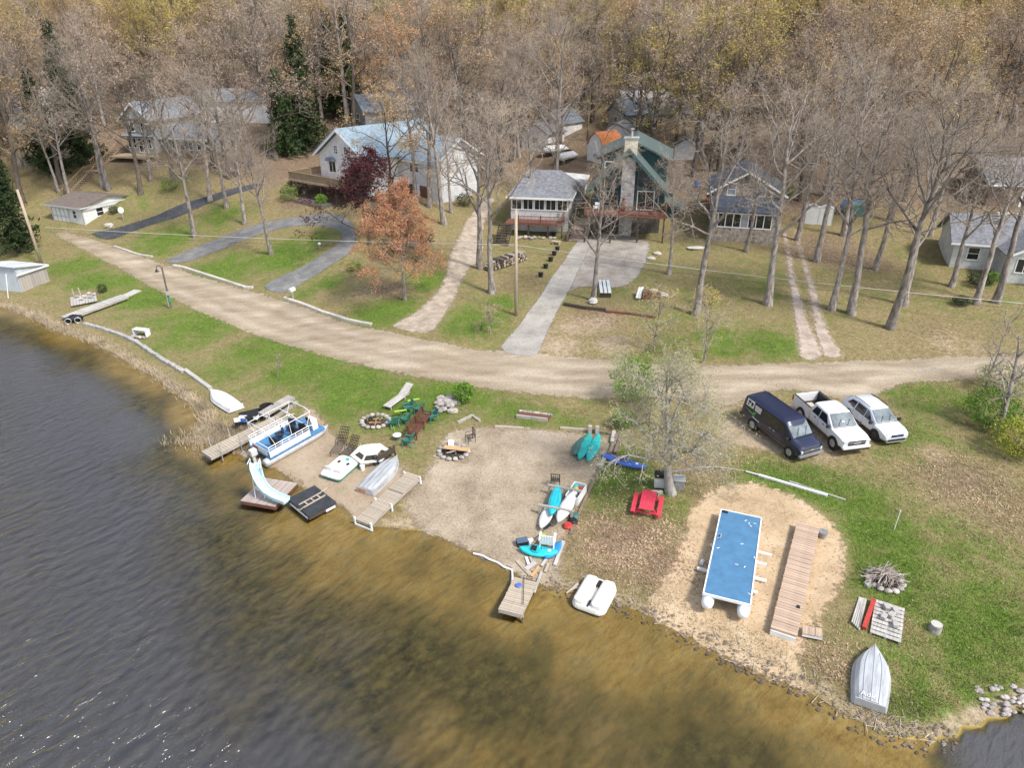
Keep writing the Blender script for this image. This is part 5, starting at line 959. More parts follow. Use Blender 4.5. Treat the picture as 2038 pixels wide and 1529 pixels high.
# chairs and benches
def bench(name, label, pa, pb, wood, endm, back=True, depth=.5, h=.42, arms=2):
    r, L = survey(name, label, 'bench', pa, pb)
    for k in range(4): MB().bx(-L / 2, L / 2, -depth / 2 + k * depth / 4 + .01, -depth / 2 + (k + 1) * depth / 4 - .01, h, h + .04).build('slat', wood, r)
    if back:
        for k in range(3): MB().box((0, depth / 2 + .06 + k * .03, h + .2 + k * .16), (L, .035, .13)).build('back_slat', wood, r)
    for k in range(arms):
        x = -L / 2 + .04 + (L - .08) * k / (arms - 1); MB().bx(x - .035, x + .035, -depth / 2, -depth / 2 + .07, 0, h + .24).bx(x - .035, x + .035, depth / 2, depth / 2 + .07, 0, h + .6).bx(x - .035, x + .035, -depth / 2, depth / 2 + .05, h + .2, h + .26).build('end_frame', endm, r)
    return r
bench('iron_bench', 'slatted wooden bench with black iron ends behind the hexagonal table', (783, 908), (748, 929), WOOD_DARK, IRON)
bench('glider_bench', 'reddish brown double bench with three arms on the lawn', (822, 876), (852, 834), BROWN_P, BROWN_P, True, .6, .42, 3)
def green_chair(p, rz, lab): return lawn_chair('lawn_chair', lab, G(*p), rz, PLAST_G, group='green plastic lawn chairs')
green_chair((812, 820), R(-60), 'green lawn chair at the foot of the wooden lounger'); green_chair((834, 822), R(-100), 'green lawn chair farthest from the fire ring beside the wooden lounger'); green_chair((784, 849), R(-150), 'green lawn chair nearest the stone fire ring'); green_chair((808, 843), R(-110), 'green lawn chair between the fire ring and the brown bench'); green_chair((860, 838), R(-60), 'green lawn chair at the upper end of the brown bench'); green_chair((812, 886), R(-110), 'green lawn chair at the lower end of the brown bench')
for p, rz in (((798, 830), .3), ((824, 808), .4)):
    o = spot('chair_tray', 'light green tray between two lawn chairs ' + ('by the fire ring' if p[0] < 810 else 'by the wooden lounger'), 'tray', p, rz); MB().bx(-.45, .45, -.1, .1, .5, .53).build('board', LIME, o); MB().bx(-.03, .03, -.03, .03, 0, .5).build('leg', PLAST_G, o)
o = spot('round_stool', 'small round white table with a green pole on the lawn', 'table', (791, 876)); MB().cyl((0, 0, .38), .30, .05, 16).build('top', PLAST_W, o); MB().cyl((0, 0, 0), .12, .38, 10).build('stem', PLAST_G, o); MB().tube([(-.1, .1, .4), (-.22, .1, 1.1)], .015, 5).build('pole', LIME, o)
r, L = survey('wooden_lounger', 'grey wooden lounger on the lawn beside green chairs', 'lounger', (770, 817), (818, 782))
for y0 in (-.34, -.17, 0, .17): MB().bx(-L / 2, L * .12, y0 + .01, y0 + .16, .3, .335).build('slat', SILVER_W, r)
for y0 in (-.34, -.17, 0, .17): MB().bar((L * .12, y0 + .085, .33), (L / 2, y0 + .085, .85), .15, .035).build('back_slat', SILVER_W, r)
for x in (-L / 2 + .1, L * .1):
    for y in (-.33, .3): MB().bx(x, x + .08, y, y + .06, 0, .3).build('leg', WOOD_GREY, r)
MB().bar((L * .35, 0, .6), (L * .38, 0, 0), .5, .04).build('back_prop', WOOD_GREY, r)
def iron_lounge(pa, pb, lab):
    r, L = survey('iron_lounger', lab, 'lounger', pa, pb, 'black iron loungers'); s = MB(); W = .62; ls = L * .62
    for y in (-W / 2, W / 2): s.tube([(-L / 2, y, .36), (-L / 2 + ls, y, .36)], .02, 6)
    for k in range(6): y = -W / 2 + W * k / 5; s.bx(-L / 2, -L / 2 + ls, y - .012, y + .012, .35, .36)
    for k in range(9): x = -L / 2 + ls * k / 8; s.bx(x - .012, x + .012, -W / 2, W / 2, .352, .362)
    s.build('seat', IRON, r); b = MB(); x0 = -L / 2 + ls
    for k in range(6): y = -W / 2 + W * k / 5; b.bar((x0, y, .36), (L / 2 - .1, y, 1.0), .03, .02)
    for k in range(6): t = k / 5; b.bx(x0 + (L / 2 - .1 - x0) * t - .015, x0 + (L / 2 - .1 - x0) * t + .015, -W / 2, W / 2, .35 + .64 * t, .38 + .64 * t)
    b.build('backrest', IRON, r)
    for x in (-L / 2 + .1, x0 - .1):
        for y in (-W / 2, W / 2): MB().tube([(x, y, 0), (x, y, .36)], .018, 5).build('leg', IRON, r)
    for y in (-W / 2, W / 2): MB().tube([(x0 - .45, y, .36), (x0 - .4, y, .6), (x0 + .1, y, .62)], .018, 5).build('armrest', IRON, r)
iron_lounge((666, 912), (692, 872), 'black iron lattice lounger with its back raised, farther from the table'); iron_lounge((684, 916), (714, 890), 'black iron lattice lounger right next to the hexagonal table')
def iron_chair(p, rz, lab):
    o = spot('iron_chair', lab, 'chair', p, rz, 'black iron chairs'); s = MB(); 
    for k in range(6): s.bx(-.26, .26, -.25 + k * .1, -.22 + k * .1, .43, .45)
    s.bx(-.27, -.24, -.25, .27, .425, .455).bx(.24, .27, -.25, .27, .425, .455).build('seat', IRON, o); b = MB()
    for k in range(5): b.bx(-.25 + k * .12, -.23 + k * .12, .27, .29, .45, .98)
    b.bx(-.27, .27, .265, .295, .95, .99).bx(-.27, .27, .265, .295, .6, .63).build('backrest', IRON, o)
    for x in (-.27, .27):
        MB().tube([(x, -.24, 0), (x, -.24, .66), (x, .28, .66)], .018, 5).build('armrest', IRON, o); MB().tube([(x, .28, 0), (x, .28, .98)], .018, 5).build('leg', IRON, o)
iron_chair((936, 880), R(-65), 'black iron chair behind the fire ring with the orange plank'); iron_chair((1105, 966), R(175), 'black iron chair on the sand above the kayak rack')
# fire rings
def fire_ring(label, p, rad, n, extra):
    o = spot('fire_ring', label, 'fire pit', p)
    for k in range(n):
        a = 2 * math.pi * k / n; MB().rock((rad * math.cos(a), rad * math.sin(a), .1), .17, (1.15, 1, .75), seed=k).build('stone', STONES, o)
    MB().cyl((0, 0, .0), rad * .95, .05, 18).build('ash_bed', CHAR, o)
    rn = random.Random(n)
    for k in range(14):
        a, q = rn.uniform(0, 6.28), rn.uniform(0, rad * .6); d = rn.uniform(0, 6.28); c = Vector((q * math.cos(a), q * math.sin(a), rn.uniform(.1, .3))); v = Vector((math.cos(d), math.sin(d), rn.uniform(-.1, .2))) * rn.uniform(.2, .45)
        MB().tube([c - v, c + v], rn.uniform(.035, .075), 6).build('log', extra[k % len(extra)], o)
    return o
fire_ring('stone fire ring full of burnt wood and orange leaves on the lawn', (747, 840), .98, 16, [CHAR, LEAF_O, WOOD_TAN, CHAR])
o = fire_ring('stone fire ring with a fresh orange plank across it on the sand', (902, 901), .95, 14, [WOOD_GREY, PINK_W, CHAR]); MB().box((.25, -.15, .42), (1.75, .42, .07), rz=R(-12)).build('plank', ORANGE_W, o, bevel=.02)
for k in range(4): MB().bar((-.3 + k * .1, .3, .3), (-.35 + k * .1, .95, .42), .07, .05).build('board', TRIM, o)
o = fire_ring('ring fire pit heaped with grey brushwood on the right lawn', (1760, 1158), .8, 14, [CHAR]); rn = random.Random(8)
for k in range(70):
    a = rn.gauss(.5, .7) + (math.pi if rn.random() < .5 else 0); c = Vector((rn.gauss(0, .3), rn.gauss(0, .22), .15 + rn.uniform(0, .45))); v = Vector((math.cos(a), math.sin(a), rn.uniform(-.25, .2))) * rn.uniform(.35, .85)
    MB().tube([c - v, c + v * .3 + Vector((0, 0, .05)), c + v], [.028, .022, .008], 5).build('stick', STICK, o)
o = spot('concrete_block', 'single pale block beside the brushwood fire pit', 'block', (1729, 1167), .3); MB().box((0, 0, .08), (.42, .22, .18)).build('block_body', CONC, o, bevel=.02)
# rocks, woodpiles
def heap(name, label, cat, p, n, sx, sy, hz, rr, m, pname='rock', group=None):
    o = spot(name, label, cat, p); rn = random.Random(len(label))
    for k in range(n):
        x, y = rn.uniform(-1, 1), rn.uniform(-1, 1); q = max(0, 1 - x * x * .8 - y * y * .8); MB().rock((x * sx, y * sy, q * hz * rn.uniform(.5, 1) + rr * .4), rr * rn.uniform(.7, 1.3), (1.3, 1, .7), seed=k).build(pname, m, o)
    return o
heap('rock_pile', 'pile of pale broken rocks beside the round green bush', 'rocks', (889, 806), 34, .75, 1.15, .35, .24, STONES)
heap('shore_rocks', 'bank of pale rip-rap stones at the pond edge in the lower right corner', 'rocks', (2005, 1396), 60, 1.3, .75, .2, .11, STONES)
def woodpile(name, label, pa, pb, rows, m, r0=.11, length=.5):
    r, L = survey(name, label, 'woodpile', pa, pb); rn = random.Random(3); n = int(L / (2 * r0))
    for j in range(rows):
        for k in range(n - j):
            x = -L / 2 + (k + .5 + j * .5) * 2 * r0 + rn.uniform(-.03, .03); z = r0 + j * r0 * 1.75; a = rn.uniform(-.25, .25)
            MB().tube([(x - a * .3, -length / 2, z), (x + a * .3, length / 2, z)], r0 * rn.uniform(.75, 1.0), 7).build('log', m[rn.randrange(len(m))], r)
    return r
woodpile('firewood_stack', 'long stack of split firewood beside two trees and a utility pole', (968, 540), (1046, 515), 4, [WOOD_GREY, PALE_W, TIMBER, WOOD_DARK], .15, .9)
# pallet of boards with a red beam
r, L = survey('scrap_pallet', 'pallet of broken boards, blocks and a red beam on the right lawn', 'pallet', (1756, 1272), (1766, 1204))
for k in range(9): MB().bx(-L / 2 + k * L / 9, -L / 2 + (k + .78) * L / 9, -.75, .55, .12, .15).build('slat', SILVER_W, r)
for y in (-.7, -.1, .5): MB().bx(-L / 2, L / 2, y - .05, y + .05, 0, .119).build('runner', WOOD_GREY, r)
MB().bar((-L / 2 + .1, .82, .16), (L / 2 - .2, .62, .2), .2, .16).build('beam', RED_CLOTH, r)
for k in range(5): MB().bar((-L / 2 + .05 * k, 1.0 + k * .09, .06 + .03 * k), (L / 2 - .2, .95 + k * .07, .08), .07, .05).build('board', SILVER_W, r)
for (x, y) in ((.3, -.2), (.65, -.35), (.0, .1), (-.25, -.4), (.75, .05)): MB().box((x, y, .26), (.38, .24, .2), rz=random.uniform(-.5, .5)).build('block', CONC, r, bevel=.03)
o = spot('tree_stump', 'round grey cut log standing on the right lawn', 'stump', (1859, 1256)); MB().tube([(0, 0, -.05), (.03, .0, .2), (.02, 0, .42)], [.29, .27, .26], 14).build('bark', mat('stump_grey', (.34, .31, .28), .9, .3, 4), o); MB().cyl((.02, 0, .42), .25, .012, 14).build('cut_face', SILVER_W, o)
o = spot('metal_bucket', 'grey metal bucket of dirt beside the long cedar dock', 'bucket', (1636, 1070)); MB().cyl((0, 0, 0), .2, .42, 14, r2=.25).build('pail', mat('galvanised', (.36, .37, .37), .5, .25, 4, metal=.5), o); MB().cyl((0, 0, .38), .23, .03, 14).build('contents', CHAR, o)
# the blue raft on pontoons
rz0 = max(G(1457, 1110).z, .3) + .74; A, B, Cc, D = at_z(1433, 1015, rz0), at_z(1518, 1030, rz0), at_z(1495, 1206, rz0), at_z(1398, 1182, rz0)
Yv = ((A + B) - (Cc + D)).normalized(); Lr = ((A + B) - (Cc + D)).length / 2; Wr = ((B - A).length + (Cc - D).length) / 2 * .985; ctr = (A + B + Cc + D) / 4; gz = Zf(ctr.x, ctr.y)
r = empty('blue_raft', 'long blue decked raft on two white pontoons on the sand', 'raft', Vector((ctr.x, ctr.y, rz0)), math.atan2(Yv.y, Yv.x))
MB().bx(-Lr / 2 + .07, Lr / 2 - .07, -Wr / 2 + .07, Wr / 2 - .07, -.08, 0).build('deck', BLUE_DECK, r)
MB().bx(-Lr / 2, Lr / 2, -Wr / 2, -Wr / 2 + .068, -.11, .03).bx(-Lr / 2, Lr / 2, Wr / 2 - .068, Wr / 2, -.11, .03).bx(-Lr / 2, -Lr / 2 + .068, -Wr / 2 + .07, Wr / 2 - .07, -.11, .03).bx(Lr / 2 - .068, Lr / 2, -Wr / 2 + .07, Wr / 2 - .07, -.11, .03).build('edge_trim', WPIPE, r)
for y in (-Wr * .37, Wr * .37): MB().tube([(-Lr / 2 - .38, y, -.42), (-Lr / 2 - .28, y, -.42), (-Lr / 2 - .05, y, -.42), (Lr / 2 - .6, y, -.42), (Lr / 2 - .1, y, -.36)], [.12, .25, .3, .3, .1], 16).build('pontoon', WPIPE, r, smooth=True)
MB().bx(Lr / 2 - .3, Lr / 2 - .12, Wr / 2 - .42, Wr / 2 - .12, .004, .05).build('hatch', BLACK, r); MB().tube([(.9, Wr / 2 - .12, .03), (.9, Wr / 2 - .3, .1), (1.25, Wr / 2 - .3, .1), (1.25, Wr / 2 - .12, .03)], .03, 6).build('cleat', CHROME, r)
for k, (x, y) in enumerate([(2.9, -.5), (3.0, -.8), (3.1, -.3), (2.7, -.6), (.9, -.3), (0, -1.0), (-.9, -.2), (-.95, -.6), (-2.9, -1.0), (0.1, .85)]): MB().box((x, y, .006), (.16, .04, .01), rz=k * 1.3).build('litter', TRIM, r)
for x, s, l in ((1.35, -1, .75), (.45, -1, .55), (-.85, -1, .62), (-1.9, -1, .25), (1.0, 1, .18), (-1.2, 1, .55)): MB().box((x, s * (Wr / 2 + l / 2 - .3), -.62), (.16, l + .6, .1), rz=R(-4)).build('bunk_board', TRIM, r)
mb = MB().tube([(Lr / 2, .9, -.05), (Lr / 2 + .5, 1.0, -.5), (Lr / 2 + .9, .5, -.86), (Lr / 2 + 1.1, .1, -.86)], .015, 5).tube([(Lr / 2, -.3, -.05), (Lr / 2 + .4, -.35, -.6), (Lr / 2 + .95, -.15, -.86)], .015, 5).build('rope', LEAF_O, r)
o = spot('plastic_jug', 'white jug lying on the sand left of the blue raft', 'jug', (1395, 1125), 1); MB().cyl((0, 0, .11), .11, .26, 12, axis='X').cyl((.26, 0, .11), .04, .07, 8, axis='X').build('body', PLAST_W, o)
o = spot('white_plank', 'split white plank lying on the grass above the sand', 'plank', (1570, 968)); a, b, c = (G(*q) - o.location for q in ((1484, 941), (1646, 989), (1682, 997))); MB().bar(a + Vector((0, 0, .1)), G(1520, 951) - o.location + Vector((0, 0, .1)), .07, .06).bar(G(1510, 948) - o.location + Vector((0, 0, .08)), b + Vector((0, 0, .08)), .17, .12).build('board', TRIM, o); MB().bar(G(1570, 960) - o.location + Vector((0, 0, .06)), c + Vector((0, 0, .05)), .12, .08).build('split_end', SILVER_W, o)
o = spot('thin_stake', 'thin white stake in the right-hand lawn', 'stake', (1779, 1056)); MB().tube([(0, 0, -.1), (.12, .1, 1.25)], .02, 6).build('shaft', TRIM, o); MB().cyl((.12, .1, 1.25), .035, .03, 8).build('tip', TRIM, o)
# red picnic table
r, L = survey('picnic_table', 'bright red picnic table on the grass by the big shore tree', 'table', (1284, 1034), (1291, 998)); L *= 1.05
for k in range(5): MB().bx(-L / 2, L / 2, -.42 + k * .168, -.42 + k * .168 + .158, .73, .77).build('top_board', RED_P, r)
for s in (-1, 1):
    for k in range(2): MB().bx(-L / 2, L / 2, s * .74 - .13 + k * .135, s * .74 - .13 + k * .135 + .125, .43, .47).build('seat_board', RED_P, r)
for x in (-L / 2 + .25, L / 2 - .25):
    MB().bar((x, -.35, .72), (x, -.72, 0), .05, .12).bar((x + .055, .35, .72), (x + .055, .72, 0), .05, .12).build('leg', RED_P, r); MB().bx(x - .09, x - .04, -.85, .85, .33, .425).bx(x - .09, x - .04, -.4, .4, .63, .727).build('cross_rail', RED_P, r)
# kayaks
def kayak(label, pa, pb, W, H, m, kind='sit', h=0.0, tilt=0.0, name='kayak', inv=False, deckm=None):
    r, L = survey(name, label, name, pa, pb, 'kayaks', h=h); hl = MB(); secs = []; N = 14
    if tilt: r.rotation_euler = (r.rotation_euler.to_matrix() @ Matrix.Rotation(tilt, 3, 'X')).to_euler()
    def wd(t): return max(.012, W / 2 * math.sin(math.pi * t) ** .62)
    prof = [(0, 0), (.55, .05), (.88, .3), (1.0, .62), (.92, .8), (.5, .93), (0, 1)]
    for i in range(N + 1):
        t = i / N; x = -L / 2 + L * t; b = wd(t); ri = .16 * abs(2 * t - 1) ** 3
        ring = [(x, b * p, H * (q * (1 - .25 * abs(2 * t - 1) ** 3)) + ri) for p, q in (prof if not inv else [(p, 1 - q) for p, q in prof][::-1])]
        secs.append(ring + [(x, -y, z) for x, y, z in ring[-2:0:-1]])
    hl.loft(secs); hl.build('hull', m, r, smooth=True)
    if kind == 'sit':
        f = lambda c, a, b: [(c + a * math.cos(2 * math.pi * k / 14), b * math.sin(2 * math.pi * k / 14)) for k in range(14)]
        mb = MB(); P1 = f(-.1, L * .16, W * .36); P0 = f(-.1, L * .14, W * .30); mb.loft([[(x, y, H * .95) for x, y in P1], [(x, y, H + .05) for x, y in P1], [(x, y, H + .05) for x, y in P0], [(x, y, H * .97) for x, y in P0]], caps=False); mb.build('coaming', m, r)
        MB().prism(P0, H * .96, H * .985).build('cockpit', BLACK if deckm is None else deckm, r); MB().box((-.25, 0, H + .05), (.3, W * .4, .08)).build('seat', BLACK, r); MB().cyl((L * .29, 0, H * .9), .11, .05, 12).build('hatch', TRIM, r)
        MB().prism(f(-L * .3, L * .07, W * .2), H * .93, H * .965).build('tank_well', KBLUE, r)
    else:
        for y in (-.3, 0, .3): MB().tube([(-L * .36, y * W * .6, H * .97), (0, y * W, H * 1.0 if y == 0 else H * .965), (L * .36, y * W * .6, H * .97)], .02, 5).build('keel_ridge', m, r)
    return r
kayak('dark green canoe-like boat lying outermost of three by the timber edge', (1139, 912), (1164, 874), .72, .36, KGREEN, 'hull', tilt=R(18))
kayak('teal upturned kayak in the middle of three', (1152, 921), (1174, 870), .74, .34, TEAL, 'hull'); kayak('teal upturned kayak lying next to the railway sleepers', (1170, 925), (1192, 871), .74, .34, mat('teal_plastic_b', (.03, .47, .44), .5, .15, 2.5), 'hull')
kayak('blue sit-in kayak lying on the grass near the big shore tree', (1196, 911), (1286, 938), .78, .34, KBLUE, 'sit', deckm=mat('kayak_well', (.03, .05, .16), .6, .2, 3))
r, L = survey('kayak_rack', 'low board rack holding kayaks on the sand', 'rack', (1096, 1052), (1128, 978))
for x in (-L * .22, L * .33): MB().bx(x - .06, x + .06, -1.05, 1.05, .62, .74).build('cross_board', WOOD_GREY, r)
for x in (-L * .22, L * .33):
    for y in (-.95, 0, .95): MB().bx(x - .05, x + .05, y - .05, y + .05, -.1, .62).build('post', WOOD_GREY, r)
kayak('turquoise kayak with pale stripes lying on the board rack', (1097, 1032), (1111, 972), .72, .3, TURQ, 'hull', h=.35); kayak('white kayak under the turquoise one at the lower end of the rack', (1076, 1058), (1099, 1005), .7, .28, BOAT_W, 'hull', h=.08); kayak('white kayak on the right side of the board rack', (1110, 1046), (1142, 986), .78, .32, BOAT_W, 'hull', h=.35)
kayak('turquoise kayak turned across the shore path below the white chair', (1034, 1099), (1110, 1108), .85, .34, TURQ, 'sit', deckm=TURQ); kayak('blue kayak end sticking out beneath the turquoise one', (1085, 1118), (1117, 1085), .6, .24, mat('deep_cyan_plastic', (.02, .22, .50), .5, .1, 2), 'hull')
r, L = survey('toy_crate', 'white wooden crate of beach toys beside the kayak rack', 'crate', (1137, 1006), (1155, 978)); W = .75
MB().bx(-L / 2, L / 2, -W / 2, W / 2, 0, .05).build('bottom', TRIM, r)
for y in (-W / 2, W / 2): MB().bx(-L / 2, L / 2, y - .025, y + .025, .05, .62).build('side_board', TRIM, r)
for x in (-L / 2, L / 2): MB().bx(x - .025, x + .025, -W / 2 + .03, W / 2 - .03, .05, .62).build('end_board', TRIM, r)
for i, (x, y, mm, nm) in enumerate([(.3, .1, YELLOW, 'yellow toy pail'), (.5, -.15, RED_CLOTH, 'red toy ball'), (.1, -.15, KBLUE, 'blue toy float'), (-.3, .05, BOAT_W, 'white toy float'), (.62, .2, TURQ, 'turquoise toy boat')]):
    o = empty('beach_toy', nm + ' in the white crate', 'toy', r.matrix_basis @ Vector((x * L / 2, y, .45)), 0, 'beach toys'); MB().rock((0, 0, .05), .18, (1.2, .9, .8), seed=i).build('body', mm, o, smooth=True)
for p, mm, lb in (((1130, 1050), RED_CLOTH, 'red float beneath the white kayak'), ((1140, 1041), BLACK, 'black bucket beside the white kayak'), ((1143, 1030), KGREEN, 'dark green tub beside the white kayak')):
    o = spot('beach_toy', lb, 'toy', p, 0, 'beach toys'); MB().tube([(0, 0, 0), (0, 0, .12), (0, 0, .26)], [.24, .3, .2], 12).build('body', mm, o)
lawn_chair('plastic_armchair', 'white slatted plastic armchair above the turquoise kayak', G(1089, 1090), R(172), PLAST_W, s=1.25)
o = spot('black_bin', 'black bin on the sand beside the turquoise kayak', 'bin', (1039, 1085), .3); MB().bx(-.3, .3, -.2, .2, 0, .32).build('body', BLACK, o, bevel=.04); MB().bx(-.32, .32, -.22, .22, .32, .36).build('lid', mat('blue_grey_lid', (.08, .13, .2), .5, .2, 3), o, bevel=.02)
o = spot('white_jerrycan', 'white plastic can beside the black bin', 'can', (1056, 1084), .5); MB().bx(-.14, .14, -.1, .1, 0, .36).cyl((.06, 0, .36), .035, .07, 8).build('body', PLAST_W, o, bevel=.03)
def paddle(lab, pa, pb, m, h=.2):
    r, L = survey('paddle', lab, 'paddle', pa, pb, 'paddles', h=h); MB().tube([(-L / 2, 0, 0), (L / 2, 0, 0)], .02, 6).build('shaft', BLACK, r)
    P = [(.0, -.03), (.15, -.1), (.4, -.11), (.5, 0), (.4, .11), (.15, .1), (0, .03)]; MB().prism([(x + L / 2 - .1, y) for x, y in P], -.012, .012).build('blade', m, r)
paddle('paddle with a lime green blade left of the white armchair', (1062, 1086), (1077, 1070), LIME); paddle('black paddle poking out over the sand', (1066, 1072), (1088, 1050), BLACK)
# loose boards at the foot of the small dock
for i, (pa, pb, m_, w_) in enumerate([((1029, 1118), (1056, 1147), PALE_W, .22), ((1047, 1112), (1052, 1126), TRIM, .14), ((1046, 1137), (1066, 1122), SILVER_W, .24), ((1058, 1150), (1073, 1130), ORANGE_W, .16), ((1055, 1112), (1060, 1124), PALE_W, .12), ((1078, 1130), (1088, 1115), SILVER_W, .14), ((1063, 1182), (1078, 1140), SILVER_W, .13), ((1104, 1128), (1122, 1080), SILVER_W, .18), ((1085, 1142), (1092, 1125), PALE_W, .14)]):
    r, L = survey('loose_board', ['thick pale board crossing the heap by the small dock', 'short white board under the turquoise kayak', 'silvery board laid across the heap by the small dock', 'orange-brown offcut in the heap by the small dock', 'short pale offcut under the turquoise kayak', 'grey offcut at the right end of the heap', 'grey stake running down to the water beside the small dock', 'long grey plank on edge right of the turquoise kayak', 'pale offcut near the water at the right end of the heap'][i], 'board', pa, pb, 'loose boards by the small dock'); MB().bx(-L / 2, L / 2, -w_ / 2, w_ / 2, .02 + .03 * (i % 3), .10 + .03 * (i % 3)).build('wood', m_, r)
o = spot('white_pipe', 'bent white pipe edging the water beside the small dock', 'pipe', (1000, 1128)); MB().tube([at_z(x, y, .07) - o.location for x, y in ((942, 1102), (960, 1106), (972, 1113), (990, 1120), (1003, 1129), (1019, 1135), (1020, 1150), (1017, 1170))], .055, 8).build('tube', WPIPE, o)
r, L = survey('driftwood', 'forked pale driftwood at the waterline left of the upturned pedal boat', 'driftwood', (1127, 1183), (1152, 1168)); MB().tube([(-L / 2, 0, .06), (L * .1, .02, .1), (L / 2, .1, .08)], [.04, .09, .12], 8).tube([(L * .1, .02, .1), (L / 2 - .1, -.15, .1)], [.08, .06], 7).build('limb', PALE_W, r)
# timber edgings
def edging(name, label, pts, m, w_=.2, hh=.22, cat='edging', cnt=1):
    o = empty(name, label, cat, G(*pts[0]))
    for a, b in zip(pts[:-1], pts[1:]):
        A, B = G(*a), G(*b); n = max(1, round((B - A).length / 2.4))
        for k in range(n):
            p, q = A.lerp(B, k / n), A.lerp(B, (k + .985) / n); jy = random.uniform(-.03, .03); p.z, q.z = Zf(p.x, p.y), Zf(q.x, q.y); MB().bar(p - o.location + Vector((jy, jy, hh / 2 - .05)), q - o.location + Vector((0, 0, hh / 2 - .05)), w_, hh).build('beam', m, o)
    return o
edging('timber_edging', 'grey timber corner edging above the sand behind the fire ring', [(911, 843), (940, 829), (955, 840)], WOOD_GREY, .2, .2); edging('timber_edging', 'weathered timber edging along the top of the sand beach', [(984, 851), (1043, 854)], PALE_W, .18, .18); edging('timber_edging', 'weathered timber edging behind the teal kayaks', [(1115, 854), (1176, 859)], PALE_W, .2, .2); edging('timber_edging', 'dark timber edging between two short posts by the kayaks', [(1176, 860), (1218, 866)], TIMBER, .2, .25)
edging('timber_edging', 'rotting timber edging running down beside the kayaks to the water', [(1192, 935), (1170, 985), (1150, 1030), (1135, 1065)], TIMBER, .16, .16)
for px, py, lb in ((1174, 862, 'short grey post by the teal kayaks, nearer the kayaks'), (1188, 863, 'short grey post by the railway sleepers')): o = spot('short_post', lb, 'post', (px, py)); MB().bx(-.13, .13, -.11, .11, -.1, .55).build('wood', WOOD_GREY, o); MB().bx(-.12, .12, -.1, .1, .55, .565).build('cut_top', SILVER_W, o)
for i, (pa, pb, m_, lb) in enumerate([((1222, 862), (1218, 884), SILVER_W, 'pale railway sleeper leaning on the dark ones'), ((1228, 868), (1214, 905), TIMBER, 'dark railway sleeper nearest the kayaks'), ((1238, 868), (1224, 905), TIMBER, 'dark railway sleeper nearest the shore tree'), ((1206, 908), (1195, 932), SILVER_W, 'pale log under the bow of the blue kayak')]):
    r, L = survey('railway_sleeper', lb, 'sleeper', pa, pb, 'railway sleepers'); MB().bx(-L / 2, L / 2, -.12, .12, 0, .22).build('wood', m_, r)
r, L = survey('flower_bed', 'narrow stone-edged flower bed on the lawn below the road', 'flower bed', (1032, 826), (1094, 834)); MB().bx(-L / 2, L / 2, -.35, .35, 0, .12).build('soil', DOORBROWN, r)
for k in range(13): MB().rock((-L / 2 + L * k / 12, .42, .1), .15, (1, 1, .8), seed=k).build('stone', STONES, r)
for k in range(2): MB().bx(-L / 2 + k * L / 2, -L / 2 + (k + .97) * L / 2, -.5, -.38, 0, .25).build('edge_board', WOOD_GREY, r)
# grills by the shore tree
o = spot('gas_grill', 'grey gas grill with a dark hood beside the big shore tree', 'grill', (1312, 970), R(-8)); MB().bx(-.33, .33, -.28, .28, .12, .75).build('cabinet', mat('pale_grey_cowl', (.60, .60, .58)), o); MB().exty([(-.36, .76), (.36, .76), (.36, .9), (.25, 1.08), (-.25, 1.08), (-.36, .9)], -.3, .3).build('hood', BLACK, o, bevel=.03); MB().bx(-.36, .36, -.32, -.3, .78, .84).build('handle', CHROME, o)
for x in (-.28, .28): MB().cyl((x - .03, 0, .09), .09, .05, 10, axis='X').build('wheel', BLACK, o)
o = spot('side_table', 'small grey metal cabinet behind the trunk of the shore tree', 'cabinet', (1350, 972), R(-10)); MB().bx(-.3, .3, -.3, .3, 0, .7).build('body', mat('galvanised', (.36, .37, .37)), o); MB().bx(-.36, .36, -.36, .36, .7, .74).build('top', ALU, o)
for i, (x, y) in enumerate(((1303, 983), (1312, 984))): o = spot('cinder_block', ('cinder block on the grass in front of the grill, ' + ('nearer the kayak' if i == 0 else 'nearer the shore tree')), 'block', (x, y), i * .6); MB().bx(-.2, .2, -.1, .1, 0, .05).bx(-.2, .2, -.1, .1, .15, .2).bx(-.2, -.15, -.1, .1, .05, .15).bx(-.025, .025, -.1, .1, .05, .15).bx(.15, .2, -.1, .1, .05, .15).build('shell', CONC, o)
# left shore: boardwalk, fire deck, bench, sea wall
r, L = dock('shore_boardwalk', 'silvery boardwalk running over the bank to the lake at the left', (128, 632), (248, 588), 1.35, .45, 20, SILVER_W, cat='boardwalk')
r, L = survey('stepping_slab', 'pale slab at the landward end of the silvery boardwalk', 'slab', (247, 592), (275, 579)); MB().bx(-L / 2, L / 2, -.5, .5, 0, .12).build('slab_body', SILVER_W, r)
r, L = survey('fire_deck', 'low grey deck with a small fire bowl beside the silvery boardwalk', 'deck', (140, 600), (192, 590), h=.2); planks(r, L, 3.2, 9, 0, SILVER_W)
for k, (x, y) in enumerate(((-.6, .9), (.6, 1.2), (.2, .3), (-.2, -.4), (.7, -.2), (1.0, .6))): MB().rock((x, y, .16), .2, (1.2, 1, .7), seed=k).build('rock', STONES, r)
for x in (-.8, -.2): MB().bx(x - .06, x + .06, 1.3, 1.42, 0, .9).build('upright', WOOD_GREY, r)
o = spot('hose_cart', 'black coiled hose and cart at the lake end of the boardwalk', 'hose cart', (150, 640), .4); MB().rock((0, 0, .35), .7, (1.2, .8, .55), seed=2).build('cover', BLACK, o, smooth=True)
for s in (-.5, .35): MB().tube([(s + .28 * math.cos(a), -.6, .3 + .28 * math.sin(a)) for a in np.linspace(0, 6.28, 13)], .035, 6).build('wheel', CHROME, o)
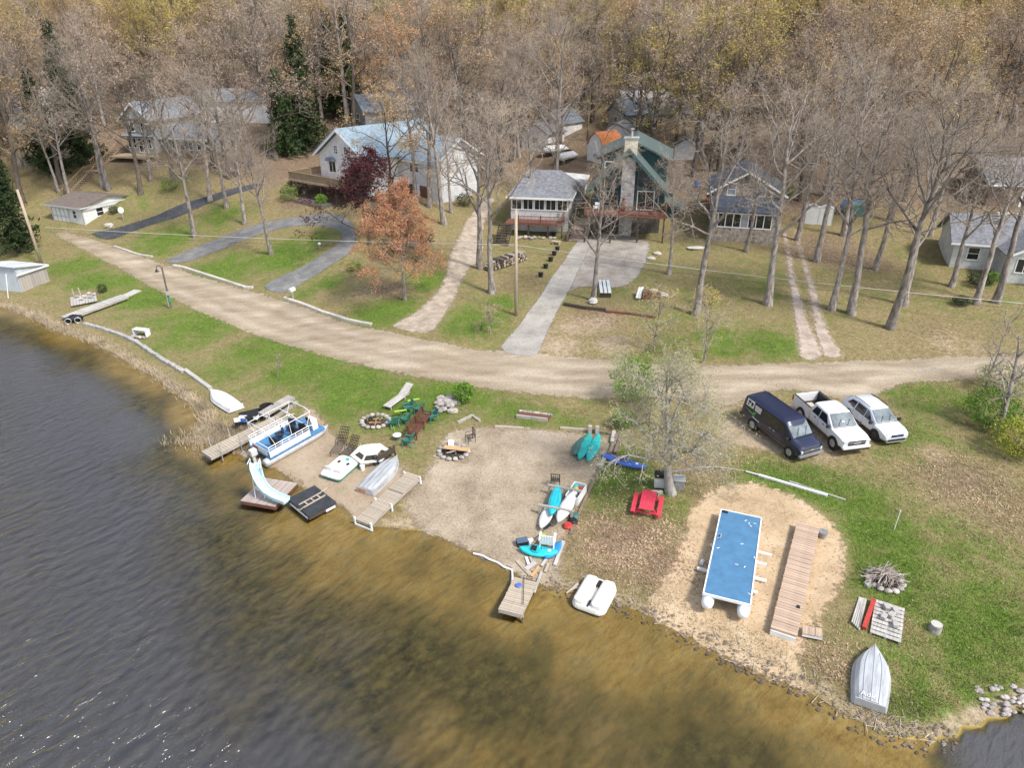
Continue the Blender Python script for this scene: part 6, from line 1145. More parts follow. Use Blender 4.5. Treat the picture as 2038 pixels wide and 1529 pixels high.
o = spot('round_shrub', 'small clipped dark green shrub beside the fire deck', 'shrub', (205, 582)); T = Twigs(); rn = random.Random(4)
for k in range(500): v = rv(rn).normalized() * rn.uniform(.3, .55); T.leaf.append(v + Vector((0, 0, .45)))
c = bpy.data.objects.new('foliage', T.mesh('foliage', BARKD, NEEDLE, .12)); COL.objects.link(c); c.parent = o; MB().cyl((0, 0, -.05), .05, .4, 6).build('stem', BARKD, o)
o = spot('white_bench', 'white garden seat on pale stones above the left shore', 'bench', (283, 668), R(-15)); MB().bx(-.75, .75, -.3, .3, .62, .68).build('seat', BOAT_W, o); MB().bx(-.75, .75, .22, .3, .3, .4).build('rail', BOAT_W, o)
for x in (-.7, .7): MB().bx(x - .05, x + .05, -.28, .28, 0, .62).build('leg', BOAT_W, o)
for k in range(8): MB().rock((-.7 + .2 * k, -.5 - .1 * (k % 2), .1), .17, (1.2, 1, .7), seed=k).build('stone', STONES, o)
wall_pts = [(168, 646), (200, 655), (240, 668), (270, 682), (300, 702), (330, 722), (366, 742)]
o = empty('sea_wall', 'low crumbling concrete wall along the left shore bank', 'wall', G(*wall_pts[0]))
for a, b in zip(wall_pts[:-1], wall_pts[1:]):
    A, B = G(*a), G(*b); n = 4
    for k in range(n):
        p, q = A.lerp(B, k / n), A.lerp(B, (k + .93) / n); MB().bar(p - o.location + Vector((0, 0, .02 + random.uniform(-.06, .05))), q - o.location + Vector((0, 0, .02 + random.uniform(-.06, .05))), random.uniform(.3, .4), .5).build('concrete_block', CONC, o, bevel=.03)
r, L = survey('sea_wall_beam', 'long grey beam capping the shore bank above the white rowboat', 'beam', (368, 738), (420, 776)); 
for k in range(2): MB().bx(-L / 2 + k * L / 2, -L / 2 + (k + .98) * L / 2, -.16, .16, -.15, .2).build('timber', SILVER_W, r)
# big shore tree and its neighbours
T_ = bare_tree(200, H=10.2, spread=5.2, bare=.24, r0=.34, limbs=21, kids=(0, 10, 8, 6), maxl=4, twig=TWIGP, bark=mat('pale_bark', (.36, .335, .30), .95, .3, 4, bump=.8, stretch=(1, 1, .35)), lean=-.25, up=.03, wander=.34, buds=leafmat('pale_buds', (.40, .40, .18), (.28, .30, .12)), nb=15000, bs=.095)
sh = plant('shore_tree', T_, 'big pale gnarled tree on the shore beside the grill', 'tree', G(1336, 982), .82, rz=0.0)
p0 = G(1336, 982); a = at_z(1290, 836, p0.z + 3.2) - p0; b = at_z(1274, 905, p0.z + 1.5) - p0; o = MB().tube([a + Vector((.6, .2, .25)), a, b], [.10, .16, .13], 8).build('broken_limb', mat('dead_wood', (.50, .46, .40), .9, .2, 4, bump=.5), sh)
def shrub(name, label, p, n, rx, rz_, m, ls, seed=1, stems=7, tw=TWIGB):
    o = spot(name, label, 'shrub', p); T = Twigs(); rn = random.Random(seed); tb = MB()
    for k in range(stems):
        a = rn.uniform(0, 6.28); e = Vector((math.cos(a) * rx * .6, math.sin(a) * rx * .6, rz_ * rn.uniform(.8, 1.4))); tb.tube([(0, 0, -.1), e * .5 + rv(rn, .05), e], [.035, .022, .008], 5)
        for j in range(26): b = e * rn.uniform(.3, 1); T.tw(b, b + rv(rn, rx * .28) + Vector((0, 0, .1)), .008, .003)
    for k in range(n):
        v = rv(rn).normalized() * rn.uniform(.35, 1) ** .5 * rn.uniform(.75, 1.05); T.leaf.append(Vector((v.x * rx, v.y * rx, max(.05, rz_ + v.z * rz_))))
    tb.build('stem', BARK, o); c = bpy.data.objects.new('foliage', T.mesh('foliage', tw, m, ls, seed)); COL.objects.link(c); c.parent = o; return o
shrub('leafy_bush', 'round fresh green bush beside the rock pile', (922, 800), 1500, .95, .85, LEAF_GREEN, .15, 1); shrub('leafy_bush', 'green leafy bush growing through the shore tree, by the road', (1258, 800), 2400, 1.9, 1.9, LEAF_GREEN, .16, 2); shrub('leafy_bush', 'green leafy bush behind the railway sleepers', (1240, 850), 900, 1.0, .7, LEAF_GREEN, .15, 3)
shrub('leafy_bush', 'dense green bush below the leaning dead tree at the right edge', (1965, 850), 2600, 2.0, 1.5, LEAF_GREEN, .16, 4); shrub('leafy_bush', 'yellow-green bush at the right edge of the lawn', (2020, 905), 2600, 1.9, 1.3, leafmat('yellow_leaves', (.25, .25, .035), (.08, .12, .02), 1.5), .16, 5); shrub('leafy_bush', 'pale leafed bush at the end of the dirt road', (1990, 780), 1500, 2.0, 1.2, leafmat('pale_leaves', (.33, .35, .19), (.15, .19, .07), 1.5), .15, 6)
plant('dead_tree', bare_tree(210, H=8.5, spread=3.4, bare=.25, r0=.2, limbs=11, kids=(0, 6, 5, 4), maxl=4, wander=.3, twig=TWIGB), 'leaning leafless tree in the bushes at the right edge', 'tree', G(1984, 868), 1.0, rz=1.0, tilt=(0, R(10)))
plant('dead_tree', bare_tree(211, H=6.5, spread=2.6, bare=.2, r0=.08, limbs=10, kids=(0, 5, 4, 3), maxl=4, wander=.3, twig=TWIGB), 'thin leafless sapling behind the pale leafed bush', 'tree', G(1960, 770), 1.0, rz=2.0)
plant('young_shrub_tree', bare_tree(212, H=5.5, spread=3.2, bare=.15, r0=.09, limbs=12, kids=(0, 6, 5, 4), maxl=4, wander=.3, twig=TWIGP, buds=BUD['yellow'], nb=900, bs=.1), 'pale twiggy small tree at the far road edge', 'tree', G(1400, 722), 1.0, rz=2.0); plant('young_shrub_tree', bare_tree(213, H=5, spread=2.8, bare=.15, r0=.08, limbs=12, kids=(0, 6, 5, 4), maxl=4, wander=.3, twig=TWIGP, buds=BUD['yellow'], nb=900, bs=.1), 'pale twiggy small tree near the concrete driveway mouth', 'tree', G(1300, 700), 1.0, rz=4.0)
plant('weeping_tree', bare_tree(214, H=2.2, spread=1.6, bare=.55, r0=.07, limbs=16, kids=(0, 7, 5, 3), maxl=4, up=-.16, twig=mat('straw_twigs', (.50, .40, .24), .9, .2, 2)), 'small straw-coloured weeping tree on the lawn by the utility pole', 'tree', G(976, 663), 1.0, rz=0); plant('sapling', bare_tree(215, H=2.6, spread=.7, bare=.4, r0=.035, limbs=6, kids=(0, 4, 3, 2), maxl=3), 'thin bare sapling alone on the shore lawn', 'tree', G(552, 753), 1.0, rz=0)
for (x, y, l, n_, rx) in ((1540, 540, 'evergreen', 0, 0),): pass
shrub('clipped_bush', 'low dark green bush at the foot of a tree by the right cottage', (1912, 607), 700, .9, .45, NEEDLE, .16, 9); shrub('leafy_bush', 'dark bush against the right cottage wall', (1945, 570), 700, 1.2, .7, NEEDLE, .18, 10); shrub('leafy_bush', 'green bush beside the right cottage porch', (1970, 566), 600, .9, .7, LEAF_GREEN, .16, 11); shrub('leafy_bush', 'bright green shrub in front of the deck posts of the blue-roofed house', (640, 410), 800, .9, .8, LEAF_GREEN, .17, 12); shrub('leafy_bush', 'leafy shrub at the left corner of the big raised deck', (590, 385), 800, 1.5, 1.0, NEEDLE2, .2, 13); shrub('leafy_bush', 'dark shrub against the white garage', (228, 425), 500, .8, .55, NEEDLE, .15, 14); shrub('leafy_bush', 'bush beside the deck of the white hip-roofed cottage', (1048, 455), 600, .8, .6, NEEDLE2, .16, 15); shrub('leafy_bush', 'yellow-green bush behind the tall tree on the mossy lawn', (1405, 610), 800, 1.4, 1.0, BUD['yellow'], .15, 16); shrub('leafy_bush', 'low shrub on the lawn near the maple', (705, 538), 500, .9, .5, LEAF_GREEN, .15, 17)
# ---------------------------------------------------------------- the three parked vehicles
TYRE = mat('tyre_rubber', (.028, .027, .026), .9, .3, 6); RIM = mat('alloy_rim', (.48, .49, .50), .35, .1, 4, metal=.7); RIM_D = mat('dark_rim', (.06, .06, .065), .4, .1, 4, metal=.4); LAMP = mat('headlamp_glass', (.62, .65, .68), .1, .15, 6, spec=.8); TAIL = mat('tail_lamp', (.38, .02, .02), .25, .1, 4); TRIMB = mat('black_trim', (.02, .02, .022), .5, .1, 4)
def carpaint(name, col, rough=.25, dirt=.15):
    m, nt, b = newmat(name); tc = node(nt, 'ShaderNodeTexCoord'); s = node(nt, 'ShaderNodeSeparateXYZ'); nt.links.new(tc.outputs['Object'], s.inputs[0]); n = noise_tex(nt, tc.outputs['Object'], 2.5, 5, .7)
    k = math_n(nt, 'MULTIPLY', sstep(nt, math_n(nt, 'ADD', s.outputs[2], math_n(nt, 'MULTIPLY', n, .5)), 1.05, .45), dirt * 3, clamp=True)
    nt.links.new(mixc(nt, k, col, (.27, .23, .18)), b.inputs['Base Color']); nt.links.new(math_n(nt, 'MULTIPLY_ADD', k, .5, rough), b.inputs['Roughness']); b.inputs['Coat Weight'].default_value = .5; b.inputs['Coat Roughness'].default_value = .08; return m
def ring(st):
    x, zb, zs, wl, zr, wr = st; zm = zb + (zs - zb) * .6
    h = [(wl * .90, zb), (wl * .985, zb + .10), (wl, zm), (wl * .975, zs), (wr, zr - .085), (wr * .88, zr - .02), (wr * .45, zr)]
    return [(x, -y, z) for y, z in h] + [(x, y, z) for y, z in h[::-1]]
def vehicle(name, label, cat, pr, pf, width, stations, paint, wb, wr_, glass_side, wind, rear=None, rimm=RIM, cab=None, seams=(-.95, 0, 1.05)):
    A, B = G(*pr), G(*pf); X = (B - A).normalized(); Y = Vector((0, 0, 1)).cross(X).normalized(); Z = X.cross(Y)
    r = empty(name, label, cat, (A + B) / 2 + Y * (width / 2 - .12)); zc = Zf(r.location.x, r.location.y)
    r.location.z = (max(zc, (A.z + B.z) / 2)) + .02; r.rotation_euler = Matrix((X, Y, Z)).transposed().to_euler()
    b = MB().loft([ring(s) for s in stations]).build('body', paint, r, smooth=True, bevel=.025); b.data.set_sharp_from_angle(angle=R(28))
    def at(x):
        for s0, s1 in zip(stations[:-1], stations[1:]):
            if s0[0] <= x <= s1[0]: t = (x - s0[0]) / (s1[0] - s0[0]); return [a + (c - a) * t for a, c in zip(s0, s1)]
        return list(stations[-1] if x > 0 else stations[0])
    def side(x, t, s, off=.014):
        q = at(x); y0, z0 = q[3] * .975, q[2]; y1, z1 = q[5], q[4] - .085; return Vector((x, s * (y0 + (y1 - y0) * t + off), z0 + (z1 - z0) * t))
    for s in (-1, 1):
        for g in glass_side:
            P = [side(x, t, s) for x, t in g]; P = P if s < 0 else P[::-1]; MB().slab(P, .02).build('side_window', GLASS, r)
    def lid(xa, xb, ta, tb_, nm, m):
        qa, qb = at(xa), at(xb); L_ = []
        for t in (ta, tb_):
            x = xa + (xb - xa) * t; z = (qa[4] + (qb[4] - qa[4]) * t); w_ = (qa[5] + (qb[5] - qa[5]) * t) * .90; L_.append((x, w_, z))
        (x0, w0, z0), (x1, w1, z1) = L_; o = .012
        P = [Vector((x0, w0, z0 - .022)), Vector((x0, -w0, z0 - .022)), Vector((x1, -w1, z1 - .022)), Vector((x1, w1, z1 - .022))]
        nrm = (P[1] - P[0]).cross(P[2] - P[0]).normalized()
        if nrm.z < 0: P = P[::-1]; nrm = -nrm
        P = [p + nrm * .034 for p in P]; return MB().slab(P, .03).build(nm, m, r)
    lid(*wind, 'windscreen', GLASS_W)
    if rear: lid(*rear, 'rear_window', GLASS)
    for s in (-1, 1):
        for x in (-wb / 2, wb / 2):
            MB().tube([(x, s * (width / 2 - .26), wr_), (x, s * (width / 2 + .008), wr_)], wr_ + .09, 20).build('wheel_arch', TRIMB, r)
            w_ = MB().tube([(x, s * (width / 2 - .24), wr_), (x, s * (width / 2 - .02), wr_), (x, s * (width / 2 + .02), wr_)], [wr_, wr_, wr_ * .93], 22).build('wheel', TYRE, r)
            rm = MB().tube([(x, s * (width / 2 + .0), wr_), (x, s * (width / 2 + .028), wr_)], wr_ * .64, 18)
            for k in range(5): a = 2 * math.pi * k / 5 + .3; rm.bar((x, s * (width / 2 + .034), wr_), (x + math.cos(a) * wr_ * .6, s * (width / 2 + .034), wr_ + math.sin(a) * wr_ * .6), .07, .02)
            rm.build('rim', rimm, w_)
        m_ = MB().box((wind[1] - .25, s * (width / 2 + .12), at(wind[1])[2] + .10), (.14, .24, .2)).build('wing_mirror', TRIMB if cat != 'suv' else paint, r, bevel=.03)
    sm_ = MB()
    for s in (-1, 1):
        for x in seams:
            q = at(x); zm = q[1] + (q[2] - q[1]) * .6; sm_.bar((x, s * (q[3] + .001), zm), (x, s * (q[3] * .975 + .002), q[2]), .014, .006); sm_.bar((x, s * (q[3] * .985 + .001), q[1] + .12), (x, s * (q[3] + .001), zm), .014, .006)
    sm_.build('door_seam', TRIMB, r)
    return r, at, side
GLASS_W = mat('windscreen_glass', (.17, .20, .21), .05, .35, 1.6, spec=.9)
navy = carpaint('navy_paint', (.010, .014, .045), .22, .12); whitep = carpaint('white_paint', (.80, .80, .80), .25, .18); pearl = carpaint('pale_pearl_paint', (.66, .69, .74), .25, .10)
st = [(-3.05, .42, 1.10, .93, 1.80, .80), (-2.95, .40, 1.12, .97, 2.00, .84), (-2.6, .38, 1.14, 1.0, 2.08, .87), (.55, .38, 1.14, 1.0, 2.08, .87), (.8, .38, 1.14, 1.0, 2.04, .86), (1.62, .38, 1.12, 1.0, 1.30, .90), (2.3, .40, 1.02, .99, 1.16, .88), (2.48, .44, .95, .96, 1.06, .86), (2.55, .5, .85, .93, .94, .84)]
r, at, side = vehicle('cargo_van', 'dark navy cargo van with a white sign on its rear side window', 'van', (1500, 857), (1567, 909), 2.0, st, navy, 3.5, .37, [[(.62, .06), (1.12, .06), (.92, .62), (.62, .86)], [(-1.1, .08), (.5, .08), (.5, .86), (-1.1, .86)], [(-2.7, .08), (-1.25, .08), (-1.25, .86), (-2.7, .86)]], (.72, 1.68, .08, .92))
for k in range(7): MB().bx(-2.6, .5, -.66 + k * .22 - .02, -.66 + k * .22 + .02, 2.075, 2.095).build('roof_rib', navy, r)
f = MB().bx(2.53, 2.60, -.72, .72, .68, .98).build('grille', TRIMB, r, bevel=.02); MB().bx(2.60, 2.615, -.68, .68, .80, .83).bx(2.60, 2.615, -.68, .68, .92, .94).build('grille_bar', CHROME, f); MB().bx(2.60, 2.63, -.12, .12, .84, .90).build('badge', CHROME, f)
for y in (-.76, .76): MB().box((2.53, y, .80), (.12, .22, .2)).build('headlight', LAMP, r, bevel=.02)
MB().bx(2.5, 2.68, -.98, .98, .42, .60).build('front_bumper', mat('bumper_grey', (.30, .30, .31), .4, .15, 4, metal=.4), r, bevel=.03); MB().bx(-3.16, -3.0, -.95, .95, .42, .58).build('rear_bumper', TRIMB, r, bevel=.03)
def decal(pts, m, nm='sign', off=.03, s=-1): P = [side(x, t, s, off) for x, t in pts]; return MB().slab(P if s < 0 else P[::-1], .006).build(nm, m, r)
d = decal([(-2.72, .34), (-2.02, .34), (-2.02, .92), (-2.72, .92)], TRIM)
for (a, b, c, e) in ((-2.6, -2.35, .62, .82), (-2.3, -2.1, .5, .78), (-2.62, -2.45, .42, .55), (-2.38, -2.12, .40, .45)): o = decal([(a, c), (b, c), (b, e), (a, e)], BLACK, 'sign_print', .034); o.parent = d
for k, t in enumerate((.72, .60, .48, .36)): decal([(-1.92 + .02 * k, t - .035), (-1.30, t - .035), (-1.30, t + .035), (-1.92 + .02 * k, t + .035)], TRIM, 'lettering_line')
GREEN_D = mat('green_decal', (.10, .36, .10), .5, .1, 4)
decal([(-2.75, .12), (-2.2, -.05), (-1.7, -.16), (-1.72, -.06), (-2.2, .06)], GREEN_D, 'swoosh'); decal([(-1.98, .0), (-1.70, .04), (-1.66, .2), (-1.9, .12)], GREEN_D, 'swoosh'); decal([(-1.9, -.28), (-1.2, -.34), (-1.2, -.29), (-1.9, -.22)], TRIM, 'lettering_line')
for x in (.15, -.2): MB().bx(x - .09, x + .09, -1.03, -1.005, 1.02, 1.06).build('door_handle', CHROME, r)
MB().bx(1.66, 1.70, -.82, .82, 1.285, 1.305).build('cowl', TRIMB, r); MB().bar((1.64, -.5, 1.33), (1.25, -.1, 1.72), .025, .02).bar((1.64, .2, 1.33), (1.25, .55, 1.72), .025, .02).build('wiper', TRIMB, r); MB().bx(-1.0, 1.1, -1.006, -.995, .62, .66).build('side_moulding', TRIMB, r)
# pickup: cab and nose, then the bed
st = [(-.98, .45, 1.20, 1.0, 1.72, .78), (-.90, .45, 1.22, 1.01, 1.88, .80), (-.4, .45, 1.22, 1.02, 1.93, .82), (.55, .45, 1.22, 1.02, 1.91, .81), (1.42, .45, 1.20, 1.02, 1.28, .92), (2.35, .47, 1.12, 1.01, 1.22, .90), (2.66, .50, 1.04, .98, 1.14, .88), (2.78, .55, .92, .93, 1.0, .84)]
r, at, side = vehicle('pickup_truck', 'white crew cab pickup truck with an open black-lined bed', 'pickup truck', (1590, 833.5), (1660, 898), 2.04, st, whitep, 3.74, .41, [[(-.82, .06), (-.08, .06), (-.08, .84), (-.62, .84)], [(.0, .06), (.98, .06), (.55, .84), (0, .84)]], (.52, 1.48, .1, .93))
for y in (-1.0, 1.0): MB().bx(-3.05, -1.0, min(y, y * .90), max(y, y * .90), .5, 1.36).build('bed_side', whitep, r, bevel=.025); MB().bx(-3.0, -1.02, min(y * 1.0, y * .895) , max(y * 1.0, y * .895), 1.362, 1.385).build('bed_rail', TRIMB, r)
MB().bx(-3.08, -2.98, -.895, .895, .6, 1.34).build('tailgate', whitep, r, bevel=.02); MB().bx(-2.97, -1.0, -.895, .895, .6, .70).bx(-2.97, -1.0, -.895, -.875, .70, 1.34).bx(-2.97, -1.0, .875, .895, .70, 1.34).bx(-1.02, -.985, -.87, .87, .70, 1.36).build('bed_liner', TRIMB, r)
MB().bx(-1.75, -1.05, -.86, -.45, 1.20, 1.34).build('bed_board', mat('light_wood', (.55, .45, .33), .8, .1, 3), r)
for y in (-.96, .96): MB().box((-3.04, y, 1.1), (.1, .14, .38)).build('tail_light', TAIL, r)
f = MB().bx(2.75, 2.83, -.62, .62, .72, 1.02).build('grille', TRIMB, r, bevel=.02); MB().bx(2.83, 2.85, -.6, .6, .90, .94).build('grille_bar', CHROME, f); MB().bx(2.84, 2.86, -.26, .26, .85, .97).build('badge', CHROME, f)
for y in (-.78, .78): MB().box((2.70, y, .96), (.2, .34, .15)).build('headlight', LAMP, r, bevel=.02)
MB().bx(2.68, 2.92, -.98, .98, .50, .66).build('front_bumper', whitep, r, bevel=.03); MB().bx(2.70, 2.94, -.9, .9, .40, .499).build('lower_bumper', TRIMB, r); MB().bx(-3.18, -3.05, -.95, .95, .5, .66).build('rear_bumper', CHROME, r); MB().box((1.18, -.05, 1.51), (.02, .14, .12), rot=Matrix.Rotation(R(-55), 3, 'Y')).build('windscreen_sticker', TRIM, r)
for x in (-.35, .6): MB().bx(x - .1, x + .1, -1.045, -1.02, 1.05, 1.09).build('door_handle', TRIMB, r)
MB().bx(1.45, 1.49, -.84, .84, 1.275, 1.295).build('cowl', TRIMB, r); MB().bar((1.42, -.5, 1.34), (1.05, -.15, 1.60), .025, .02).bar((1.42, .15, 1.34), (1.05, .5, 1.60), .025, .02).build('wiper', TRIMB, r); MB().tube([(1.3, -.86, 1.28), (1.2, -.86, 1.75)], .008, 5).build('aerial', TRIMB, r)
# suv
st = [(-2.28, .50, .95, .84, 1.02, .76), (-2.22, .42, .98, .90, 1.12, .78), (-1.95, .36, 1.0, .93, 1.40, .70), (-1.6, .34, 1.0, .94, 1.60, .68), (-.8, .33, .98, .94, 1.67, .69), (.2, .33, .97, .94, 1.63, .68), (1.12, .33, .96, .94, 1.10, .82), (1.75, .34, .90, .93, 1.00, .80), (2.08, .38, .80, .89, .90, .76), (2.22, .42, .70, .80, .78, .68)]
r, at, side = vehicle('crossover_car', 'pale silver-white crossover car with black roof rails', 'car', (1689, 835), (1739.5, 875.5), 1.88, st, pearl, 2.71, .355, [[(-1.75, .3), (-1.0, .08), (-.95, .86), (-1.45, .82)], [(-.9, .06), (0, .04), (0, .86), (-.88, .88)], [(.06, .04), (.82, .04), (.25, .86), (.06, .87)]], (.22, 1.16, .08, .92), (-2.1, -1.6, .1, .85), RIM_D)
for y in (-.64, .64): MB().tube([(-1.5, y, 1.63), (-.8, y, 1.70), (.1, y, 1.67)], .022, 6).build('roof_rail', TRIMB, r)
f = MB().box((2.19, 0, .70), (.08, .95, .2)).build('grille', mat('dark_blue_grille', (.03, .04, .09), .4, .2, 8), r, bevel=.04); MB().box((2.235, 0, .71), (.02, .2, .09)).build('badge', mat('blue_badge', (.03, .06, .25), .3, .1, 4), f, bevel=.008)
for y in (-.68, .68): MB().box((2.02, y, .80), (.28, .26, .09), rz=R(-25 if y > 0 else 25)).build('headlight', LAMP, r, bevel=.02); MB().box((2.13, y, .55), (.08, .16, .12)).build('fog_lamp', TRIMB, r)
MB().bx(2.1, 2.27, -.62, .62, .36, .50).build('lower_bumper', TRIMB, r, bevel=.03); MB().bx(2.12, 2.28, -.7, .7, .30, .355).build('skid_plate', CHROME, r)
MB().bx(-1.8, 1.8, -.955, -.93, .32, .46).bx(-1.8, 1.8, .93, .955, .32, .46).build('sill_trim', TRIMB, r)
for x in (-.55, .32): MB().bx(x - .09, x + .09, -.955, -.935, .86, .90).build('door_handle', CHROME, r)
MB().bx(1.14, 1.18, -.74, .74, 1.10, 1.12).build('cowl', TRIMB, r); MB().bar((1.12, -.45, 1.15), (.75, -.1, 1.36), .022, .02).bar((1.12, .12, 1.15), (.75, .45, 1.36), .022, .02).build('wiper', TRIMB, r)
r.scale = (1.03, 1.03, 1.06)
# ---------------------------------------------------------------- poles, wires, kerbs and small things on the lawns
POLE = mat('pole_wood', (.45, .36, .27), .9, .25, 3, stretch=(4, 4, .3)); POLE_D = mat('dark_pole_wood', (.14, .12, .10), .9, .3, 3, stretch=(4, 4, .3)); WIRE = mat('pale_wire', (.66, .64, .60), .6, .1, 1); WIRED = mat('dark_wire', (.05, .05, .05), .7, .1, 1)
def pole(label, foot, top, m, r0=.15):
    p = G(*foot); d = math.hypot(p.x, p.y); k = 0.0
    # height read from the photograph along the vertical above the foot
    v = (top[1] - IH / 2) / FPX; A_ = (p.y * (-SP) ) ; h = 0
    for _ in range(60):
        u, w_ = proj((p.x, p.y, p.z + h)); 
        if w_ <= top[1]: break
        h += .2
    t = at_z(top[0], top[1], p.z + h); o = empty('utility_pole', label, 'utility pole', p)
    MB().tube([(0, 0, -.3), (t - p) * .5, t - p], [r0, r0 * .9, r0 * .75], 10).build('shaft', m, o, smooth=True); return o, t
oL, tL = pole('tall wooden utility pole leaning over the metal-roofed shed', (83, 526), (34, 377), POLE, .19)
oC, tC = pole('wooden utility pole beside the concrete driveway', (1027, 628), (1027, 418), POLE, .17)
def wire(label, pts, r_, m, sag=0.6):
    o = empty('overhead_wire', label, 'wire', pts[0]); Q = []
    for a, b in zip(pts[:-1], pts[1:]):
        for k in range(16): t = k / 16; Q.append(a.lerp(b, t) - Vector((0, 0, sag * 4 * t * (1 - t))) - pts[0])
    Q.append(pts[-1] - pts[0]); MB().tube(Q, r_, 5).build('strand', m, o)
c1 = oC.location + Vector((0, -.2, 4.15)); fl = at_z(90, 452, oL.location.z + 3.2); fr_ = at_z(2060, 606, 4.6)
cm = at_z(1024, 487, oC.location.z + 4.15)
wire('pale overhead wire running along the road past the central utility pole', [fl, cm, fr_], .022, WIRE, .35)
wire('thin dark overhead wire just below the pale one', [fl - Vector((0, 0, .55)), cm - Vector((0, 0, .6)), fr_ - Vector((0, 0, .5))], .012, WIRED, .4)
o = spot('street_lamp', 'short dark lamp post with a curved lamp arm beside the dirt road', 'lamp post', (340, 613)); MB().tube([(0, 0, -.2), (0, 0, 4.3)], [.11, .08], 8).build('shaft', POLE_D, o); MB().tube([(0, 0, 4.15), (-.25, 0, 4.45), (-.5, 0, 4.4), (-.58, 0, 4.1)], .03, 6).build('arm', IRON, o); MB().cyl((-.58, 0, 3.82), .20, .28, 12, r2=.05).build('lamp_shade', IRON, o); MB().box((.05, -.12, 1.6), (.24, .14, .4)).build('meter_box', mat('grey_box', (.40, .41, .42), .5, .1, 3), o); MB().box((.13, -.08, .95), (.16, .1, .5)).build('green_sign', mat('green_sign', (.05, .35, .20), .5, .1, 3), o); MB().box((-.1, -.05, .9), (.09, .09, 1.6)).build('conduit', CHROME, o)
o = spot('mailbox', 'white mailbox on a post at the mouth of the loop driveway', 'mailbox', (584, 598), R(-25)); MB().bx(-.05, .05, -.05, .05, -.1, 1.0).build('post', WOOD_GREY, o); MB().exty([(-.17, 1.0), (.17, 1.0), (.17, 1.2), (.1, 1.33), (-.1, 1.33), (-.17, 1.2)], -.34, .34).build('box', PLAST_W, o); MB().bx(-.14, .14, -.36, -.345, 1.03, 1.25).build('door', ALU, o)
def kerb(label, pts, h_=.32, w_=.38):
    o = empty('kerb_wall', label, 'kerb', G(*pts[0]))
    for a, b in zip(pts[:-1], pts[1:]):
        A, B = G(*a), G(*b); n = max(1, round((B - A).length / 1.5))
        for k in range(n):
            p, q = A.lerp(B, k / n), A.lerp(B, (k + .985) / n); p.z, q.z = Zf(p.x, p.y), Zf(q.x, q.y); MB().bar(p - o.location + Vector((0, 0, h_ / 2 - .1)), q - o.location + Vector((0, 0, h_ / 2 - .1)), w_, h_).build('kerb_block', PALEC, o, bevel=.03)
PALEC = mat('pale_concrete', (.52, .48, .42), .9, .2, 3, bump=.3, rand=.1)
kerb('pale concrete kerb between the loop driveway mouth and the gravel driveway', [(566, 594), (600, 606), (640, 622), (690, 638), (740, 648)]); kerb('pale curved kerb along the island lawn of the loop driveway', [(346, 530), (366, 534), (400, 545), (450, 561), (490, 574), (504, 574)]); kerb('broken low kerb in front of the upper left lawn', [(228, 492), (250, 499), (280, 509), (304, 512)], .3, .3)
o = spot('satellite_dish', 'round white dish on a post beside the white garage', 'satellite dish', (246, 438)); MB().tube([(0, 0, -.1), (0, 0, 1.2)], .04, 6).build('post', CHROME, o); MB().tube([(0, -.02, 1.35), (0, -.1, 1.36)], [.2, .42], 16).build('dish', PLAST_W, o)
o = spot('boulder', 'pale boulder on the grass below the white garage', 'boulder', (218, 452)); MB().rock((0, 0, .2), .5, (1.3, 1, .8), seed=3).build('stone_body', PALEC, o, smooth=False)
o = spot('yard_lamp', 'small white globe lamp on the island lawn of the loop driveway', 'lamp', (637, 496)); MB().tube([(0, 0, -.1), (0, 0, .5)], .04, 6).build('post', CHROME, o); MB().rock((0, 0, .62), .2, (1, 1, .8), seed=1).build('globe', PLAST_W, o, smooth=True)
for i, (x, y) in enumerate([(1109, 499), (1103, 508), (1096, 520), (1086, 534), (1076, 551), (1093, 472), (1102, 471)]):
    lb = ['black tub nearest the stone steps, beside the concrete driveway', 'black tub second down from the stone steps', 'black tub third down from the stone steps', 'black tub fourth down from the stone steps', 'black tub standing lowest beside the concrete driveway', 'black tub below the cottage deck, left of a pair', 'black tub below the cottage deck, right of a pair'][i]
    o = spot('plant_tub', lb, 'tub', (x, y), 0, 'black plant tubs'); MB().tube([(0, 0, 0), (0, 0, .45), (0, 0, .48)], [.22, .28, .30], 14).build('tub', BLACK, o); MB().cyl((0, 0, .481), .24, .012, 14).build('soil', CHAR, o)
r, L = survey('garden_steps', 'stone steps climbing from the concrete driveway to the chalet', 'steps', (1148, 480), (1163, 448)); 
for k in range(7): MB().bx(-L / 2 + k * L / 7, -L / 2 + (k + 1.15) * L / 7, -1.0, 1.0, -.3 + .12 * k, .08 + .13 * k).build('step', mat('brown_stone_step', (.36, .27, .20), .9, .25, 3, bump=.4), r, bevel=.03)
for s in (-1.15, 1.15): MB().bx(-L / 2, L / 2, s - .1, s + .1, -.3, .55).build('side_wall', TIMBER, r)
heap('border_stones', 'row of pale stones edging the bed under the white cottage deck', 'stones', (1066, 474), 22, 2.6, .5, .1, .18, STONES)
o = spot('stone_bench', 'small pale garden seat by the stone steps', 'bench', (1107, 486), R(-20)); MB().bx(-.5, .5, -.25, .25, .3, .4).build('seat', PALE_W, o); MB().bx(-.45, -.3, -.2, .2, 0, .3).bx(.3, .45, -.2, .2, 0, .3).build('leg', PALE_W, o)
o = spot('white_boulder', 'round white boulder at the foot of the tree by the retaining timber', 'boulder', (1180, 604)); MB().rock((0, 0, .25), .42, (1.1, 1, .85), seed=6).build('stone_body', mat('white_stone', (.58, .55, .51), .85, .2, 3), o)
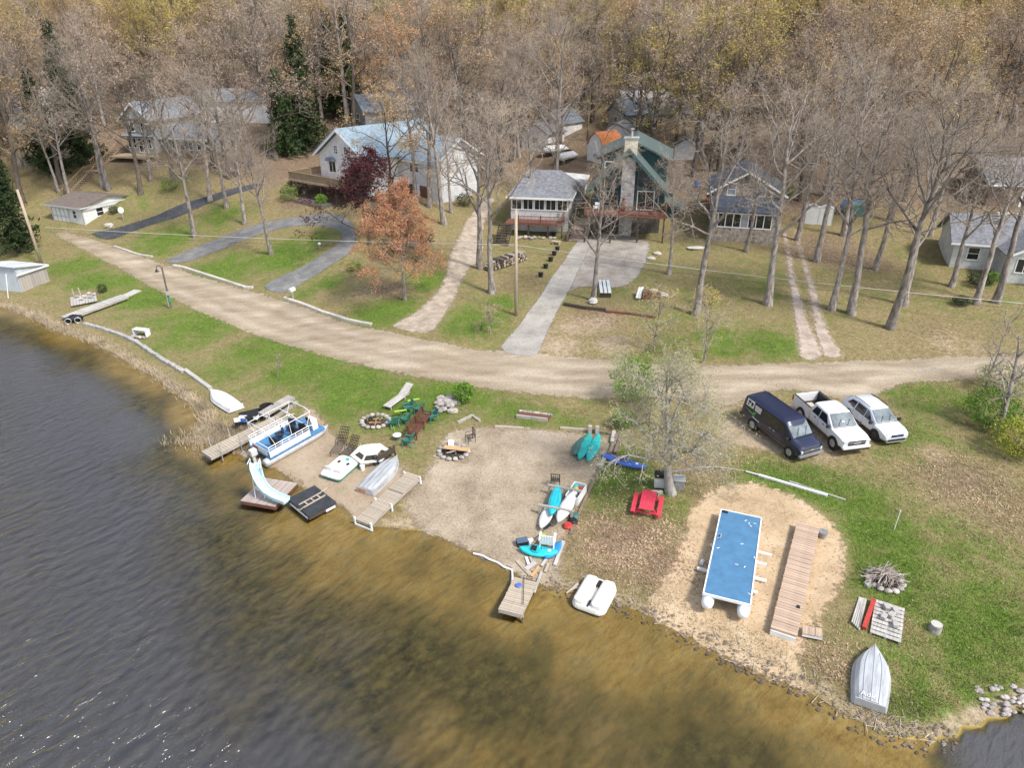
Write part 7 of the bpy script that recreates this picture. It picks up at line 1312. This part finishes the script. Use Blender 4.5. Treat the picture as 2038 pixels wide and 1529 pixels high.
edging('retaining_timber', 'dark timber edging on the bank below the concrete apron', [(1122, 608), (1165, 616), (1206, 620)], WOOD_DARK, .25, .35); edging('brick_edging', 'low dark brick edging fading into the bank below the concrete apron', [(1206, 622), (1250, 626), (1305, 634)], DOORBROWN, .22, .25)
r, L = survey('plank_bench', 'grey plank picnic bench beside the tree on the concrete apron', 'table', (1205, 594), (1201, 568))
for k in range(3): MB().bx(-L / 2, L / 2, -.55 + k * .4, -.25 + k * .4, .55, .6).build('board', mat('pale_blue_grey_boards', (.56, .60, .62), .8, .15, 3), r)
for x in (-L / 2 + .2, L / 2 - .2): MB().bx(x - .05, x + .05, -.55, .55, .05, .549).build('leg', WOOD_DARK, r)
o = spot('burn_bin', 'rusty brown box with boards leaning on it near the concrete apron', 'box', (1296, 593), R(-4)); MB().bx(-.85, .85, -.4, .5, 0, .65).build('box', mat('rust_brown', (.16, .06, .045), .8, .3, 3), o); MB().bar((-1.2, -.5, .1), (-.8, .9, .8), .22, .06).bar((-1.45, -.45, .1), (-1.05, .95, .75), .22, .06).build('board', BOAT_W, o); MB().bar((.87, .1, .55), (1.6, .05, .4), .16, .06).bar((.87, -.2, .45), (1.6, -.25, .3), .16, .06).build('offcut', BOAT_W, o); MB().rock((.2, .1, .75), .35, (1.3, 1, .5), seed=2).build('rubble', PALE_W, o)
o = spot('stepping_stone', 'large flat pale stone beside the tall tree on the mossy lawn', 'stone', (1386, 494)); MB().rock((0, 0, .05), 1.0, (1.1, .6, .16), seed=9, n=9).build('slab_body', PALEC, o)
for i, (x, y) in enumerate(((1295, 516), (1308, 506))): o = spot('edge_rock', 'pale rock at the right edge of the concrete apron, ' + ('nearer the road' if i == 0 else 'nearer the chalet'), 'rock', (x, y)); MB().rock((0, 0, .1), .45, (1.2, .9, .5), seed=i).build('stone_body', PALEC, o)
for p, m_, nm, lb in (((1386, 372), KBLUE, 'rain_barrel', 'blue barrel between the chalet and the stone cottage'), ((1411, 402), RED_CLOTH, 'red_barrel', 'red drum by the corner of the stone cottage'), ((1334, 398), BLACK, 'propane_tank', 'dark tank behind the right end of the chalet deck')): o = spot(nm, lb, 'barrel', p); MB().tube([(0, 0, 0), (0, 0, .3), (0, 0, .75), (0, 0, .95)], [.34, .4, .4, .33], 14).build('drum', m_, o); MB().cyl((0, 0, .95), .3, .03, 14).build('lid', ALU, o)
for i, (p, lb) in enumerate((((1613, 446), 'pale grey upright shed panel left of the big dark tree'), ((1640, 448), 'pale grey upright shed panel right of the big dark tree'))): o = spot('lawn_shed', lb, 'shed', p, R(-20)); MB().exty([(-.8, -.3), (.8, -.3), (.8, 2.0), (0, 2.3), (-.8, 2.0)], 0, 1.2).build('body', mat('pale_panel', (.56, .57, .56), .6, .12, 2), o); MB().bx(-.7, .7, -.03, 0, 0, 1.9).build('door', TRIM, o)
o = spot('tarpaulin_heap', 'bright blue tarpaulin over a heap in the woods right of the stone cottage', 'tarpaulin', (1700, 424), R(-10)); MB().loft([[(x, y, z) for x, y in rounded(l, w_, .3, 3)] for z, l, w_ in ((-.2, 3.2, 2.2), (1.1, 3.1, 2.1), (1.4, 2.4, 1.5))]).build('heap', KGREEN, o); MB().loft([[(x, y + .1, z + .05 * math.sin(x * 5)) for x, y in rounded(l, w_, .3, 4)] for z, l, w_ in ((.75, 3.3, 2.2), (1.15, 3.2, 2.15), (1.48, 2.5, 1.6))]).build('sheet', mat('blue_tarpaulin', (.09, .28, .50), .5, .25, 3), o)
for i, (p, lb) in enumerate((((1103, 308), 'white covered boat behind the hip-roofed cottage, lower of two'), ((1127, 322), 'white covered boat behind the hip-roofed cottage, nearer the gambrel barn'))):
    o = spot('covered_boat', lb, 'boat', p, R(20 + 30 * i)); MB().loft([[(x, y, z) for x, y in rounded(l, w_, .6, 4)] for z, l, w_ in ((.5, 4.2, 1.4), (1.0, 4.8, 1.9), (1.5, 3.6, 1.0), (1.8, 2.0, .3))]).build('cover', WB, o, smooth=True); MB().bx(-1.5, 1.5, -.6, .6, .2, .5).build('trailer', IRON, o)
    for y in (-.7, .7): MB().tube([(-.3, y - .08, .3), (-.3, y + .08, .3)], .3, 12).build('wheel', TYRE, o)
o = spot('yard_car', 'dark car half hidden behind the gambrel barn', 'car', (1210, 318), R(20)); MB().loft([ring(s) for s in [(-2.2, .4, .8, .8, .9, .7), (-1.5, .35, .9, .9, 1.0, .75), (-1.0, .35, .9, .9, 1.4, .65), (.4, .35, .9, .9, 1.42, .65), (1.1, .35, .88, .9, .98, .75), (2.2, .4, .7, .8, .78, .66)]]).build('body', navy, o, smooth=True)
for x in (-1.35, 1.35):
    for y in (-.82, .82): MB().tube([(x, y - .1, .32), (x, y + .1, .32)], .32, 14).build('wheel', TYRE, o)
o = spot('garden_arch', 'dark red arched garden trellis uphill of the big tan tree', 'arch', (536, 240), R(-15)); a = MB()
for s in (-.7, .7): a.tube([(s, 0, -.2), (s, 0, 2.4)] + [(s * math.cos(q), 0, 2.4 + .7 * math.sin(q)) for q in np.linspace(.2, 1.57, 5)], .13, 6)
a.build('frame', DOORBROWN, o); 
for x in (-.22, .22): MB().bx(x - .09, x + .09, -.05, .05, 0, 2.6).build('upright', TRIM, o)
o = spot('patio_table', 'round table on white legs under the raised deck of the blue-roofed house', 'table', (606, 386)); MB().cyl((0, 0, .9), .7, .05, 16).build('top', DOORBROWN, o); MB().tube([(0, 0, 0), (0, 0, .9)], .04, 6).tube([(-.35, 0, 0), (.35, 0, .5)], .03, 6).tube([(.35, 0, 0), (-.35, 0, .5)], .03, 6).build('leg', TRIM, o)
o = spot('wall_slab', 'low grey slab terrace below the raised deck', 'terrace', (625, 400), R(-38)); MB().bx(-2.5, 3.5, -1.4, 1.2, -.5, .12).build('slab_body', mat('dark_slab', (.12, .115, .11), .9, .2, 2), o); MB().bx(-2.5, 3.5, -1.55, -1.42, -.5, .16).build('edge_timber', TIMBER, o)
o = spot('bird_table', 'flat grey-topped stand on the bank behind the maple', 'table', (812, 442), R(-10)); MB().bx(-.9, .9, -.35, .35, .8, .86).build('top', ALU, o); MB().bx(-.75, -.65, -.05, .05, -.1, .799).bx(.65, .75, -.05, .05, -.1, .799).build('leg', TRIM, o)
# driftwood sticks, stones and weeds left along the waterline, fallen leaves and grass: nobody could count them
def scatter(n, f, seed):
    rn = random.Random(seed); out = []
    while len(out) < n:
        p = f(rn)
        if p is not None: out.append(p)
    return out
def along(rn, lo, hi, i0=0, i1=None):
    i = rn.randrange(i0, (i1 or len(SH) - 2)); a, b = SH[i], SH[i + 1]; t = rn.random(); p = a + (b - a) * t; d = np.array([-(b - a)[1], (b - a)[0]]); d /= np.hypot(*d) + 1e-9; q = p + d * rn.uniform(lo, hi); return q
i0 = 29
sp_ = MB(); rn = random.Random(12)
for k in range(520):
    q = along(rn, -.5, .75, 28, 44); z = max(Zf(q[0], q[1]), -.1); sp_.rock((q[0], q[1], z + .02), rn.uniform(.03, .11), (1.2, .9, .6), n=5, seed=k)
o = sp_.build('shore_pebbles', mat('wrack_dark', (.11, .08, .055), .9, .5, 3, col2=(.30, .25, .20))); tag(o, None, None, kind='stuff')
st_ = MB()
for k in range(150):
    q = along(rn, -.2, 1.3, 28, 44); z = max(Zf(q[0], q[1]), 0); a = rn.uniform(0, 6.28); l = rn.uniform(.06, .32); st_.bar((q[0] - l * math.cos(a), q[1] - l * math.sin(a), z + .03), (q[0] + l * math.cos(a), q[1] + l * math.sin(a), z + rn.uniform(.02, .08)), .022, .02)
o = st_.build('shore_twigs_debris', mat('drift_sticks', (.46, .40, .33), .9, .4, 2, col2=(.20, .15, .11))); tag(o, None, None, kind='stuff')
def blades(name, pts, hmin, hmax, m, spread=.12, n=5, wdt=.012, seed=3, lean=.5):
    rs = np.random.RandomState(seed); P = np.repeat(np.array(pts), n, 0); N = len(P); P = P + np.stack([rs.normal(0, spread, N), rs.normal(0, spread, N), np.zeros(N)], 1)
    a = rs.uniform(0, 6.28, N); w_ = np.stack([np.cos(a), np.sin(a), 0 * a], 1) * wdt * rs.uniform(.7, 1.4, (N, 1)); h = rs.uniform(hmin, hmax, N); b = rs.uniform(0, 6.28, N); l = rs.uniform(0, lean, N) * h
    tip = P + np.stack([np.cos(b) * l, np.sin(b) * l, h], 1); V = np.stack([P - w_, P + w_, tip], 1).reshape(-1, 3)
    me = bpy.data.meshes.new(name); me.vertices.add(len(V)); me.vertices.foreach_set('co', V.astype(np.float32).ravel()); me.loops.add(len(V)); me.loops.foreach_set('vertex_index', np.arange(len(V), dtype=np.int32)); me.polygons.add(N); me.polygons.foreach_set('loop_start', np.arange(0, 3 * N, 3, dtype=np.int32)); me.materials.append(m); me.update(calc_edges=True)
    o = bpy.data.objects.new(name, me); COL.objects.link(o); tag(o, None, None, kind='stuff'); return o
# dry reeds along the bank
pts = []
for k in range(1500):
    q = along(rn, .0, 1.0 if k % 3 else .7, 1, 15); pts.append((q[0], q[1], max(Zf(*q), 0)))
cp = G(440, 868)
for k in range(700): x, y = cp.x + rn.gauss(0, 1.5), cp.y + rn.gauss(0, .8); pts.append((x, y, max(Zf(x, y), -.05)))
blades('dry_reeds', pts, .15, .5, mat('dry_reed', (.46, .375, .26), .9, .35, .7, world=True), .2, 6, .02, 5, .9)
pts = [(q[0], q[1], max(Zf(*q), 0)) for q in (along(rn, .3, 2.2, 30, 44) for _ in range(900))]
blades('shore_weeds', pts, .06, .25, mat('shore_weed', (.20, .19, .08), .9, .4, .6, col2=(.36, .29, .17), world=True), .2, 5, .012, 6, .9)
def lawn_pts(n, cond, seed):
    rs = np.random.RandomState(seed); out = []
    while len(out) < n:
        Y_ = 17 + 80 * rs.rand(8000) ** 1.5; X_ = rs.uniform(-1, 1, 8000) * (Y_ * .80 + 10)
        i = np.clip(np.searchsorted(GX, X_) - 1, 0, len(GX) - 1); j = np.clip(np.searchsorted(GY, Y_) - 1, 0, len(GY) - 1); ok = rs.rand(8000) < cond(GREEN[j, i], LITTER[j, i], DIRT[j, i], DD[j, i])
        out += [(x, y, Zf(x, y)) for x, y in zip(X_[ok], Y_[ok])]
    return out[:n]
blades('grass', lawn_pts(44000, lambda g, l, d, s: sm(g, .1, .9) * (d < .3) * (s > .8), 1), .04, .13, mat('grass_blades', (.19, .26, .05), .9, .4, .5, col2=(.10, .165, .025), world=True), .16, 5, .016, 7, .9)
blades('dry_grass', lawn_pts(36000, lambda g, l, d, s: sm(-g, -1.0, -.1) * (d < .45) * (s > .8), 2), .04, .12, mat('dry_grass_blades', (.36, .29, .16), .9, .4, .5, col2=(.17, .14, .06), world=True), .18, 5, .015, 8, 1.2)
def flakes(name, n, cond, m, s0, s1, seed):
    P = np.array(lawn_pts(n, cond, seed)); rs = np.random.RandomState(seed); a = rs.uniform(0, 6.28, n); s = rs.uniform(s0, s1, (n, 1)); u = np.stack([np.cos(a), np.sin(a), rs.normal(0, .25, n)], 1) * s; v = np.stack([-np.sin(a), np.cos(a), rs.normal(0, .25, n)], 1) * s * .7; P = P + [0, 0, .035]
    V = np.stack([P - u, P + v, P + u * 1.1], 1).reshape(-1, 3); me = bpy.data.meshes.new(name); me.vertices.add(len(V)); me.vertices.foreach_set('co', V.astype(np.float32).ravel()); me.loops.add(len(V)); me.loops.foreach_set('vertex_index', np.arange(len(V), dtype=np.int32)); me.polygons.add(n); me.polygons.foreach_set('loop_start', np.arange(0, 3 * n, 3, dtype=np.int32)); me.materials.append(m); me.update(calc_edges=True)
    o = bpy.data.objects.new(name, me); COL.objects.link(o); tag(o, None, None, kind='stuff')
flakes('fallen_leaves', 26000, lambda g, l, d, s: sm(l, .15, .6) * (s > 1), mat('fallen_leaf', (.42, .29, .19), .9, .5, .4, col2=(.17, .10, .06), world=True), .05, .12, 11)
flakes('scattered_leaves', 5000, lambda g, l, d, s: (l < .5) & (s > 1.5), mat('pale_leaf', (.52, .44, .30), .9, .4, .4, world=True), .025, .06, 12)
flakes('beach_litter', 9000, lambda g, l, d, s: (d > .62) * (s > .3) * .9, mat('dark_litter', (.20, .155, .10), .9, .5, .5, col2=(.07, .055, .035), world=True), .02, .065, 14)
for i, (px, py, n, rx, rz_, m_, lb) in enumerate([(1180, 222, 900, 2.4, 1.6, BUD['green'], 'fresh green thicket behind the barn-shaped sheds'), (1135, 235, 700, 2.0, 1.4, BUD['green'], 'fresh green bush uphill of the slate-roofed outbuilding'), (1262, 240, 900, 2.2, 1.8, NEEDLE2, 'dark green thicket behind the long grey house'), (1290, 262, 600, 1.5, 1.2, BUD['green'], 'green bush behind the chalet roof'), (700, 268, 700, 2.0, 1.5, NEEDLE2, 'olive bush above the blue roof ridge'), (460, 262, 700, 2.2, 1.2, BUD['green'], 'fresh green bush right of the long white garage'), (245, 255, 700, 2.0, 1.6, NEEDLE2, 'olive thicket left of the grey gabled house'), (1560, 395, 600, 1.6, 1.1, BUD['green'], 'green bush in the woods right of the stone cottage'), (1430, 300, 600, 1.6, 1.2, NEEDLE2, 'olive bush in the woods behind the stone cottage'), (925, 410, 600, 1.4, .9, NEEDLE2, 'olive bush at the head of the gravel driveway'), (575, 400, 600, 1.5, 1.1, BUD['green'], 'green bush below the left corner of the raised deck'), (340, 380, 500, 1.5, .9, BUD['green'], 'green bush on the slope above the dark driveway')]):
    shrub('leafy_bush', lb, (px, py), n, rx, rz_, m_, .2, 30 + i)
